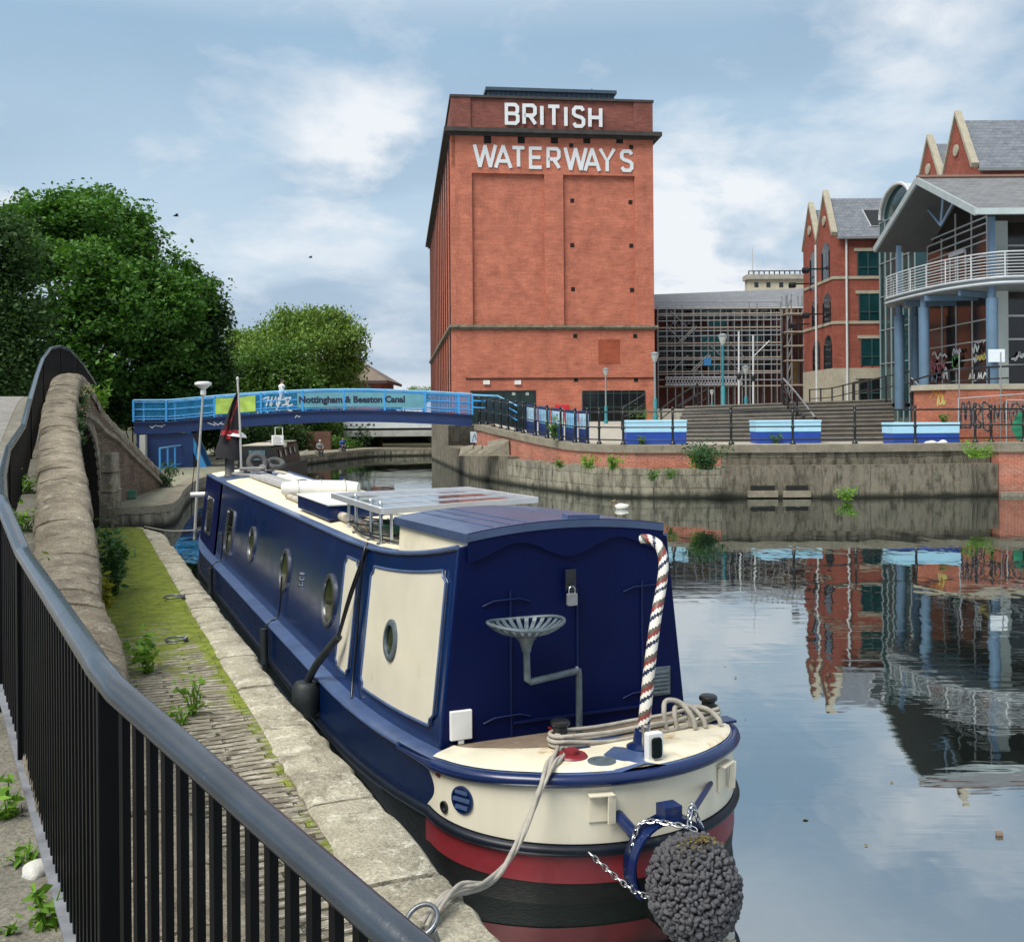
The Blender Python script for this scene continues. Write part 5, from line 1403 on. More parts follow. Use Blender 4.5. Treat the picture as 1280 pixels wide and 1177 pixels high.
for v in (.0, -1.9):
    mb = MB()
    for side, (z0, z1, w0) in (('web', (-.52, 0, .06)),):
        mb.grid([[FBp(s, v+a, zt(s)+z) for a, z in ((.03, .0), (.03, -.52), (-.03, -.52), (-.03, 0), (.03, 0))] for s in ss])
    mb.grid([[FBp(s, v+a, zt(s)+z) for a, z in ((.10, -.50), (.10, -.56), (-.10, -.56), (-.10, -.50), (.10, -.50))] for s in ss])
    mb.grid([[FBp(s, v+a, zt(s)+z) for a, z in ((.08, -.09), (.08, -.13), (-.02, -.13), (-.02, -.09), (.08, -.09))] for s in ss])
    mb.build('girder', FDK, fb)
mb = MB(); mb.grid([[FBp(s, a, zt(s)+.012) for a in (.12, -2.02)] for s in ss]); mb.grid([[FBp(s, .12, zt(s)+z) for z in (.012, -.06)] for s in ss]); mb.build('deck', FDK, fb)
posts_ = [0, 1.45, 3.6, 5.7, 7.6, 9.5, 11.4, 13.3, 14.9, LB]
for v in (.10, -2.0):
    for k, (z, r_, m_) in enumerate(((.98, .035, FW), (.88, .025, FL), (.55, .025, FL), (.22, .022, FL), (.10, .022, FL))):
        mb = MB(); mb.tube([FBp(s, v, zt(s)+z) for s in ss], r_, 6); mb.build('rail', m_, fb, smooth=60)
    for s in posts_:
        mb = MB(); mb.beam(FBp(s, v, zt(s)), FBp(s, v, zt(s)+.98), .09, .07); mb.build('post', FL, fb)
def mesh_mat():
    t = NT('blue_mesh'); tr = t.n('ShaderNodeBsdfTransparent'); d = t.n('ShaderNodeBsdfDiffuse'); d.inputs[0].default_value = (.04, .27, .52, 1)
    b = t.n('ShaderNodeTexBrick'); t.l(t.coord('UV'), b.inputs['Vector']); b.offset = 0; b.inputs['Scale'].default_value = 1; b.inputs['Brick Width'].default_value = .05; b.inputs['Row Height'].default_value = .05; b.inputs['Mortar Size'].default_value = .0042
    m = t.n('ShaderNodeMixShader'); t.l(b.outputs['Fac'], m.inputs[0]); t.l(tr.outputs[0], m.inputs[1]); t.l(d.outputs[0], m.inputs[2]); t.l(m.outputs[0], t.out.inputs[0]); return t.mat
MESH = mesh_mat()
for v in (.07, -1.97):
    for a, b in zip(posts_, posts_[1:]):
        mb = MB(); n = max(2, int((b-a)/.3)); mb.grid([[FBp(lerp(a, b, k/n), v, zt(lerp(a, b, k/n))+z) for z in (.06, .95)] for k in range(n+1)]); mb.build('mesh_panel', MESH, fb)
for dz in (0, -.28, -.6):   # light blue rails running on past the deck end
    for oy in (0, 1.6):
        mb = MB(); mb.tube([p-B0+Vector((0, oy, dz)) for p in (B0+FBp(LB, .1, zt(LB)+.95), D(622, 494.5, 48.6), D(646, 507, 43.5))], .03, 6); mb.build('rail', FW if dz == 0 else FL, fb, smooth=60)
# name sign panels on the railing
sm = NT('sign_teal'); sm.finish((.13, .30, .33), .5, Alpha=.85); SIGN = sm.mat
mb = MB(); s0, s1 = 7.35, 13.25; mb.grid([[FBp(lerp(s0, s1, k/20), .13, zt(lerp(s0, s1, k/20))+z) for z in (.16, .84)] for k in range(21)]); sgn = mb.build('name_sign', plain('sign_board', (.10, .27, .33), .5, .15, 3), fb)
LET = plain('sign_letter_dark', (.008, .012, .035), .5, .1, 4)
text_mesh('sign_lettering', 'Nottingham & Beeston Canal', .415, LET, sgn, FBp(7.42, .142, zt(9.6)+.36), BU+Vector((0, 0, -.002)), (0, 0, 1), .016, .004)
# supports at the left end
mb = MB(); mb.beam(FBp(3.1, -.2, .4), FBp(2.35, -.2, zt(2)-.5), .3, .26); mb.build('strut', FL, fb)
mb = MB(); mb.beam(FBp(3.1, -1.7, .4), FBp(2.35, -1.7, zt(2)-.5), .3, .26); mb.build('strut', FL, fb)
mb = MB(); mb.box(0, 0, 0, 0, 0, 0); mb = MB(); P_ = [FBp(.1, 0, 0), FBp(2.6, 0, 0), FBp(2.6, -1.9, 0), FBp(.1, -1.9, 0)]
mb.add([p+Vector((0, 0, z)) for z in (.3, 2.1) for p in P_], [(0, 1, 2, 3), (4, 5, 6, 7), (0, 1, 5, 4), (1, 2, 6, 5), (2, 3, 7, 6), (3, 0, 4, 7)]); mb.build('abutment', FDK, fb)
mb = MB(); mb.beam(FBp(.45, .12, .9), FBp(.45, .12, 2.05), .62, .25, up=tuple(BU)); mb.build('service_box', plain('pale_panel', (.48, .47, .42), .7, .1, 3), fb)
# graffiti on the girder
GW = plain('graffiti_white', (.55, .56, .58), .7, .1, 5)
def squig(rr, n, w_, h_):
    return [(w_*i/(n-1)+rr.uniform(-.08, .08)*w_, rr.uniform(0, h_)) for i in range(n)]
rr = random.Random(12)
for s, z, w_, h_, n in ((.7, -.32, .75, .17, 9), (3.35, -.36, 1.15, .18, 13), (7.25, -.30, .22, .12, 5)):
    mb = MB(); a = squig(rr, n, w_, h_); stroke_mesh(mb, [a], .035, FBp(s, .034, zt(s)+z), BU, (0, 0, 1), .003); mb.build('graffiti', GW, fb)
mb = MB(); stroke_mesh(mb, [[(0, .3), (.3, .42), (.18, .0)], [(.1, .2), (.4, .25), (.35, 0)], [(.45, .42), (.42, 0), (.62, .42), (.66, .0)], [(.75, .4), (.72, 0)], [(.7, .2), (1.0, .3)], [(.9, .0), (1.15, .1), (1.3, .38), (1.05, .35), (1.2, 0), (1.4, .05)]], .06, FBp(5.75, .085, zt(6.2)+.32), BU, (0, 0, 1), .004); mb.build('graffiti', GW, fb)
# green banner hung on the railing
bn = thing('banner', 'lime green cloth banner tied to the footbridge railing', 'banner', B0+FBp(3.65, .15, zt(3.7))); mb = MB(); rows = []
for i in range(13):
    t = i/12; s = 1.8*t; rows.append([BU*s+BV*(.03*math.sin(i*1.3+j))+Vector((0, 0, zt(3.65+s)-zt(3.7)+lerp(.12, .86, j/6)-.04*math.sin(math.pi*t)*(j/6))) for j in range(7)])
mb.grid(rows); mb.build('cloth', plain('banner_green', (.33, .48, .08), .7, .25, 2.2, dirt=((.55, .62, .3), .62, 3)), bn, smooth=60)
# blue railing below the bridge on the towpath
lr = thing('low_railing', 'light blue railing on the towpath under the left end of the footbridge', 'railing', G(205, 586, .55)); O_ = G(205, 586, .55)
c_ = [G(200, 590, .55), G(219, 585, .55), G(252, 579, .55), G(250, 570.5, .55)]
for z in (1.0, .15):
    mb = MB(); mb.tube([p-O_+Vector((0, 0, z)) for p in c_], .035, 6); mb.build('rail', FW if z > .5 else FL, lr)
for a, b, n in ((0, 1, 2), (1, 2, 3), (2, 3, 2)):
    for k in range(n):
        p = c_[a].lerp(c_[b], k/n)-O_; mb = MB(); mb.beam(p, p+Vector((0, 0, 1.0)), .07, .07); mb.build('post', FL, lr)
# person in white walking over the bridge
WHITE = plain('white_clothing', (.68, .69, .68), .8, .06, 4)
SKIN = plain('skin', (.38, .22, .16), .6, .05, 5); HAIR = plain('dark_hair', (.012, .010, .009), .7, .2, 8)
def skin_body(name, joints, edges, radii, mat, parent, levels=1):
    me = bpy.data.meshes.new(name); me.from_pydata(joints, edges, []); me.materials.append(mat)
    o = bpy.data.objects.new(name, me); COL.objects.link(o); o.parent = parent
    m = o.modifiers.new('skin', 'SKIN'); m.use_smooth_shade = True
    sv = me.skin_vertices[0].data if me.skin_vertices else None
    if sv is None:
        me.attributes.new('skin_verts', 'FLOAT', 'POINT')
    else:
        for v, r_ in zip(sv, radii): v.radius = (r_, r_)
        sv[0].use_root = True
    s_ = o.modifiers.new('sub', 'SUBSURF'); s_.levels = levels; s_.render_levels = levels
    return o
def person_mesh(mb_mats, parent, pose, h=1.72):
    pass
def figure(name, label, loc, rz, J, top, legs, hair, group=None):
    """a walking or sitting figure lofted as one continuous body from joint tubes"""
    o = thing(name, label, 'person', loc, rz, group)
    mb = MB()
    mb.tube(smooth_line([J['hip'], J['waist'], J['chest'], J['neck']], 4), [.15, .155, .15, .14, .135, .135, .14, .16, .175, .18, .17, .10, .07][:13], 14, 0)
    for s_ in ('L', 'R'):
        mb.tube(smooth_line([J['hip'+s_], J['knee'+s_], J['ankle'+s_]], 4), [.095, .09, .082, .073, .064, .06, .055, .048, .042], 12, 1)
        mb.tube(smooth_line([J['sh'+s_], J['el'+s_], J['wr'+s_]], 4), [.06, .056, .052, .048, .044, .042, .038, .034, .03], 10, 0)
        a = Vector(J['wr'+s_]); d = (a-Vector(J['el'+s_])).normalized()
        mb.tube([a, a+d*.05, a+d*.10, a+d*.17], [.028, .036, .034, .012], 8, 2)
        f = Vector(J['ankle'+s_]); mb.tube([f+Vector((-.04, 0, -.03)), f+Vector((.06, 0, -.045)), f+Vector((.17, 0, -.055))], [.045, .045, .03], 8, 1)
    n_ = Vector(J['neck']); hd = Vector(J['head'])
    mb.tube([n_-Vector((0, 0, .04)), hd-Vector((0, 0, .08))], .055, 10, 2); mb.blob(hd, .095, .078, .12, 14, 10, 2)
    mb.blob(hd+Vector((.092, 0, -.01)), .022, .014, .022, 6, 4, 2)
    mb.build('body', [top, legs, SKIN], o, smooth=70)
    mb = MB(); mb.blob(hd+Vector((-.015, 0, .03)), .100, .088, .105, 14, 8); mb.build('hair', hair, o, smooth=70)
    return o
WALK = dict(hip=(0, 0, .92), waist=(0.01, 0, 1.08), chest=(.02, 0, 1.30), neck=(.02, 0, 1.47), head=(.04, 0, 1.62), hipL=(0, .09, .92), kneeL=(.20, .09, .52), ankleL=(.36, .09, .10), hipR=(0, -.09, .92), kneeR=(-.06, -.09, .50), ankleR=(-.24, -.09, .12),
            shL=(.01, .19, 1.40), elL=(-.08, .23, 1.13), wrL=(.02, .24, .90), shR=(.01, -.19, 1.40), elR=(.08, -.23, 1.13), wrR=(.26, -.22, 1.0))
ang_b = math.atan2(BU.y, BU.x)
figure('person', 'person in white clothes with dark hair walking across the blue footbridge', B0+FBp(6.55, -.8, zt(6.5)+.02), ang_b, WALK, WHITE, WHITE, HAIR).scale = (.9, .9, .9)
# ---------------------------------------------------------------- facades read off the photo as real planes
CAMP = Vector((0, 0, EYE))
class PL:
    """a vertical plane: origin, horizontal direction u, outward normal towards the camera side"""
    def __init__(s, P0, U, flip=False):
        s.o = Vector((P0[0], P0[1], 0)); s.u = Vector((U[0], U[1], 0)).normalized(); s.n = Vector((s.u.y, -s.u.x, 0))
        if flip: s.n = -s.n
    def hit(s, px, py):
        d = D(px, py, 1)-CAMP; t = (s.o-CAMP).dot(s.n)/d.dot(s.n); p = CAMP+d*t
        return (p-s.o).dot(s.u), p.z
    def P(s, u, z, d=0): return s.o+s.u*u+s.n*d+Vector((0, 0, z))
    def box(s, mb, u0, u1, z0, z1, d0, d1, mi=0):
        a = [s.P(u, z, d) for d in (d0, d1) for z in (z0, z1) for u in (u0, u1)]
        return mb.add(a, [(0, 1, 3, 2), (4, 6, 7, 5), (0, 4, 5, 1), (2, 3, 7, 6), (0, 2, 6, 4), (1, 5, 7, 3)], mi)
    def rect(s, x0, x1, y0, y1):
        a = s.hit(x0, y0); b = s.hit(x1, y1); c = s.hit(x0, y1); d = s.hit(x1, y0)
        return (a[0]+c[0])/2, (b[0]+d[0])/2, (b[1]+c[1])/2, (a[1]+d[1])/2      # u0 u1 z0 z1
    def one(s, name, mat, u0, u1, z0, z1, d0, d1, parent, bevel=0):
        mb = MB(); s.box(mb, u0, u1, z0, z1, d0, d1); return mb.build(name, mat, parent, bevel=bevel)
TEAL = plain('teal_window_glass', (.008, .038, .043), .08, .4, .8, spec=.6)
DKG = plain('dark_window_glass', (.010, .012, .014), .08, .4, .8, spec=.6)
STONE = stone_mat('pale_trim_stone', (.27, .25, .195), (.37, .345, .275), lich=.7, bd=.005)
SLATE = None
def slate(name, c1, c2, bh=.22):
    t = NT(name); b = t.n('ShaderNodeTexBrick'); t.l(t.coord('UV'), b.inputs['Vector']); b.inputs['Scale'].default_value = 1; b.inputs['Brick Width'].default_value = .35; b.inputs['Row Height'].default_value = bh; b.inputs['Mortar Size'].default_value = .012
    b.inputs['Color1'].default_value = (*c1, 1); b.inputs['Color2'].default_value = (*c2, 1); b.inputs['Mortar'].default_value = (*sc3(c1, .5), 1)
    c = t.mix(t.ramp(t.noise(t.coord('UV', (1, 4, 1)), 1.2, 6, .7), [(.4, 0.), (.7, .6)]), b.outputs['Color'], sc3(c2, 1.35))
    return t.finish(c, .6, t.bump(b.outputs['Fac'], -.6, .01), spec=.4)
SLATE = slate('grey_slate', (.095, .11, .13), (.14, .155, .18)); SLATE2 = slate('pale_slate', (.10, .105, .112), (.15, .155, .162))
FRAMEW = plain('white_frame', (.44, .46, .47), .45, .1, 3)
IRONB = plain('black_ironwork', (.006, .007, .009), .4, .3, 6)

# ---- the warehouse
TW = brick('warehouse_brick', (.37, .112, .07), (.49, .165, .105), (.46, .24, .18), lo=.6, stain=(.15, .055, .04), ms=.008, var=.45)
TWD = brick('warehouse_parapet_brick', (.15, .05, .04), (.24, .085, .066), (.2, .11, .09), lo=.48, stain=(.07, .035, .03), ms=.008, var=.5)
TWP = brick('warehouse_patch_brick', (.27, .06, .03), (.33, .08, .04), (.28, .1, .07), lo=.7)
CORN = plain('cornice_dark', (.035, .032, .03), .8, .35, 2, .02, 6)
C0 = Vector((-4.27, 75, 0)); a7 = rad(7)
FR = PL(C0, (math.cos(a7), math.sin(a7))); W_ = 14.95
SD = PL(C0, (-5.5, 51)); SD.n = Vector((-51, -5.5, 0)).normalized(); SL_ = 51.5
wh = thing('warehouse', 'tall red brick canal warehouse with big white BRITISH WATERWAYS lettering', 'building', (0, 0, 0))
Pb = [C0, FR.P(W_, 0), FR.P(W_, 0)+SD.u*SL_, C0+SD.u*SL_]
ins = .24
def prism_z(mb, pts, z0, z1, mi=0):
    k = len(pts); mb.add([(p.x, p.y, z) for z in (z0, z1) for p in pts], [tuple(range(k))[::-1], tuple(range(k, 2*k))]+[(i, (i+1) % k, k+(i+1) % k, k+i) for i in range(k)], mi)
inner = [FR.P(.02, 0, -ins), FR.P(W_-.14, 0, -ins), FR.P(W_-.14, 0)+SD.u*SL_, C0+SD.u*SL_+FR.u*.14]
mb = MB(); prism_z(mb, [inner[0], inner[1], inner[2], C0+SD.u*SL_+FR.u*.02], .6, 23.3); mb.build('wall', TW, wh)
mb = MB()   # piers and frieze standing proud of the recessed panels
r1 = FR.rect(590.5, 681, 217, 404); r2 = FR.rect(704.5, 794, 220, 404); zb = 9.25; zfr = r1[3]
for u0, u1, z0, z1 in ((0, r1[0], zb, 23.2), (r1[1], r2[0], zb, zfr), (r2[1], W_, zb, 23.2), (r1[0], r2[1], zfr, 23.2), (0, W_, .6, 9.0)):
    FR.box(mb, u0, u1, z0, z1, -ins-.02, 0)
mb.build('front_pier', TW, wh)
mb = MB()
for k in range(14):
    u = .0+k*3.9; SD.box(mb, u, u+1.35, .6, 23.2, -.3, .03)
SD.box(mb, 0, SL_, 20.8, 23.2, -.3, -.02); SD.box(mb, 0, SL_, .6, 4.6, -.3, -.02)
mb.build('side_pier', TW, wh)
for k in range(13):
    mb = MB(); u = 1.55+k*3.9
    for z in (5.0, 9.8, 13.6, 17.3): SD.box(mb, u, u+2.1, z, z+2.6, -.3, -.005)
    mb.build('side_window', DKG, wh)
    mb = MB(); mb.tube([SD.P(u-.4, .8, .06), SD.P(u-.4, 22.8, .06)], .06, 6); mb.build('downpipe', IRONB, wh)
# string course and cornice run round both faces
def run(mb, z0, z1, d, over=0.):
    A = [FR.P(W_+d, 0, d)+SD.u*0, FR.P(-d*.9, 0, d), C0+SD.u*SL_-FR.u*d, FR.P(W_, 0)+SD.u*SL_+FR.u*d]
    prism_z(mb, [A[1], A[0], A[3], A[2]], z0, z1)
mb = MB(); run(mb, 9.02, 9.16, .10); run(mb, 9.162, 9.34, .24); mb.build('string_course', stone_mat('string_stone', (.10, .09, .065), (.28, .25, .19), bd=.02), wh)
mb = MB(); run(mb, 23.02, 23.2, .25); run(mb, 23.202, 23.5, .55); mb.build('cornice', CORN, wh)
mb = MB(); prism_z(mb, [FR.P(.05, 0, -.05), FR.P(W_-.05, 0, -.05), FR.P(W_-.05, 0)+SD.u*SL_, C0+SD.u*SL_+FR.u*.05], 23.5, 25.75)
for u0, u1 in ((.02, 1.45), (W_-1.45, W_-.02)): FR.box(mb, u0, u1, 23.5, 25.77, -.1, .06)
mb.build('parapet', TWD, wh)
mb = MB(); prism_z(mb, [FR.P(-.05, 0, .12), FR.P(W_+.05, 0, .12), FR.P(W_+.05, 0)+SD.u*SL_, C0+SD.u*SL_-FR.u*.05], 25.772, 25.95); mb.build('parapet_coping', CORN, wh)
LN = PL(FR.P(0, 0, -5), FR.u); u0, u1, z0, z1 = LN.rect(610, 767, 112, 130)
mb = MB(); LN.box(mb, u0, u1, 24, z1-.25, -12, 0); lan = mb.build('roof_lantern', plain('lantern_blue', (.02, .045, .075), .5, .2, 2), wh)
mb = MB(); LN.box(mb, u0-.2, u1+.2, z1-.25, z1, -12.2, .25); mb.build('lantern_roof', plain('lantern_roof', (.035, .06, .09), .5, .2, 2), lan)
mb = MB()
for k in range(26): LN.box(mb, lerp(u0, u1, k/25)-.04, lerp(u0, u1, k/25)+.04, 24, z1-.25, 0, .06)
mb.build('louvre', plain('lantern_rib', (.04, .08, .12), .5, .2, 2), lan)
mb = MB(); p = LN.P(LN.hit(743, 108)[0], z1, -1); mb.tube([p, p+Vector((0, 0, .5))], .03, 5); mb.tube([p+Vector((-.5, 0, .12)), p+Vector((.5, 0, .12))], .02, 5); mb.build('antenna', IRONB, lan)
# openings
for cx in (609.5, 651.5, 693, 733.5, 774.5):
    u0, u1, z0, z1 = FR.rect(cx-4.4, cx+4.4, 167.5, 179.5); FR.one('wall_slot', SLOT, u0, u1, z0, 23.01, -.05, .012, wh)
for x, y in ((714, 182), (789, 184), (716, 250), (789, 252), (716, 306), (790, 306.5), (717, 361), (791, 362), (719, 420), (794, 420), (720, 474.6), (795, 474.6)):
    u0, u1, z0, z1 = FR.rect(x-2.5, x+2.5, y-2.6, y+2.6); rec = -ins if 240 < y < 400 else 0
    FR.one('vent_hole', SLOT, u0, u1, z0, z1, rec-.05, rec+.012, wh)
u0, u1, z0, z1 = FR.rect(748, 775, 424, 455); FR.one('brick_patch', TWP, u0, u1, z0, z1, -.05, .012, wh)
u0, u1, z0, z1 = FR.rect(582, 819, 471.5, 474); FR.one('wall_pipe', IRONB, u0, u1, z0+.05, z1-.03, 0, .08, wh)
GREEN = plain('dark_green_door', (.006, .022, .022), .5, .3, 2)
u0, u1, z0, z1 = FR.rect(589, 669, 488, 530); dr = FR.one('warehouse_door', GREEN, u0, u1, 2.2, z1, -.1, .012, wh)
mb = MB()
for k in range(5): FR.box(mb, lerp(u0, u1, k/4)-.05, lerp(u0, u1, k/4)+.05, 2.2, z1, .012, .04)
FR.box(mb, u0, u1, z1-.12, z1, .012, .035); mb.build('door_rib', plain('door_rib', (.003, .01, .011), .5), dr)
for x in (642, 659): 
    a = FR.rect(x-2, x+2, 490.5, 494); FR.one('door_window', plain('door_pane', (.30, .36, .34), .4), *a, .012, .03, dr)
u0, u1, z0, z1 = FR.rect(728, 806, 488, 528); dr = FR.one('glazed_door', DKG, u0, u1, 2.2, z1, -.1, .012, wh)
mb = MB()
for k in range(9): FR.box(mb, lerp(u0, u1, k/8)-.03, lerp(u0, u1, k/8)+.03, 2.2, z1, .012, .05)
for k in range(3): FR.box(mb, u0, u1, lerp(2.3, z1, k/2.2)-.03, lerp(2.3, z1, k/2.2)+.03, .012, .045)
mb.build('glazing_bar', plain('bar_green', (.02, .04, .04), .5), dr)
for x in (608, 647):
    a = FR.rect(x-4, x+4, 475.5, 480.5); FR.one('floodlight', plain('flood_white', (.7, .7, .68), .4), *a, 0, .15, wh)
rs_ = thing('red_sign', 'small red sign with white marks on the warehouse wall between its doors', 'sign', (0, 0, 0))
a = FR.rect(694, 711, 506, 518); FR.one('board', plain('sign_red', (.50, .012, .03), .5, .08, 3), *a, .0, .06, rs_)
mb = MB(); cu = (a[0]+a[1])/2; FR.box(mb, cu-.10, cu+.02, a[2]+.1, a[3]-.2, .06, .075); FR.box(mb, cu+.06, cu+.16, a[2]+.2, a[3]-.35, .06, .075); FR.box(mb, cu-.2, cu-.12, a[2]+.25, a[3]-.3, .06, .075); mb.build('marks', plain('sign_white', (.7, .7, .7), .5), rs_)
# big white letters
LW = plain('letter_white', (.60, .63, .65), .6, .06, 2, dirt=((.42, .44, .45), .66, 2.5))
def word(name, spec, top_l, h, xl, xr, slope):
    for ch, x0, x1 in spec:
        yt = top_l+(x0-xl)*slope; d = .07 if name == 'british' else .01
        a = FR.hit(x0, yt); b = FR.hit(x1, yt+h); w_ = b[0]-a[0]; hh = a[1]-b[1]; sw = .255
        gw, st = GL[ch]
        k = (w_-sw*.9)/gw if gw else 0
        lines = [[((x*k if gw else 0)+sw*.45, sw/2+y*(hh-sw)) if ch not in 'WAY' else ((x*k)+sw*.45, (y*(hh))) for x, y in ln] for ln in st]
        mb = MB(); stroke_mesh(mb, lines, sw, FR.P(a[0], b[1], d), FR.u, (0, 0, 1), .05, cmin=.75); mb.build('letter', LW, wh)
word('british', [('B', 630.7, 649), ('R', 652.8, 671), ('I', 675, 680), ('T', 683, 701), ('I', 705, 710.2), ('S', 714.8, 731), ('H', 735, 752.5)], 129, 28, 630, 752, .044)
word('waterways', [('W', 591, 621.5), ('A', 617.2, 640.5), ('T', 638.5, 657.5), ('E', 661, 679), ('R', 683, 701), ('W', 704.3, 734.6), ('A', 729, 751), ('Y', 748, 769.6), ('S', 775, 791.5)], 181, 28.5, 591, 791, .033)
# plinth of the warehouse at the canal
mb = MB(); mb.add([(x, y, z) for z in (-.6, 2.25) for x, y in ((-5.25, 67.8), (-3.6, 58.6), (-1.9, 60.5), (-3.3, 75.2), (-9.6, 126), (-10.6, 126), (-5.2, 74))], [tuple(range(7))[::-1], tuple(range(7, 14))]+[(i, (i+1) % 7, 7+(i+1) % 7, 7+i) for i in range(7)])
tag(mb.build('warehouse_quay', M['concrete']), 'grey concrete wall rising from the water at the foot of the warehouse', 'wall')

# ---- scaffolded building
SB = PL((12.0, 88), (1, 0)); sb = thing('scaffolded_building', 'long red building under a slate roof behind the scaffolding', 'building', (0, 0, 0))
uL, uR = SB.hit(818, 400)[0], SB.hit(1034, 400)[0]; zE = SB.hit(900, 385)[1]
DKB = brick('dark_red_brick', (.14, .05, .042), (.20, .07, .055), (.16, .11, .10))
mb = MB(); SB.box(mb, uL, uR, 2.2, zE, -10, 0); mb.build('wall', DKB, sb)
mb = MB(); zr_ = PL((12, 93), (1, 0)).hit(900, 365)[1]
mb.add([SB.P(uL-.3, zE, .5), SB.P(uR+.3, zE, .5), SB.P(uR+.3, zr_+.3, -5), SB.P(uL-.3, zr_-.2, -5), SB.P(uL-.3, zE, -10.5), SB.P(uR+.3, zE, -10.5)], [(0, 1, 2, 3), (3, 2, 5, 4), (0, 3, 4), (1, 5, 2)]); mb.build('roof', slate('sheet_roof', (.12, .13, .145), (.15, .16, .175), .6), sb)
SB.one('gutter', FRAMEW, uL-.3, uR+.3, zE-.12, zE+.02, .5, .62, sb)
rr = random.Random(21); BLG = plain('blue_grey_glass', (.045, .075, .095), .25, .5, .4, spec=.4); TEALB = plain('bright_teal_glass', (.09, .42, .46), .5, .3, 1, spec=.2)
for x0, x1, y0, y1, m in ((876, 912, 417, 430, 0), (877, 912, 433, 447, 0), (886, 912, 452, 464, 0), (833, 870, 405, 413, 1), (846, 866, 388, 392, 2), (880, 900, 388, 396, 0), (884, 908, 399, 408, 0), (919, 929, 386, 390, 2), (933, 939, 386, 390, 2), (941, 948, 386, 389, 2), (953, 959, 386, 389, 2), (919, 929, 396, 401, 2), (933, 938, 396, 401, 2), (941, 949, 395, 400, 2), (953, 959, 395, 400, 2), (933, 951, 418, 427, 0), (934, 950, 432, 438, 2), (935, 951, 452, 464, 1), (830, 868, 420, 430, 1), (830, 868, 436, 446, 1), (832, 868, 454, 464, 1), (830, 868, 388, 396, 1), (822, 875, 413, 426, 3), (822, 875, 432, 444, 3), (822, 873, 450, 462, 3), (914, 968, 405, 426, 3), (914, 968, 432, 445, 3), (914, 968, 451, 463, 3), (822, 968, 387, 398, 3), (855, 858, 402, 409, 2), (860, 863, 402, 409, 2), (840, 846, 402, 408, 2)):
    a = SB.rect(x0, x1, y0, y1); w_ = SB.one('window', [TEALB, DKG, FRAMEW, BLG][m], *a, 0, .03 if m < 3 else .015, sb)
    if m != 2:
        mb = MB(); n = max(1, int((a[1]-a[0])/1.0))
        for k in range(n+1): SB.box(mb, lerp(a[0], a[1], k/n)-.04, lerp(a[0], a[1], k/n)+.04, a[2], a[3], .03, .07)
        SB.box(mb, a[0], a[1], a[3]-.07, a[3], .025, .062); SB.box(mb, a[0], a[1], a[2], a[2]+.07, .025, .062)
        mb.build('frame', plain('window_frame_grey', (.22, .25, .26), .5), w_)
for lab, r_ in (('osb', (973, 994, 383, 395)), ('osb', (987, 999, 453, 481)), ('osb', (980, 994, 417, 419))):
    SB.one('chipboard_panel', plain('chipboard', (.38, .24, .10), .8, .2, 4), *SB.rect(*r_), .0, .12, sb)
scf = thing('scaffolding', 'dense grey tube scaffolding with plank walkways in front of the long building', 'scaffolding', (0, 0, 0))
TUBE = plain('scaffold_tube', (.30, .32, .34), .45, .2, 3, metal=.5); PLK = plain('scaffold_plank', (.36, .31, .26), .8, .25, 3)
zg_ = 2.3
for x in (821, 832, 842, 851, 865, 874, 882.6, 890, 898, 907, 915, 924, 933.6, 943, 951, 960, 967, 972):
    for d in ((.35, 1.6) if int(x) % 2 else (1.6,)):
        u = SB.hit(x, 450)[0]+(.0 if d < 1 else -.12); mb = MB(); mb.tube([SB.P(u, zg_, d), SB.P(u, zE+rr.uniform(-.6, .3), d)], .045 if d < 1 else .055, 5); mb.build('standard', TUBE, scf)
for y in (394, 411, 430, 448, 465, 483):
    z = SB.hit(900, y)[1]; z2 = z+.06
    mb = MB(); SB.box(mb, uL+.1, SB.hit(970, 450)[0], z-.05, z+.05, .3, 1.65); mb.build('walkway', PLK, scf)
    for dz in (.55, 1.0):
        mb = MB(); mb.tube([SB.P(uL+.1, z+dz, 1.62), SB.P(SB.hit(970, 450)[0], z+dz+rr.uniform(-.08, .08), 1.62)], .045, 5); mb.build('ledger', TUBE, scf)
for k in range(13):
    u = rr.uniform(uL, uL+9.5); z = SB.hit(900, rr.choice((411, 430, 448, 465, 483)))[1]; mb = MB(); mb.tube([SB.P(u, z, 1.66), SB.P(u+rr.choice((-1.4, 1.4)), z+1.35, 1.66)], .042, 5); mb.build('brace', TUBE, scf)
tw_ = [SB.hit(x, 450)[0] for x in (976, 981, 996, 1001)]
for u in tw_:
    for d in (.5, 2.2):
        mb = MB(); mb.tube([SB.P(u, zg_, d), SB.P(u, zE+.9, d)], .06, 5); mb.build('standard', TUBE, scf)
for k in range(9):
    z = 3+k*1.05
    for a, b in ((0, 1), (2, 3)):
        mb = MB(); mb.tube([SB.P(tw_[a], z, 2.2), SB.P(tw_[b], z+.9, 2.2)], .05, 5); mb.build('brace', TUBE, scf)
for y in (395, 417, 434, 452, 482):
    z = SB.hit(985, y)[1]; mb = MB(); SB.box(mb, tw_[0]-.1, tw_[3]+.6, z-.05, z+.05, .5, 2.3); mb.build('walkway', PLK, scf)
a = SB.rect(828, 922, 472, 481.5); mb = MB(); n = 26
for k in range(n):
    x0, x1 = lerp(a[0], a[1], k/n), lerp(a[0], a[1], (k+1)/n); mb.beam(SB.P(x0, a[2], 1.75), SB.P(x1, a[3], 1.75), .05, .05); mb.beam(SB.P(x0, a[3], 1.75), SB.P(x1, a[2], 1.75), .05, .05)
for z in (a[2], a[3]): mb.beam(SB.P(a[0], z, 1.75), SB.P(a[1], z, 1.75), .07, .07)
mb.build('lattice_beam', plain('galvanised', (.55, .57, .62), .4, .1, 4), scf)
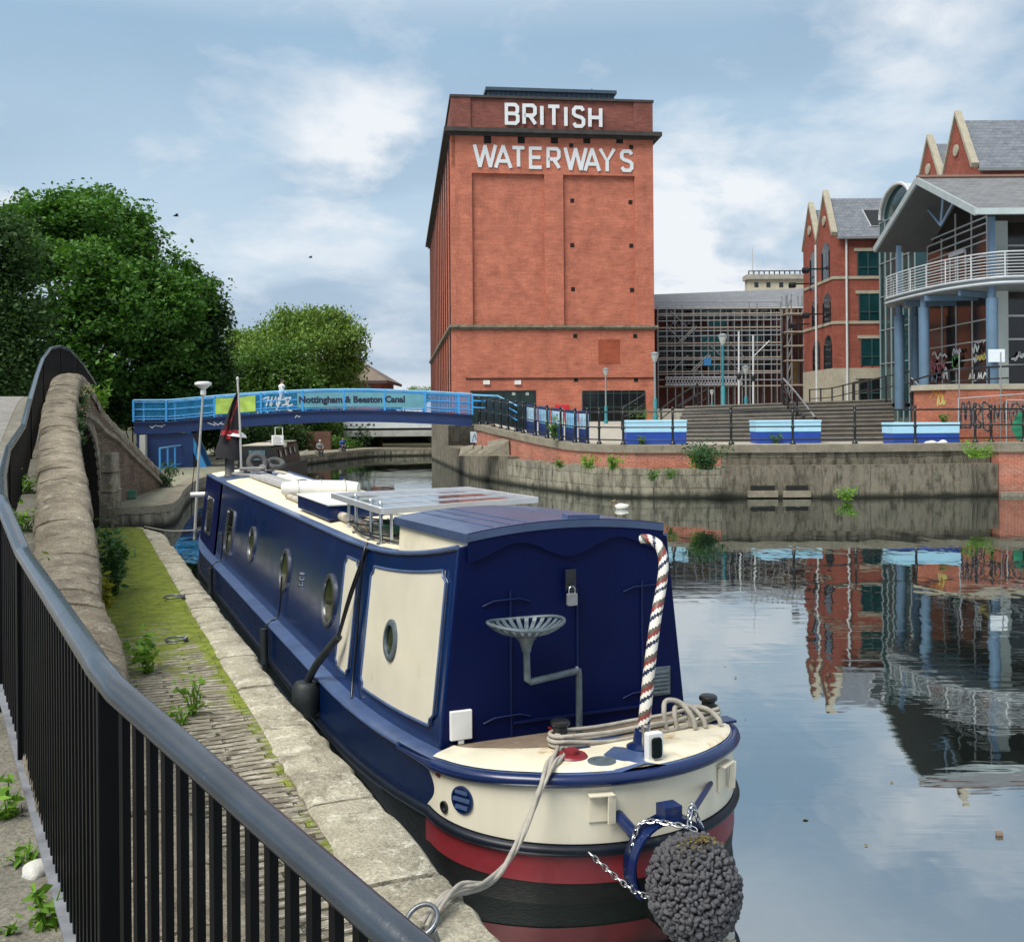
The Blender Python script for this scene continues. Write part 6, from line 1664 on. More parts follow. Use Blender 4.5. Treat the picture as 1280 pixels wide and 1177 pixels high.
SB.one('blue_sheet', plain('blue_sheet', (.05, .25, .55), .5, .1, 4), *SB.rect(875, 884, 449, 458), 1.7, 1.74, scf)
for x, yb, yt, lab in ((923.5, 511, 414, 'white pole standing on the steps, left one of the pair before the scaffolding'), (941.5, 511, 419, 'white pole standing on the steps, right one of the pair before the scaffolding')):
    b = D(x, yb, 60); t_ = D(x, yt, 60); o = thing('white_pole', lab, 'pole', b); mb = MB(); mb.tube([(0, 0, -.6), t_-b], .055, 8); mb.build('pole_shaft', FRAMEW, o)
    mb = MB(); mb.lathe([(.05, -.2), (.14, -.1), (.14, .1), (.05, .2)], (t_-b)*.42, (0, 0, 1), 10); mb.build('floodlight', IRONB, o)
# cream building far behind
CB = PL((26, 122), (1, 0)); cb = thing('cream_building', 'pale cream building with a flat roof rising behind the scaffolded building', 'building', (0, 0, 0)); CRM = plain('cream_stone', (.46, .43, .33), .8, .1, 2)
a = CB.rect(936, 1030, 349, 420); CB.one('wall', CRM, a[0], a[1]+20, 2.3, a[3], -2, 0, cb)
b = CB.rect(935, 1030, 343, 349); CB.one('parapet', plain('cream_parapet', (.30, .29, .25), .8, .2, 2), b[0]-.2, b[1]+20, a[3], b[3], -2, .35, cb)
for x in (943, 958, 974, 990): CB.one('window', DKG, *CB.rect(x, x+5, 353, 359), 0, .03, cb)
mb = MB()
for k in range(14): CB.box(mb, b[0]+k*.6, b[0]+k*.6+.12, b[3], b[3]+.35, .1, .2)
CB.box(mb, b[0], b[1], b[3]+.35, b[3]+.45, .1, .2); mb.build('roof_railing', IRONB, cb)
mb = MB(); p = CB.P(CB.hit(942, 340)[0], b[3], -.5); mb.tube([p, p+Vector((0, 0, 3.2))], .06, 6); mb.build('flagpole', FRAMEW, cb)

# ---- gabled brick buildings
def gabled(label, X0, Y0, Yv, Y1, zE, pk, X1, tag_cat='building', dy=.0):
    """gable wall at X0 facing left with two gables Y0..Yv, Yv..Y1; front facade at Y0; the roofs run to X1"""
    o = thing('brick_building', label, tag_cat, (X0, Y0, 0)); B_ = Vector((X0, Y0, 0)); L = lambda x, y, z: (x-X0, y-Y0, z)
    mb = MB(); mb.add([L(X0, Y0, 2), L(X0, Y0, zE), L(X0, (Y0+Yv)/2, pk[0]), L(X0, Yv, zE), L(X0, (Yv+Y1)/2, pk[1]), L(X0, Y1, zE), L(X0, Y1, 2)], [(0, 1, 2, 3, 4, 5, 6)])
    mb.quad(L(X0, Y0, 2), L(X1, Y0, 2), L(X1, Y0, zE), L(X0, Y0, zE)); mb.quad(L(X0, Y1, 2), L(X1, Y1, 2), L(X1, Y1, zE), L(X0, Y1, zE)); mb.build('wall', M['brick_red'], o)
    for (a, b), p in zip(((Y0, Yv), (Yv, Y1)), pk):
        m_ = (a+b)/2; q = .30; mb = MB()
        mb.quad(L(X0+.3, a-.25, zE-.15), L(X1, a-.25, zE-.15), L(X1, m_, p-q), L(X0+.3, m_, p-q)); mb.quad(L(X0+.3, m_, p-q), L(X1, m_, p-q), L(X1, b+.1, zE-.15), L(X0+.3, b+.1, zE-.15)); mb.build('roof', SLATE, o)
        mb = MB()
        for s0, s1 in (((a, zE), (m_, p)), ((m_, p), (b, zE))):
            mb.prism([(s0[0], s0[1]), (s1[0], s1[1]), (s1[0], s1[1]+.30), (s0[0]-(.12 if s0[0] == a else 0), s0[1]+.24)], L(X0-.12, Y0+Y0-Y0, 0) if False else (-.12, -Y0, 0), (0, 1, 0), (0, 0, 1), .42)
        mb.build('gable_coping', STONE, o)
        mb = MB(); mb.lathe([(.34, 0), (.34, .08), (.001, .09)], (-.02, m_-Y0, lerp(zE, p, .42)), (-1, 0, 0), 16); mb.build('roundel', STONE, o)
    mb = MB(); mb.box(.2, X1-X0, -.42, -.25, zE-.28, zE-.12); mb.build('gutter', plain('gutter_grey', (.16, .18, .19), .5), o)
    return o
bA = gabled('red brick building with two pointed gables and teal windows right of the scaffolding', 22.3, 72, 75.65, 79.3, 15.05, (18.3, 18.2), 34)
FA = PL((22.3, 72), (1, 0)); GA = PL((22.3, 72), (0, 1)); GA.n = Vector((-1, 0, 0))
FDT = plain('frame_dark_teal', (.02, .05, .055), .5)
def win(pl, r_, par, org, gm=TEAL, arch=False, bars=2, lintel=True, fm=None):
    a = pl.rect(*r_); V = lambda u, z, d: pl.P(u, z, d)-org
    mb = MB()
    if arch:
        cu, hw = (a[0]+a[1])/2, (a[1]-a[0])/2; zs_ = a[3]-abs(hw)*.9
        poly = [(a[0], a[2]), (a[1], a[2]), (a[1], zs_)]+[(cu+hw*math.cos(math.pi*k/10), zs_+abs(hw)*.9*math.sin(math.pi*k/10)) for k in range(1, 10)]+[(a[0], zs_)]
        mb.prism(poly, V(0, 0, .0), pl.u, (0, 0, 1), .02 if pl.u.cross(Vector((0, 0, 1))).dot(pl.n) > 0 else -.02)
    else:
        q = [V(u, z, d) for d in (-.05, .015) for z in (a[2], a[3]) for u in (a[0], a[1])]; mb.add(q, [(0, 1, 3, 2), (4, 6, 7, 5), (0, 4, 5, 1), (2, 3, 7, 6), (0, 2, 6, 4), (1, 5, 7, 3)])
    w_ = mb.build('window', gm, par)
    mb = MB()
    def bx(u0, u1, z0, z1, d0, d1):
        q = [V(u, z, d) for d in (d0, d1) for z in (z0, z1) for u in (u0, u1)]; mb.add(q, [(0, 1, 3, 2), (4, 6, 7, 5), (0, 4, 5, 1), (2, 3, 7, 6), (0, 2, 6, 4), (1, 5, 7, 3)])
    for k in range(bars+1):
        u = lerp(a[0], a[1], k/bars); bx(u-.05, u+.05, a[2], a[3]-(abs(a[1]-a[0])*.4 if arch else 0), .02, .07)
    bx(a[0], a[1], lerp(a[2], a[3], .33)-.05, lerp(a[2], a[3], .33)+.05, .02, .06)
    mb.build('frame', fm or FDT, w_)
    if lintel:
        mb = MB(); bx(min(a[0], a[1])-.25, max(a[0], a[1])+.25, a[3], a[3]+.22, -.05, .06); mb.build('lintel', STONE, w_)
OA = Vector((22.3, 72, 0))
for r_ in ((1072, 1098, 314, 344), (1074, 1099, 367, 401), (1076.5, 1103, 423, 457)): win(FA, r_, bA, OA)
for r_ in ((1028, 1037, 303, 350), (1029.5, 1038.5, 366, 408), (1013.5, 1020, 315, 362), (1016, 1022.5, 372, 411), (1017, 1025, 424, 466), (1031, 1040, 419, 462)): win(GA, r_, bA, OA, DKG, True, 1, False, IRONB)
def course(pl, org, par, name, y, u0, u1, h, d, m, yx=1060):
    z = pl.hit(yx, y)[1]; q = [pl.P(u, zz, dd)-org for dd in (0.0, d) for zz in (z-h/2, z+h/2) for u in (u0, u1)]
    mb = MB(); mb.add(q, [(0, 1, 3, 2), (4, 6, 7, 5), (0, 4, 5, 1), (2, 3, 7, 6), (0, 2, 6, 4), (1, 5, 7, 3)]); mb.build(name, m, par); return z
for y in (347, 403): 
    z = course(FA, OA, bA, 'string_course', y, -.06, 9, .2, .06, STONE); mb = MB(); mb.box(-.06, 0, 0, 7.3, z-.1, z+.1); mb.build('string_course', STONE, bA)
zb_ = FA.hit(1060, 460)[1]; mb = MB(); mb.box(-.08, 9, -.08, 7.3, 2, zb_); sbm = mb.build('stone_base', STONE, bA)
for r_ in ((1074, 1104, 473, 500),): win(PL((22.3, 71.92), (1, 0)), r_, bA, OA, DKG)
mb = MB(); u = FA.hit(1058, 400)[0]; mb.tube([(u, -.12, 2), (u, -.12, 14.8)], .08, 6); mb.build('downpipe', FRAMEW, bA)
mb = MB(); mb.tube([(-.12, 3.65, 2), (-.12, 3.65, 15)], .09, 6); mb.build('downpipe', FRAMEW, bA)
for y in (1, 2): pass
for z_, yy_ in ((13.0, 1.8), (12.4, 5.4), (9.8, 1.8), (9.4, 5.4)):
    mb = MB(); mb.beam((-.1, yy_, z_), (-1.3, yy_, z_), .1, .1); mb.lathe([(.05, 0), (.22, .1), (.22, .5), (.05, .55)], (-1.1, yy_, z_-.1), (-1, 0, 0), 10); mb.build('wall_lamp', IRONB, bA)
# skylight on the front slope
sl0 = 3.6; mb = MB(); m_ = (72+75.65)/2
def slope(x, t): return Vector((x, lerp(-.25, m_-72, t), lerp(14.9, 18.0, t)+.06))
mb.add([slope(2.75, .25), slope(4.5, .25), slope(4.2, .68), slope(2.45, .68)], [(0, 1, 2, 3)]); sk = mb.build('skylight', DKG, bA)
mb = MB(); q = [slope(2.75, .25), slope(4.5, .25), slope(4.2, .68), slope(2.45, .68)]
for i in range(4): mb.beam(q[i], q[(i+1) % 4], .06, .05)
mb.build('skylight_frame', FRAMEW, sk)
bB = gabled('taller red brick building with two stone edged gables behind the glass pavilion', 26.7, 60, 64.3, 68.4, 16.9, (20.5, 20.2), 60)
# link block with the barrel glass roof
lk = thing('glazed_link', 'teal glass link block with a curved barrel roof between the two brick buildings', 'building', (24.5, 63, 0)); mb = MB(); mb.box(0, 8, 0, 6, 2, 15.4); mb.build('glass_wall', TEAL, lk)
mb = MB()
for k in range(7): mb.box(-.06, 0, k-.03, k+.03, 2, 15.4)
for z in (6, 8.2, 10.4, 12.6, 15.3): mb.box(-.05, 0, 0, 6, z-.03, z+.03)
mb.build('mullion', plain('mullion_grey', (.2, .26, .27), .5), lk)
rows = [[(x, 2.6-2.7*math.cos(math.pi*k/16), 15.4+1.75*math.sin(math.pi*k/16)) for k in range(17)] for x in (-.25, 6)]
mb = MB(); mb.grid(rows); mb.build('barrel_roof', plain('pale_metal_roof', (.42, .50, .50), .4, .1, 2), lk, smooth=60)
mb = MB(); mb.add([(0, 2.6-2.6*math.cos(math.pi*k/16), 15.4+1.65*math.sin(math.pi*k/16)) for k in range(17)], [tuple(range(17))]); mb.build('barrel_glass', TEAL, lk)
mb = MB(); mb.tube([p for p in rows[0]], .11, 6); mb.build('barrel_rim', FRAMEW, lk)

# ---- glass pavilion on its brick plinth
PV = Vector((17.1, 38, 0)); pv = thing('pavilion', 'glass pavilion with gabled slate roof, curved balcony and blue columns on a brick plinth', 'pavilion', PV)
V = lambda x, y, z: Vector((x, y, z))-PV
BLC = plain('column_blue', (.085, .15, .225), .45, .12, 3, coat=.1); DGL = NT('pavilion_glass'); DGL = plain('pavilion_glass', (.022, .018, .016), .10, .45, .5, spec=.55)
zEv, zPk = 10.15, 12.25; ym = 41.95
mb = MB(); mb.quad(V(16.9, 37.7, zEv), V(40, 37.7, zEv), V(40, ym, zPk), V(16.4, ym, zPk)); mb.quad(V(16.4, ym, zPk), V(40, ym, zPk), V(40, 46.3, zEv), V(16.2, 46.3, zEv)); mb.build('roof', SLATE2, pv)
mb = MB(); th = .22
mb.quad(V(16.9, 37.7, zEv-th), V(40, 37.7, zEv-th), V(40, ym, zPk-th), V(16.4, ym, zPk-th)); mb.quad(V(16.4, ym, zPk-th), V(40, ym, zPk-th), V(40, 46.3, zEv-th), V(16.2, 46.3, zEv-th)); mb.build('soffit', plain('soffit_grey', (.075, .08, .082), .7), pv)
mb = MB(); q = [V(16.9, 37.7, zEv-.1), V(16.4, ym, zPk-.1), V(16.2, 46.3, zEv-.1)]
mb.beam(q[0], q[1], .1, .26); mb.beam(q[1], q[2], .1, .26); mb.build('bargeboard', plain('pale_barge', (.27, .31, .32), .5, .1, 3), pv)
mb = MB(); mb.box(-.3, 22, -.45, -.3, zEv-.2, zEv+.02); mb.build('gutter', plain('gutter_pale', (.36, .42, .42), .5), pv)
mb = MB(); mb.tube([V(16.4, ym, zPk+.03), V(40, ym, zPk+.03)], .10, 6); mb.build('ridge', plain('ridge_brown', (.14, .08, .06), .7), pv)
# glazed gable wall (X = 18.4) and front wall (Y = 40)
GX, FY = 18.4, 40.1
mb = MB(); mb.add([V(GX, FY, 3.8), V(GX, FY, 10.9), V(GX, ym, 11.85), V(GX, 46, 9.9), V(GX, 46, 3.8)], [(0, 1, 2, 3, 4)]); mb.build('gable_glass', DGL, pv)
mb = MB(); mb.box(GX-17.1+.3, 23, FY-38, FY-38+.1, 3.8, 10.1); mb.build('front_glass', DGL, pv)
GP = PL((GX, FY), (0, 1)); GP.n = Vector((-1, 0, 0))
mb = MB()
def gv(y, z0, z1, w=.03): mb.box(GX-17.1-.03, GX-17.1-.0, y-38-w, y-38+w, z0, z1)
def gh(z, y0, y1, w=.026): mb.box(GX-17.1-.035, GX-17.1-.005, y0-38, y1-38, z-w, z+w)
for y in (40.15, 41.5, 43.0, 44.4, 45.9): gv(y, 3.8, 11.0 if y < 44 else 10.2)
for z in (8.9, 9.45, 9.75, 10.1, 10.35): gh(z, 40.1, 45.9)
for z in (4.9, 5.6, 6.4): gh(z, 40.1, 45.9)
mb.build('mullion', FRAMEW, pv)
mb = MB()   # white double doors behind the balcony rail
for y in (42.0, 42.75, 43.5): mb.box(GX-17.1-.05, GX-17.1-.02, y-38-.05, y-38+.05, 7.65, 9.35)
mb.box(GX-17.1-.1, GX-17.1-.02, 42-38, 43.5-38, 9.25, 9.4); mb.build('balcony_door', FRAMEW, pv)
mb = MB(); c = V(GX-.9, 42.3, 10.4); mb.tube([c, V(GX-.9, 42.0, 11.8)], .05, 6); mb.tube([c, V(GX-.9, 40.9, 11.2)], .05, 6); mb.tube([c, V(GX-.9, 43.6, 11.3)], .05, 6); mb.build('roof_strut', plain('strut_blue', (.2, .3, .42), .5), pv)
mb = MB()
for x in (18.75, 19.9, 20.6): mb.box(x-17.1-.06, x-17.1+.06, FY-38-.08, FY-38, 3.8, 10.1)
for x in (20.1, 21.2, 22.4): mb.box(x-17.1-.03, x-17.1+.03, FY-38-.06, FY-38, 3.8, 10.1)
for z in (4.6, 5.6, 6.5, 8.0, 9.2): mb.box(1.6, 8, FY-38-.06, FY-38, z-.035, z+.035)
mb.build('mullion', FRAMEW, pv)
mb = MB(); mb.box(18.55-17.1, 19.0-17.1, FY-38-.35, FY-38-.0, 3.8, 10.1); mb.build('pale_pier', plain('pier_pale', (.36, .40, .39), .6, .1, 2), pv)
# balcony
bal = smooth_line([(17.9, 46.4, 0), (16.35, 45.3, 0), (16.15, 43.5, 0), (16.35, 41.2, 0), (16.75, 39.4, 0), (17.55, 38.0, 0), (18.7, 37.6, 0), (22, 37.55, 0), (40, 37.55, 0)], 5)
z0, z1 = 7.42, 7.66
back = [Vector((GX+.3, min(46, max(FY+.2, p.y)), 0)) if p.x < 19 else Vector((p.x, FY+.05, 0)) for p in bal]
mb = MB(); mb.grid([[p-PV+Vector((0, 0, z1)), p-PV+Vector((0, 0, z0)), b-PV+Vector((0, 0, z0)), b-PV+Vector((0, 0, z1)), p-PV+Vector((0, 0, z1))] for p, b in zip(bal, back)]); mb.build('balcony_deck', plain('balcony_deck', (.15, .17, .19), .6, .15, 2), pv)
for z, r_ in ((7.70, .05), (7.50, .05)):
    mb = MB(); mb.tube([p-PV+Vector((0, 0, z))+(p-b).normalized()*.03 for p, b in zip(bal, back)], r_, 5); mb.build('deck_edge', plain('deck_edge_pale', (.38, .41, .43), .5), pv)
for k in range(8):
    mb = MB(); z = 7.82+.115*k; mb.tube([p-PV+Vector((0, 0, z)) for p in bal], .028 if k == 7 else .016, 6); mb.build('balcony_rail', FRAMEW, pv)
for p in resample(bal, 1.25): mb = MB(); mb.tube([p-PV+Vector((0, 0, 7.66)), p-PV+Vector((0, 0, 8.62))], .025, 6); mb.build('balcony_post', FRAMEW, pv)
for x, y, zb_2 in ((16.75, 44.9, 2.9), (17.6, 45.4, 2.9), (16.55, 41.7, 3.8), (17.75, 38.4, 3.8)):
    mb = MB(); mb.lathe([(.21, zb_2), (.21, 7.0), (.14, 7.02), (.14, 7.42)], (x-17.1, y-38, 0), (0, 0, 1), 18); mb.build('column', BLC, pv, smooth=40)
mb = MB(); mb.box(17.75-17.1-.1, 17.75-17.1+.1, .3, .5, 7.66, 10.0); mb.build('upper_column', BLC, pv)
mb = MB(); mb.box(16.75-17.1-.08, 16.75-17.1+.08, 6.8, 7.0, 7.66, 10.0); mb.build('upper_column', BLC, pv)
for a, b in (((16.3, 41), (18.4, 41)), ((16.3, 43), (18.4, 43)), ((16.9, 39.2), (18.4, 40.2))):
    mb = MB(); mb.beam(V(*a, 7.3), V(*b, 7.3), .1, .2); mb.build('deck_bracket', BLC, pv)
# graffiti on the lower glass
GC = {k: plain('graffiti_'+k, c, .7, .15, 5) for k, c in (('white', (.55, .57, .58)), ('green', (.10, .34, .10)), ('pink', (.42, .13, .17)), ('yellow', (.42, .36, .10)), ('blue', (.12, .18, .30)), ('black', (.02, .022, .03)), ('orange', (.45, .16, .03)))}
GP2 = PL((GX-.1, FY), (0, 1)); GP2.n = Vector((-1, 0, 0))
rr = random.Random(5)
def tagspray(pl, org, par, col, x0, x1, y0, y1, n, w_, d=.02):
    a = pl.rect(x0, x1, y0, y1); mb = MB(); ln = [(lerp(a[0], a[1], i/(n-1))+rr.uniform(-.5, .5)*(a[1]-a[0])/n, rr.uniform(a[2], a[3])) for i in range(n)]
    ln3 = [Vector((q[0], q[1], 0)) for q in ln]; ln = [(v.x, v.y) for v in smooth_line([tuple(v) for v in ln3], 4)]
    stroke_mesh(mb, [ln], w_, pl.P(0, 0, d)-org, pl.u, (0, 0, 1), .004 if pl.u.cross(Vector((0, 0, 1))).dot(pl.n) > 0 else -.004); mb.build('graffiti', GC[col], par)
for col, x0, x1, y0, y1, n, w_ in (('pink', 1163, 1172, 452, 472, 9, .22), ('pink', 1172, 1181, 453, 470, 8, .2), ('white', 1166, 1184, 440, 448, 12, .10), ('blue', 1165, 1177, 466, 476, 9, .2), ('white', 1176, 1186, 461, 476, 9, .16), ('green', 1192, 1199, 446, 460, 9, .2), ('white', 1191, 1201, 436, 445, 8, .10), ('white', 1216, 1224, 431, 441, 8, .10), ('white', 1217, 1222, 444, 459, 9, .10), ('yellow', 1222, 1232, 444, 456, 9, .16), ('white', 1219, 1235, 425, 429, 12, .05)): tagspray(GP2, PV, pv, col, x0, x1, y0, y1, n, w_)
a = GP2.rect(1212, 1236, 467, 475); mb = MB(); stroke_mesh(mb, [[(lerp(a[0], a[1], x), lerp(a[2], a[3], y)) for x, y in ln] for ln in ([(0, .2), (.08, 1), (.12, .3)], [(.3, 1), (.28, 0), (.45, .1)], [(.48, 0), (.54, 1), (.6, .3), (.66, 1), (.7, 0)], [(.75, 0), (.85, 1), (.98, .5), (.95, .0)])], .07, GP2.P(0, 0, .03)-PV, GP2.u, (0, 0, 1), -.004); mb.build('graffiti', GC['white'], pv)
FP2 = PL((GX, FY-.1), (1, 0)); tagspray(FP2, PV, pv, 'white', 1264, 1280, 440, 450, 10, .08)
sg_ = thing('white_notice', 'blank white notice board fixed to the front blue column of the pavilion', 'sign', (17.75, 38.1, 4.85)); mb = MB(); mb.box(-.3, .3, -.05, -.02, -.22, .25); mb.build('board', plain('notice_white', (.62, .68, .72), .5, .05, 3), sg_)
# brick plinth
PLB = brick('plinth_brick', (.30, .085, .05), (.40, .13, .075), (.30, .20, .15), lo=.6, stain=(.16, .07, .04))
pn = [(15.05, 38.9), (15.65, 37.45), (45, 37.45), (45, 46.8), (18.0, 46.8)]
pl_ = thing('plinth', 'orange red brick plinth under the pavilion with black bubble graffiti', 'wall', (15.65, 37.45, 0)); O_ = Vector((15.65, 37.45, 0))
mb = MB(); prism_z(mb, [Vector((x, y, 0))-O_ for x, y in pn], 1.5, 3.62); mb.build('wall', PLB, pl_)
mb = MB(); cen = Vector((30, 42, 0)); prism_z(mb, [Vector((x, y, 0))-O_+(Vector((x, y, 0))-cen).normalized()*.12 for x, y in pn], 3.622, 3.82); mb.build('coping', STONE, pl_)
F3 = PL((15.65, 37.45), (1, 0)); a = F3.rect(1200, 1276, 503, 534)
def gl(pts): return [(lerp(a[0], a[1], x), lerp(a[2], a[3], y)) for x, y in pts]
def rnd(pts, n=4): return [(v.x, v.y) for v in smooth_line([(x, y, 0) for x, y in pts], n)]
mb = MB()   # rounded outline letters
for ln in ([(0, .0), (.03, .9), (.07, .95), (.09, .3), (.12, .95), (.16, .95), (.18, .1), (.13, 0), (.06, .02), (0, .0)], [(.32, .9), (.23, .95), (.2, .5), (.22, .1), (.32, .0), (.34, .15), (.27, .4), (.34, .7), (.32, .9)], [(.38, 0), (.37, .95), (.47, .9), (.49, .6), (.45, .48), (.5, .3), (.47, -.15), (.38, 0)], [(.56, .2), (.57, .9), (.62, .4), (.67, .95), (.68, .2)], [(.74, .2), (.72, .9), (.78, .95), (.77, .3)], [(.88, .95), (.82, .6), (.86, .1), (.96, .1), (1, .6), (.95, .95), (.88, .95)], [(.90, .7), (.88, .5), (.93, .4), (.94, .65), (.90, .7)]):
    stroke_mesh(mb, [gl(rnd(ln))], .055, F3.P(0, 0, .004)-O_, F3.u, (0, 0, 1), .004)
mb.build('graffiti', GC['black'], pl_)
F4 = PL((15.05, 38.9), (.6, -1.45)); 
tagspray(F4, O_, pl_, 'orange', 1162, 1178, 485, 497, 12, .07, .01); tagspray(F4, O_, pl_, 'yellow', 1172, 1182, 493, 510, 9, .06, .012)
# ---------------------------------------------------------------- plaza: steps, planters, railing, lamps
STEP = stone_mat('step_concrete', (.07, .064, .056), (.12, .11, .096), lich=.68, bd=.006); NOSE = stone_mat('step_edge', (.17, .155, .135), (.25, .235, .205), lich=.7, bd=.004)
st = thing('amphitheatre_steps', 'broad flight of dark concrete steps rising from the plaza behind the planters', 'steps', (8, 41, 0)); O_ = Vector((8, 41, 0))
def spt(i, x):
    y = 40.6+.95*i+.012*(x-11)**2-.12*(x-8); return y
xs_ = [6.6+.5*k for k in range(21)]
treads = MB(); noses = MB()
for i in range(10):
    z = 1.72+.145*i; x0 = 6.2+.22*i
    xr = 14.75+.33*i; X_ = [x0+(xr-x0)*k/16 for k in range(17)]
    tilt = lambda x: .012*(x-8)
    treads.grid([[(x-8, spt(i, x)-41, z-.16+tilt(x)*i*.25), (x-8, spt(i, x)-41, z+.095+tilt(x)*i*.25), (x-8, spt(i+1, x)-41+.1, z+.1+tilt(x)*i*.25)] for x in X_])
    noses.grid([[(x-8, spt(i, x)-41-.02, z+.10+tilt(x)*i*.25), (x-8, spt(i, x)-41-.02, z+.15+tilt(x)*i*.25), (x-8, spt(i, x)-41+.18, z+.152+tilt(x)*i*.25)] for x in X_])
treads.build('step', STEP, st); noses.build('nosing', NOSE, st)
mb = MB(); X_ = [8.4+(40-8.4)*k/16 for k in range(17)]
mb.grid([[(x, spt(10, min(x, 15.2))-.1, 3.06+.012*(min(x, 15)-8)*2.2), (x, 62, 3.12)] for x in X_]); mb.grid([[(8.4, spt(10, 8.4), z) for z in (1.5, 3.06)], [(8.4, 62, z) for z in (1.5, 3.12)]]); struct(mb.build('pavement', M['plaza']))
PBL = plain('planter_light_blue', (.34, .60, .76), .55, .07, 2, dirt=((.28, .42, .5), .68, 3)); PBD = plain('planter_deep_blue', (.008, .05, .30), .5, .12, 2, dirt=((.03, .08, .2), .68, 3))
PP = PL((0, 38.6), (1, 0))
for k, (x0, x1, lab) in enumerate(((783, 858, 'pale and deep blue planter box on the plaza nearest the warehouse'), (946, 1026, 'pale and deep blue planter box in the middle of the dark steps'), (1117, 1199, 'pale and deep blue planter box beside the brick plinth'))):
    PP = PL((0, 38.6 if k < 2 else 36.35), (1, 0)); a = PP.rect(x0, x1, 525 if k < 2 else 528, 558); w_ = a[1]-a[0]; o = thing('planter', lab, 'planter', (a[0], PP.o.y, 1.70), 0, 'two tone blue planters')
    h = a[3]-1.70; mb = MB(); mb.box(0, w_, 0, 1.05, 0, h*.5); mb.build('lower_box', PBD, o, bevel=.015)
    mb = MB(); mb.box(-.012, w_+.012, -.012, 1.112, h*.5+.002, h-.08); mb.box(-.03, w_+.03, -.03, .09, h-.08, h); mb.box(-.03, w_+.03, 1.02, 1.13, h-.08, h); mb.box(-.03, .09, .09, 1.02, h-.08, h-.002); mb.box(w_-.09, w_+.03, .09, 1.02, h-.08, h-.002); mb.build('upper_box', PBL, o, bevel=.01)
    mb = MB(); mb.grid([[(lerp(.08, w_-.08, i/8), lerp(.08, 1.0, j/4), h-.05+.03*math.sin(i*2.1+j)) for j in range(5)] for i in range(9)]); mb.build('soil', M['soil'], o)
    weed('planter_plant', ['weeds at the base of the planter nearest the warehouse', 'low weed in front of the middle planter', 'small plant growing in the planter beside the plinth'][k], (a[0]+w_*[.25, .3, .85][k], 38.45 if k < 2 else 36.8, 1.72 if k < 2 else 1.70+h-.05), .35, .3, 150, .10, LV['mid'], 60+k, cat='plant', stems=10)
o = thing('dumped_bag', 'torn white bag lying against the planter beside the plinth', 'bag', D(1172, 558, 36.15)); mb = MB(); rr = random.Random(3)
for k in range(5): mb.blob((rr.uniform(-.3, .3), rr.uniform(-.05, .1), .08), .18, .12, rr.uniform(.08, .2), 8, 6)
mb.build('sack', M['white'], o, smooth=60)
# railing round the quay
RLN = [Vector((p.x, p.y, 0)) for p in off_line([Vector((x, y, 0)) for x, y in BN], .70)][isl:]
RLN = RLN+[Vector((60, 35.6, 0))]
def px_of(p, z): 
    dx, dz = p.x, z-EYE; return 640+F*(dx*CR-dz*SR)/p.y
def rl_at(px):
    for a, b in zip(RLN, RLN[1:]):
        pa, pb = px_of(a, 2), px_of(b, 2)
        if pa <= px <= pb: return a.lerp(b, (px-pa)/(pb-pa))
    return RLN[0]
def rz_(p): return 1.77+max(0, min(1, (p.y-38.6)/9))*.62+.0
qr = thing('railing', 'black three rail quayside railing with ball topped posts along the plaza edge', 'railing', (3, 36, 1.77)); O_ = Vector((3, 36, 1.77))
pxs = [592, 600, 608, 617, 626, 635, 645, 654, 669, 684, 701, 719, 734, 749, 779, 841, 914, 991, 1068.6, 1144, 1219, 1239, 1279.5, 1355, 1430]
pts = [rl_at(x) for x in pxs]
for p, x in zip(pts, pxs):
    b = Vector((p.x, p.y, rz_(p)))-O_; mb = MB()
    mb.lathe([(.10, 0), (.10, .04), (.06, .09), (.042, .16), (.042, .52), (.062, .55), (.062, .61), (.042, .64), (.04, 1.10), (.06, 1.12), (.03, 1.17), (.055, 1.22), (.058, 1.25), (.035, 1.30), (.001, 1.31)], b, (0, 0, 1), 10); mb.build('post', IRONB, qr, smooth=50)
for h, r_ in ((1.14, .03), (.60, .024), (.16, .024)):
    mb = MB(); mb.tube([Vector((p.x, p.y, rz_(p)+h))-O_ for p in pts], r_, 8); mb.build('rail', IRONB, qr, smooth=60)
# dark screen and blue hoarding boards behind it
hd = thing('dark_screen', 'solid dark green screen behind the railing at the end of the footbridge', 'screen', (-1.5, 50, 2)); O_ = Vector((-1.5, 50, 2)); mb = MB(); rows = []
for x in (590, 605, 622, 638, 651):
    p = rl_at(x); n = Vector((.4, .25, 0)).normalized(); rows.append([Vector((p.x, p.y, rz_(p)+z))+n*.25-O_ for z in (.12, 1.28)])
mb.grid(rows); mb.grid([[q+Vector((.05, .03, 0)) for q in r_] for r_ in rows]); mb.build('board', plain('screen_green', (.006, .018, .02), .6, .25, 2), hd)
HBL = plain('hoarding_blue', (.010, .03, .13), .6, .15, 2); HBW = plain('hoarding_poster', (.42, .52, .58), .6, .25, 8, dirt=((.2, .3, .38), .55, 9)); HBC = plain('hoarding_light_blue', (.07, .28, .50), .6, .2, 4)
hb_ = thing('hoarding', 'row of blue boards with striped posters behind the railing below the warehouse', 'hoarding', (1.5, 42, 2)); O_ = Vector((1.5, 42, 2))
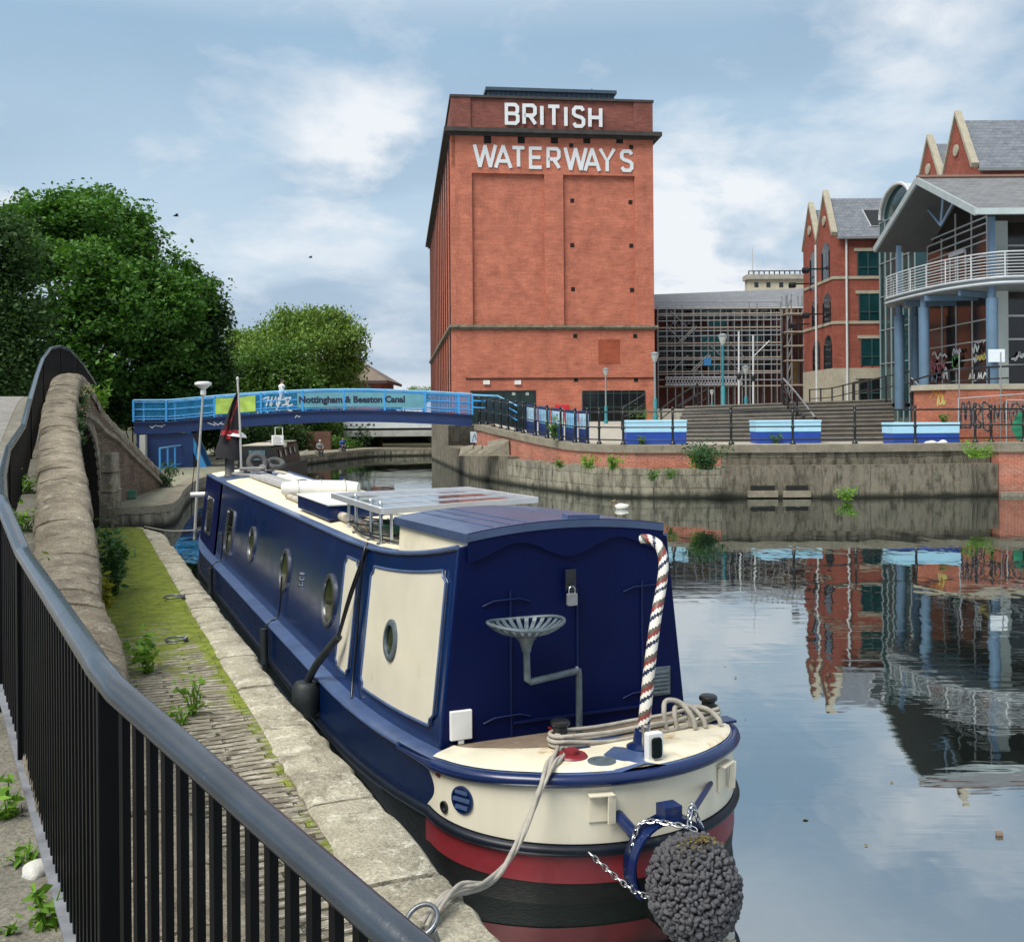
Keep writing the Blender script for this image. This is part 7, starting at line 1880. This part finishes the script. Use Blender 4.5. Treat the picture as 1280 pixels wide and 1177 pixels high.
for x0, x1, top, pm in ((640, 652, 1.2, 0), (655, 668.5, 1.2, 0), (670, 684, 1.2, 1), (686, 702, 1.2, 0), (703.5, 719, 1.2, 1), (720.5, 734, 1.2, 0)):
    a, b = rl_at(x0), rl_at(x1); n = Vector((.25, 1, 0)).normalized()*.45; za, zb2 = rz_(a), rz_(b)
    def hq(t0, t1, h0, h1, off): 
        A = a.lerp(b, t0)+n*off/.45*.45; B = a.lerp(b, t1)+n*off/.45*.45
        return [A+Vector((0, 0, lerp(za, zb2, t0)+h0))-O_, B+Vector((0, 0, lerp(za, zb2, t1)+h0))-O_, B+Vector((0, 0, lerp(za, zb2, t1)+h1))-O_, A+Vector((0, 0, lerp(za, zb2, t0)+h1))-O_]
    mb = MB(); q = hq(0, 1, -.05, top, 1.0); mb.add(q+[p+Vector((0, .05, 0)) for p in q], [(0, 1, 2, 3), (4, 5, 6, 7), (0, 1, 5, 4), (1, 2, 6, 5), (2, 3, 7, 6), (3, 0, 4, 7)]); bd = mb.build('board', HBL, hb_)
    mb = MB(); mb.add(hq(.06, .94, .52, 1.08, .985), [(0, 1, 2, 3)]); mb.build('poster', HBC if pm else HBW, bd)
    mb = MB()
    for k in range(6): mb.add(hq(.1+.14*k, .15+.14*k, .54, 1.06, .975), [(0, 1, 2, 3)])
    mb.build('stripe', HBW if pm else HBC, bd)
# lamps
LTE = plain('lamp_teal', (.02, .17, .20), .45, .15, 3); LGR = plain('lamp_grey', (.20, .24, .25), .45, .12, 3); LGL = plain('lamp_glass', (.50, .53, .53), .3, .1, 3)
for x, yb, yt, Y, lab, s_ in ((757.5, 527, 460, 68, 'slim street lamp standing before the glazed warehouse door', 1), (819, 522, 440, 58, 'street lamp at the right hand corner of the warehouse', 1.15), (904, 511, 417, 60, 'tallest street lamp with a teal base before the scaffolding', 1.3), (932.5, 512, 457, 61, 'short teal street lamp between the two white poles', 1.0), (890, 510, 487, 66, 'low street lamp under the lattice beam of the scaffolding', .7)):
    b = D(x, yb, Y); t_ = D(x, yt, Y); h = t_.z-b.z; o = thing('street_lamp', lab, 'street lamp', b, 0, 'street lamps on the plaza')
    mb = MB(); mb.lathe([(.13*s_, -.3), (.13*s_, .12), (.10*s_, .18), (.10*s_, h*.28), (.07*s_, h*.30)], (0, 0, 0), (0, 0, 1), 12); mb.build('lamp_base', LTE, o, smooth=40)
    mb = MB(); mb.lathe([(.055*s_, h*.29), (.05*s_, h-.5*s_)], (0, 0, 0), (0, 0, 1), 10); mb.build('lamp_shaft', LTE if s_ > 1.2 else LGR, o, smooth=40)
    mb = MB(); mb.lathe([(.05*s_, h-.5*s_), (.10*s_, h-.42*s_), (.19*s_, h-.12*s_)], (0, 0, 0), (0, 0, 1), 14); mb.build('lantern', LGL, o, smooth=40)
    mb = MB(); mb.lathe([(.21*s_, h-.12*s_), (.22*s_, h-.07*s_), (.08*s_, h), (.001, h+.02)], (0, 0, 0), (0, 0, 1), 14); mb.build('lamp_cap', LGR, o, smooth=40)
# handrails on the steps
def handrail(label, pts, drop, posts, r=.035, mat=IRONB, lower=True):
    P = [D(x, y, Y) for x, y, Y in pts]; o = thing('handrail', label, 'handrail', P[0]); Q_ = [p-P[0] for p in P]
    mb = MB(); mb.tube(smooth_line([tuple(p) for p in Q_], 3), r, 6); mb.build('rail', mat, o, smooth=60)
    if lower: mb = MB(); mb.tube(smooth_line([tuple(p-Vector((0, 0, drop*.5))) for p in Q_], 3), r*.8, 6); mb.build('rail', IRONB, o, smooth=60)
    for t in posts:
        i = min(int(t), len(Q_)-2); p = Q_[i].lerp(Q_[i+1], t-i); mb = MB(); mb.tube([p-Vector((0, 0, drop+.1)), p+Vector((0, 0, .04))], r*1.2, 6); mb.build('post', IRONB, o)
handrail('steel handrail sloping up the steps beside the brick plinth', [(1186, 516, 38.6), (1158, 491, 41), (1139, 472, 43.2)], 1.0, [0, .95, 2], .035, M['grey_metal'])
handrail('pale steel handrail climbing the steps behind the middle planter', [(1019, 522, 41.5), (996, 492, 45.5), (979, 473, 48.5)], 1.1, [0, 1, 2], .04, M['grey_metal'])
handrail('second handrail climbing the steps just left of the pale steel one', [(1004, 521, 43), (985, 492, 47), (977, 476, 50)], 1.0, [1, 2])
handrail('black handrail sloping up from the pavement left of the steps by the street lamp', [(824, 513, 52), (846, 496, 55), (872, 480, 58)], 1.0, [.1, 1, 2])
handrail('second black handrail sloping up left of the steps, lower one before the scaffolding', [(848, 509, 56), (868, 496, 58), (884, 486, 60)], 1.0, [.2, 1, 2])
handrail('black handrail rising in front of the glazed warehouse door', [(777, 509, 55), (789, 503, 57), (806, 492, 60)], 1.1, [0, .6, 2])
handrail('black railing along the top landing under the brick building windows', [(1012, 487, 58), (1040, 485, 57), (1068, 478, 55), (1085, 474, 53)], 1.0, [0, .5, 1, 1.5, 2, 3])
handrail('black ramp railing rising to the blue columns of the pavilion', [(1066, 480, 52), (1100, 472, 49), (1138, 464, 46.5)], 1.05, [0, .6, 1.2, 2])
handrail('black railing along the top of the brick plinth before the pavilion glass', [(1140, 476, 40.4), (1186, 463, 37.7), (1236, 459, 37.7), (1300, 456, 37.7)], .85, [0, .5, 1, 2])
# mesh fence panels by the plinth and a green sheet
def fencep(label, x0, x1, y0a, y0b, yb, Y):
    p = [D(x0, yb, Y), D(x1, yb-1, Y), D(x1, y0b, Y), D(x0, y0a, Y)]; O_ = p[0]; o = thing('mesh_fence', label, 'fence', O_, 0, 'mesh fence panels before the plinth'); mb = MB(); q = [a-O_ for a in p]
    for i in range(4): mb.tube([q[i], q[(i+1) % 4]], .022, 6)
    mb.build('fence_frame', plain('galvanised_frame', (.42, .44, .45), .4, .1, 4, metal=.5), o); mb = MB()
    for k in range(1, 14): mb.tube([q[0].lerp(q[1], k/14), q[3].lerp(q[2], k/14)], .006, 4)
    for k in range(1, 6): mb.tube([q[0].lerp(q[3], k/6), q[1].lerp(q[2], k/6)], .006, 4)
    mb.build('wire_mesh', plain('galvanised_wire', (.22, .23, .24), .5, .1, 4, metal=.4), o)
fencep('tall galvanised mesh fence panel standing before the graffitied plinth', 1198, 1281, 498, 492, 557, 36.9)
fencep('smaller mesh fence panel overlapping the green sheet', 1258, 1330, 500, 500, 556, 36.7)
o = thing('green_sheet', 'rumpled green plastic sheet hanging on the mesh fence', 'sheet', D(1275, 555, 36.6)); mb = MB(); rr = random.Random(9); rows = []
for i in range(9):
    t = i/8; x0 = lerp(-.30, -.05, abs(t-.45)*1.6); rows.append([(lerp(x0, .9, j/6), rr.uniform(-.06, .06), lerp(.15, 1.12, t)) for j in range(7)])
mb.grid(rows); mb.build('tarpaulin', plain('tarpaulin_green', (.012, .17, .09), .5, .25, 3), o, smooth=60)
# thin poles of the fence standing tall
for x in (1199, 1251):
    b = D(x, 556, 37.0); t_ = D(x, 440, 37.0); o = thing('fence_pole', 'thin grey pole rising in front of the plinth, %s' % ('nearer the corner' if x < 1220 else 'right under the white notice board'), 'pole', b); mb = MB(); mb.tube([(0, 0, 0), t_-b], .022, 6); mb.build('pole_shaft', M['grey_metal'], o)
# concrete blocks on the ledge below the footbridge end
for x, lab in ((583, 'leftmost stone block on the ledge under the footbridge end'), (594, 'second stone block on the ledge under the footbridge end'), (606, 'third stone block on the ledge under the footbridge end'), (622, 'largest stone block on the ledge, at the foot of the brick wall')):
    p = G(x, 569, 1.12); s_ = 1.5 if x > 615 else .9; mb = MB(); mb.add([(-.35*s_, -.3, 0), (.35*s_, -.3, 0), (.35*s_, .5, 0), (-.35*s_, .5, 0), (-.28*s_, -.2, .25*s_), (.33*s_, -.3, .42*s_), (.33*s_, .5, .5*s_), (-.28*s_, .5, .4*s_)], [(0, 1, 2, 3), (4, 5, 6, 7), (0, 1, 5, 4), (1, 2, 6, 5), (2, 3, 7, 6), (3, 0, 4, 7)]); tag(mb.build('stone_block', M['cop2'], loc=p, bevel=.03), lab, 'stone block', 'stone blocks on the ledge')
gp = thing('wall_poster', 'pale painted panel with blue graffiti under the end of the footbridge', 'poster', D(588, 553, 49.3)); mb = MB(); mb.box(0, .55, -.03, .0, 0, .52); mb.build('panel', plain('pale_poster', (.35, .42, .46), .7, .25, 6), gp); mb = MB(); stroke_mesh(mb, [rnd([(.1, .05), (.2, .4), (.3, .1), (.4, .45), (.45, .1)])], .05, (0, -.035, .0), (1, 0, 0), (0, 0, 1), .004); mb.build('graffiti', GC['blue'], gp)
# plants on the far quay
for k, (x, y, z, h, r, n, m, lab, cat) in enumerate(((693, 549, 1.9, .85, .32, 420, 'mid', 'tall green bush pushing through the quay railing', 'bush'), (735, 585, 1.0, .42, .42, 300, 'weed', 'yellow green weed on the ledge left of the leafy one', 'plant'), (766, 587, 1.0, .5, .36, 380, 'weed', 'leafy bright weed with yellow tips on the rubble wall ledge', 'plant'), (884, 586, 1.05, .8, .85, 1300, 'weed_dark', 'large dark green bush growing where brick and concrete walls meet', 'bush'), (872, 585, 1.05, .55, .5, 500, 'weed', 'bright green weed at the left foot of the large bush', 'plant'), (815, 600, .8, .35, .3, 160, 'mid', 'small weed growing from the rubble wall face', 'plant'), (838, 598, .8, .3, .3, 140, 'mid', 'weed in the rubble wall just left of the large bush', 'plant'), (700, 584, 1.0, .3, .3, 140, 'mid', 'low weed on the ledge below the tall railing bush', 'plant'),
        (1058, 625, .05, .4, .42, 260, 'weed', 'pale leafy water plant at the waterline beside the outlet slots', 'plant'), (1168, 607, .35, .5, .22, 140, 'weed', 'small green plant hanging on the concrete canal wall', 'plant'), (1226, 571, 1.35, .35, .7, 500, 'weed', 'grassy clump on the coping at the end of the concrete wall', 'plant'), (1066, 578, 1.1, .2, .3, 90, 'mid', 'small weed on the concrete ledge below the middle railing posts', 'plant'), (1150, 576, 1.1, .22, .5, 110, 'mid', 'thin weeds on the ledge below the plinth planter', 'plant'), (800, 520, 2.3, .35, 1.3, 260, 'mid', 'low shrub on the slope left of the steps', 'plant'))):
    p = G(x, y, z) if z < 2 else D(x, 521, 55)
    weed('bush' if cat == 'bush' else 'weed', lab, p, h, r, n, .11 if n < 900 else .13, LV[m], 80+k, cat=cat, stems=10 if n < 900 else 18)
# duck
dk = thing('duck', 'white and brown duck swimming below the far quay wall', 'duck', G(777, 636, 0), rad(185))
mb = MB(); mb.tube([(-.22, 0, .13), (-.17, 0, .09), (-.08, 0, .075), (.04, 0, .075), (.13, 0, .085), (.165, 0, .14), (.175, 0, .20), (.185, 0, .245), (.205, 0, .262), (.235, 0, .255)], [.01, .05, .085, .10, .085, .05, .036, .04, .042, .012], 12, mis=lambda i, j: 1 if i > 4 else (0 if 2 < j < 10 else 1)); mb.build('body', [plain('duck_white', (.6, .58, .52), .8, .1, 6), plain('duck_brown', (.10, .07, .05), .8, .3, 9)], dk, smooth=70)
mb = MB(); mb.tube([(.225, 0, .255), (.26, 0, .245), (.285, 0, .24)], [.018, .014, .008], 8); mb.build('bill', plain('duck_bill', (.35, .22, .05), .6), dk)
# birds in flight
for x, y, Y, lab in ((220, 270, 45, 'small dark bird flying over the big tree'), (388, 322, 60, 'tiny dark bird gliding left of the warehouse')):
    o = thing('bird', lab, 'bird', D(x, y, Y), .5); mb = MB(); mb.tube([(-.13, 0, 0), (-.05, 0, .01), (.05, 0, .01), (.12, 0, 0)], [.01, .035, .035, .012], 8)
    for s_ in (-1, 1): mb.add([(.06, 0, .02), (.08, s_*.14, .09), (.02, s_*.28, .05), (-.03, s_*.14, .075), (-.06, 0, .02), (.06, 0, .01), (.08, s_*.14, .08), (.02, s_*.28, .045), (-.03, s_*.14, .065), (-.06, 0, .01)], [(0, 1, 2, 3, 4), (5, 6, 7, 8, 9)])
    mb.build('body', M['dark_cloth'], o)

# ---------------------------------------------------------------- the far left: boat, people, bridge, building
nb2 = thing('dark_boat', 'dark narrowboat moored end on beyond the navy boat with a white board on its roof', 'narrowboat', (-10.8, 44, 0), rad(5))
DK = plain('boat_dark', (.008, .012, .016), .4, .3, 3); DK2 = plain('boat_dark_green', (.008, .010, .009), .5, .4, 3, dirt=((.05, .05, .045), .66, 3))
mb = MB(); out = [(-.55, -2.6), (0, -3.0), (.55, -2.6), (.98, -1.4), (1.02, 0), (1.02, 10), (-1.02, 10), (-1.02, 0), (-.98, -1.4)]
mb.grid([[(x, y, -.3) for x, y in out], [(x, y, .62+(.2 if y < -1 else 0)) for x, y in out]], close=True); mb.add([(x, y, .62+(.2 if y < -1 else 0)) for x, y in out], [tuple(range(9))]); mb.build('hull', DK, nb2)
mb = MB(); mb.prism([(-.86, .6), (.86, .6), (.68, 1.52), (.3, 1.6), (-.3, 1.6), (-.68, 1.52)], (0, 8.5, 0), (1, 0, 0), (0, 0, 1), 8.5); mb.build('cabin', DK2, nb2)
mb = MB(); mb.box(-.34, .34, -.03, -.005, 1.0, 1.42); mb.build('window', plain('pale_boat_window', (.10, .15, .18), .1, .4, 3), nb2)
mb = MB(); mb.box(-.66, .66, .1, 8.4, 1.602, 1.64); mb.build('roof', plain('boat_roof_pale', (.40, .37, .30), .7, .25, 2), nb2)
for y in (1.5, 3.2, 4.9, 6.6): mb = MB(); mb.beam((.80, y, 1.05), (.74, y, 1.4), .03, .5, up=(0, 1, 0)); mb.build('side_window', DKG, nb2)
o = thing('roof_board', 'white notice board standing on the dark boat roof under a small frame', 'sign', D(347, 556, 45)); mb = MB(); mb.box(-.26, .26, 0, .04, .0, .42); mb.build('board', M['white'], o); mb = MB(); 
for k in range(4): mb.box(-.2, .18-.05*(k % 2), -.012, -.001, .07+k*.085, .095+k*.085)
mb.build('marks', plain('board_marks', (.2, .2, .2), .6), o); mb = MB(); mb.tube([(-.1, 0, .42), (-.1, 0, .75), (.22, 0, .75), (.22, 0, .0)], .02, 6); mb.build('frame', M['white'], o)
rr = random.Random(14)
for k, (x, y, Y, c_, lab, cat) in enumerate(((337, 558, 46, 'white', 'small white pot on the dark boat roof left of the notice board', 'pot'), (356, 558.5, 47, 'cream', 'pale box on the dark boat roof right of the notice board', 'box'))):
    o = thing('flower_pot' if cat == 'pot' else 'roof_box', lab, cat, D(x, y, Y)); mb = MB(); mb.lathe([(.06, 0), (.10, .14), (.10, .17), (.07, .17)], (0, 0, 0), (0, 0, 1), 10); mb.build('pot', M[c_], o)
for k, (x, Y, lab, L_) in enumerate(((385, 54, 'cluttered grey workboat moored beyond the dark narrowboat', 5.0), (372, 52.5, 'small blue and white dinghy tied beside the grey workboat', 2.4))):
    p = G(x, 578 if k else 576, 0); o = thing('small_boat', lab, 'boat', p, rad(8)); mb = MB(); n = 12
    ou = [(.8*math.sin(math.pi*i/n)**.6*(1 if i < 99 else 1), -L_/2+L_*i/n) for i in range(n+1)]; pl2 = [(x_, y_) for x_, y_ in ou]+[(-x_, y_) for x_, y_ in reversed(ou[1:-1])]
    if k: pl2 = [(x_*.6, y_) for x_, y_ in pl2]
    mb.grid([[(x_*.8, y_*.95, -.1) for x_, y_ in pl2], [(x_, y_, .38) for x_, y_ in pl2], [(x_*.9, y_*.97, .38) for x_, y_ in pl2], [(x_*.8, y_*.9, .15) for x_, y_ in pl2]], close=True); mb.build('hull', plain('boat_hull_%d' % k, ((.2, .2, .19), (.06, .12, .3))[k], .6, .3, 3), o, smooth=50)
    mb = MB()
    for q in range(9 if not k else 2): mb.blob((rr.uniform(-.4, .4), rr.uniform(-L_*.35, L_*.35), .42), rr.uniform(.12, .3), rr.uniform(.15, .4), rr.uniform(.12, .3), 8, 5)
    mb.build('load', plain('boat_load_%d' % k, ((.22, .21, .19), (.5, .5, .5))[k], .8, .6, 3), o)
SIT = dict(hip=(0, 0, .46), waist=(.03, 0, .62), chest=(.10, 0, .84), neck=(.15, 0, 1.0), head=(.20, 0, 1.13), hipL=(0, .1, .46), kneeL=(.42, .13, .5), ankleL=(.40, .13, .08), hipR=(0, -.1, .46), kneeR=(.42, -.13, .5), ankleR=(.46, -.13, .08), shL=(.10, .19, .93), elL=(.22, .24, .68), wrL=(.40, .14, .60), shR=(.10, -.19, .93), elR=(.22, -.24, .68), wrR=(.40, -.14, .60))
for x, y, Y, top, hair, lab, sn in ((427.5, 564.5, 66, plain('blue_top', (.02, .06, .25), .8), HAIR, 'person in a blue top sitting at the edge of the far towpath', 'navy'), (399, 565.5, 60, plain('grey_top', (.25, .25, .26), .8), plain('white_cap', (.6, .6, .58), .8), 'person in grey with a white cap sitting near the grey workboat', 'grey')):
    p = D(x, y, Y); p.z = .55
    figure('person', lab, p, rad(-60), SIT, top, plain('dark_trousers', (.02, .022, .03), .8), hair).scale = (.75, .75, .75)
    o = thing('bollard_seat', 'low block seat under the person in %s at the waterside' % ('blue' if sn == 'navy' else 'grey'), 'seat', p, rad(-60)); mb = MB(); mb.box(-.16, .16, -.18, .18, 0, .25); mb.build('block', M['cop2'], o, bevel=.03)
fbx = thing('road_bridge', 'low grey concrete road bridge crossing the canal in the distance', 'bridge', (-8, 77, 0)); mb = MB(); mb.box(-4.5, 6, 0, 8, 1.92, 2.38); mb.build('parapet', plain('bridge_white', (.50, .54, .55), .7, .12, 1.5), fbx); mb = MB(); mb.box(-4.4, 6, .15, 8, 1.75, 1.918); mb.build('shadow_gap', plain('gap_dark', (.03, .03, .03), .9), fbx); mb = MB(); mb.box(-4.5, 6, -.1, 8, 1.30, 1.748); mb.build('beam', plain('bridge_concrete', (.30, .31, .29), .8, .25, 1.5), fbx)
for x in (-3.6, 4.8): mb = MB(); mb.box(x, x+1.0, .4, 8, -.2, 1.298); mb.build('pier', plain('pier_dark', (.06, .055, .05), .9, .3, 2), fbx)
mb = MB()
for k in range(5): mb.box(-4+k*.42, -3.85+k*.42, -.02, 0, 2.1, 2.25)
mb.build('mark', plain('mark_dark', (.05, .05, .06), .7), fbx)
dbk = brick('distant_brick', (.2, .07, .05), (.26, .1, .07), (.2, .12, .1)); ob = thing('office_building', 'brick office building with a brown tiled roof behind the pale green trees', 'building', (-24, 106, 0)); mb = MB(); mb.box(0, 10.6, 0, 12, 1, 6.4); mb.build('wall', dbk, ob)
mb = MB(); mb.add([(-.8, -.8, 6.4), (11.4, -.8, 6.4), (11.4, 12.8, 6.4), (-.8, 12.8, 6.4), (3, 6, 9.3), (7.4, 6, 9.0)], [(0, 1, 5, 4), (1, 2, 5), (2, 3, 4, 5), (3, 0, 4)]); mb.build('roof', slate('brown_tile', (.12, .095, .075), (.16, .13, .10)), ob); mb = MB(); mb.box(-.8, 11.4, -.85, -.78, 6.1, 6.4); mb.box(11.38, 11.45, -.8, 12.8, 6.1, 6.4); mb.build('fascia', plain('fascia_brown', (.05, .035, .03), .7), ob)
for k in range(8): mb = MB(); mb.box(4.2+k*.7, 4.72+k*.7, -.06, 0, 4.4, 5.95); mb.build('window', plain('office_glass', (.16, .22, .27), .15, .4, 1), ob)
mb = MB(); mb.box(-2.2, 2.2, 0, .4, 0, 1.3); tag(mb.build('low_wall', brick('garden_brick', (.10, .05, .035), (.14, .07, .05), (.1, .08, .06)), loc=(-14.6, 71, .5)), 'low brown brick wall beside the far towpath under the trees', 'wall')

# ---------------------------------------------------------------- trees
def tb(*l, Y=50): return [(tuple(D(x, y, Y+dy)), (rx*Y/F, rx*Y/F*1.0, rz*Y/F)) for x, y, rx, rz, dy in l]
tree('chestnut_tree', 'huge broad leaved green tree towering behind the old stone bridge', (-22.5, 55, .5), tb((70, 300, 62, 55, 0), (128, 295, 62, 46, -1), (178, 335, 50, 52, 0), (205, 392, 45, 55, -1), (95, 365, 75, 60, -3), (150, 425, 75, 55, -3), (70, 440, 75, 60, -3), (215, 460, 40, 45, 0), (120, 270, 38, 30, 1), (35, 285, 38, 35, 1), (110, 485, 60, 35, 0), Y=54), 95000, .27, LV['chestnut'], .46, seed=3, trunk_r=.5, per=90, fork=4.5)
tree('oak_tree', 'dark fine leaved tree at the photo edge left of the huge green one', (-21.5, 42, .5), tb((0, 320, 36, 48, 0), (-40, 330, 50, 60, 0), (5, 400, 40, 60, 0), (-30, 430, 60, 70, 0), (15, 470, 40, 35, 0), Y=41), 32000, .2, LV['dark'], .5, seed=4, trunk_r=.4, fork=4)
tree('alder_tree', 'dark loose topped tree standing right of the huge green one', (-17.5, 57, .5), tb((238, 358, 20, 24, 0), (256, 380, 20, 28, 0), (268, 410, 17, 30, 0), (250, 430, 30, 45, 0), (228, 470, 45, 45, 0), (262, 475, 26, 40, 0), Y=56), 22000, .25, LV['dark'], .34, seed=5, trunk_r=.25, fork=5)
tree('willow_tree', 'pale green willow with the highest crown behind the footbridge', (-16.5, 84, .5), tb((355, 415, 34, 24, 0), (395, 412, 38, 22, 0), (420, 430, 30, 28, 0), (438, 448, 16, 26, 0), (380, 445, 50, 38, -1), (425, 470, 24, 26, 0), (400, 480, 45, 28, 0), Y=84), 34000, .27, LV['willow'], .5, seed=6, trunk_r=.3, droop=.9, fork=4)
tree('willow_tree', 'pale yellow green tree between the dark trees and the tallest willow', (-21, 88, .5), tb((305, 432, 22, 18, 0), (300, 460, 24, 30, 0), (330, 440, 24, 30, 0), Y=88), 12000, .27, LV['willow'], .5, seed=7, trunk_r=.25, droop=.7, fork=4)
tree('ash_tree', 'mid green tree low behind the person on the footbridge', (-18, 74, .5), tb((345, 470, 38, 34, 0), (318, 480, 28, 32, 0), (375, 490, 30, 22, 0), (300, 490, 28, 25, 0), (350, 505, 45, 18, 0), Y=74), 20000, .26, LV['mid'], .5, seed=8, trunk_r=.22, fork=3)
# undergrowth along the far towpath, each clump a bush
for k, (x, y, rx, rz, Y, m, lab) in enumerate(((395, 535, 30, 18, 76, 'mid', 'bright green bush under the middle of the footbridge'), (430, 535, 28, 22, 80, 'mid', 'green bush left of the distant road bridge'), (452, 545, 12, 16, 78, 'dark', 'dark bush right against the end of the distant road bridge'), (352, 540, 30, 22, 70, 'dark', 'dark bush under the footbridge behind the dark narrowboat'), (310, 535, 30, 24, 66, 'dark', 'dark bush behind the flag under the footbridge'), (268, 535, 26, 26, 62, 'dark', 'dark bush right of the footbridge strut'), (225, 500, 40, 30, 60, 'dark', 'dark thicket directly behind the footbridge left end'), (165, 505, 36, 28, 56, 'dark', 'dark thicket between the bridge slope and the footbridge'), (120, 500, 40, 32, 52, 'dark', 'dark thicket behind the slope of the stone bridge'), (60, 470, 45, 40, 50, 'dark', 'dark thicket behind the top of the hump'), (15, 480, 40, 30, 46, 'dark', 'dark thicket behind the grey bridge road'), (415, 555, 22, 8, 74, 'mid', 'low green shrub behind the person in blue'), (475, 515, 26, 12, 118, 'mid', 'distant green bush seen through the footbridge railing'), (522, 492, 24, 9, 170, 'willow', 'faint far off tree just left of the warehouse'))):
    c = D(x, y, Y); tree('bush', lab, (c.x, c.y, .5), [(tuple(c), (rx*Y/F, 1.8, rz*Y/F)), (tuple(c+Vector((rx*Y/F*.5, .5, -rz*Y/F*.5))), (rx*Y/F*.6, 1.5, rz*Y/F*.6)), (tuple(c+Vector((-rx*Y/F*.5, .5, -rz*Y/F*.4))), (rx*Y/F*.6, 1.5, rz*Y/F*.6))], 5200 if rx > 20 else 2200, .23, LV[m], .4, cat='bush', seed=40+k, trunk_r=.08, fork=.6, fill=.4)

# ---------------------------------------------------------------- specks afloat
rng = np.random.default_rng(77)
p = np.stack([rng.uniform(1.5, 9, 70), rng.uniform(5.5, 26, 70), np.full(70, .006)], 1)
p = p[(p[:, 0]+.419*p[:, 1]) > 4.9]
o = leaf_mesh(p, .045, rng, plain('dead_leaf', (.12, .09, .04), .8, .5, 40), 'floating_leaves', None)
o['kind'] = 'stuff'; o['label'] = 'small dead leaves and specks floating on the canal'
for x, y, lab in ((1249, 1042, 'small brown block of driftwood floating on the open water'),):
    g = G(x, y, .01); mb = MB(); mb.box(-.022, .022, -.015, .015, -.01, .018); tag(mb.build('driftwood' if x > 1220 else 'scrap', M['wood'] if x > 1220 else M['white'], loc=g, bevel=.006), lab, 'driftwood' if x > 1220 else 'litter')

# leaf litter and grit on the near path
p = np.stack([rng.uniform(-2.9, -.9, 420), rng.uniform(2.2, 6.0, 420), np.zeros(420)], 1); keep = []
for q in p:
    w_, d_, n_ = WY(q[1]); off = (q[0]-w_[0])*n_[0]
    if off < -.42: keep.append((q[0], q[1], w_[3]+.008))
o = leaf_mesh(np.array(keep), .03, rng, plain('litter_leaf', (.17, .14, .08), .9, .6, 30), 'leaf_litter', None)
o['kind'] = 'stuff'; o['label'] = 'dead leaves and grit scattered on the path beside the railing'

# things of one kind share a group phrase
GRP = {'weed': 'weeds along the quay and paths', 'bush': 'bushes along the canal banks', 'handrail': 'handrails about the plaza steps', 'willow_tree': 'willows behind the footbridge', 'person': 'people by the canal',
       'mooring_ring': 'mooring rings on the quay', 'bird': 'birds in flight', 'small_boat': 'small boats beyond the footbridge', 'brick_building': 'gabled brick buildings', 'white_pole': 'white poles on the steps', 'fence_pole': 'thin poles before the plinth',
       'quay_wall': 'canal walls of the far bank', 'brick_wall': 'brick walls of the far bank', 'bollard_seat': 'seats at the far waterside', 'moss_tuft': 'grass tufts behind the railing', 'planter_plant': 'plants about the planters', 'railing': 'railings'}
for o in list(bpy.data.objects):
    st_ = o.name.split('.')[0]
    if o.parent is None and o.get('category') and not o.get('group') and st_ in GRP: o['group'] = GRP[st_]
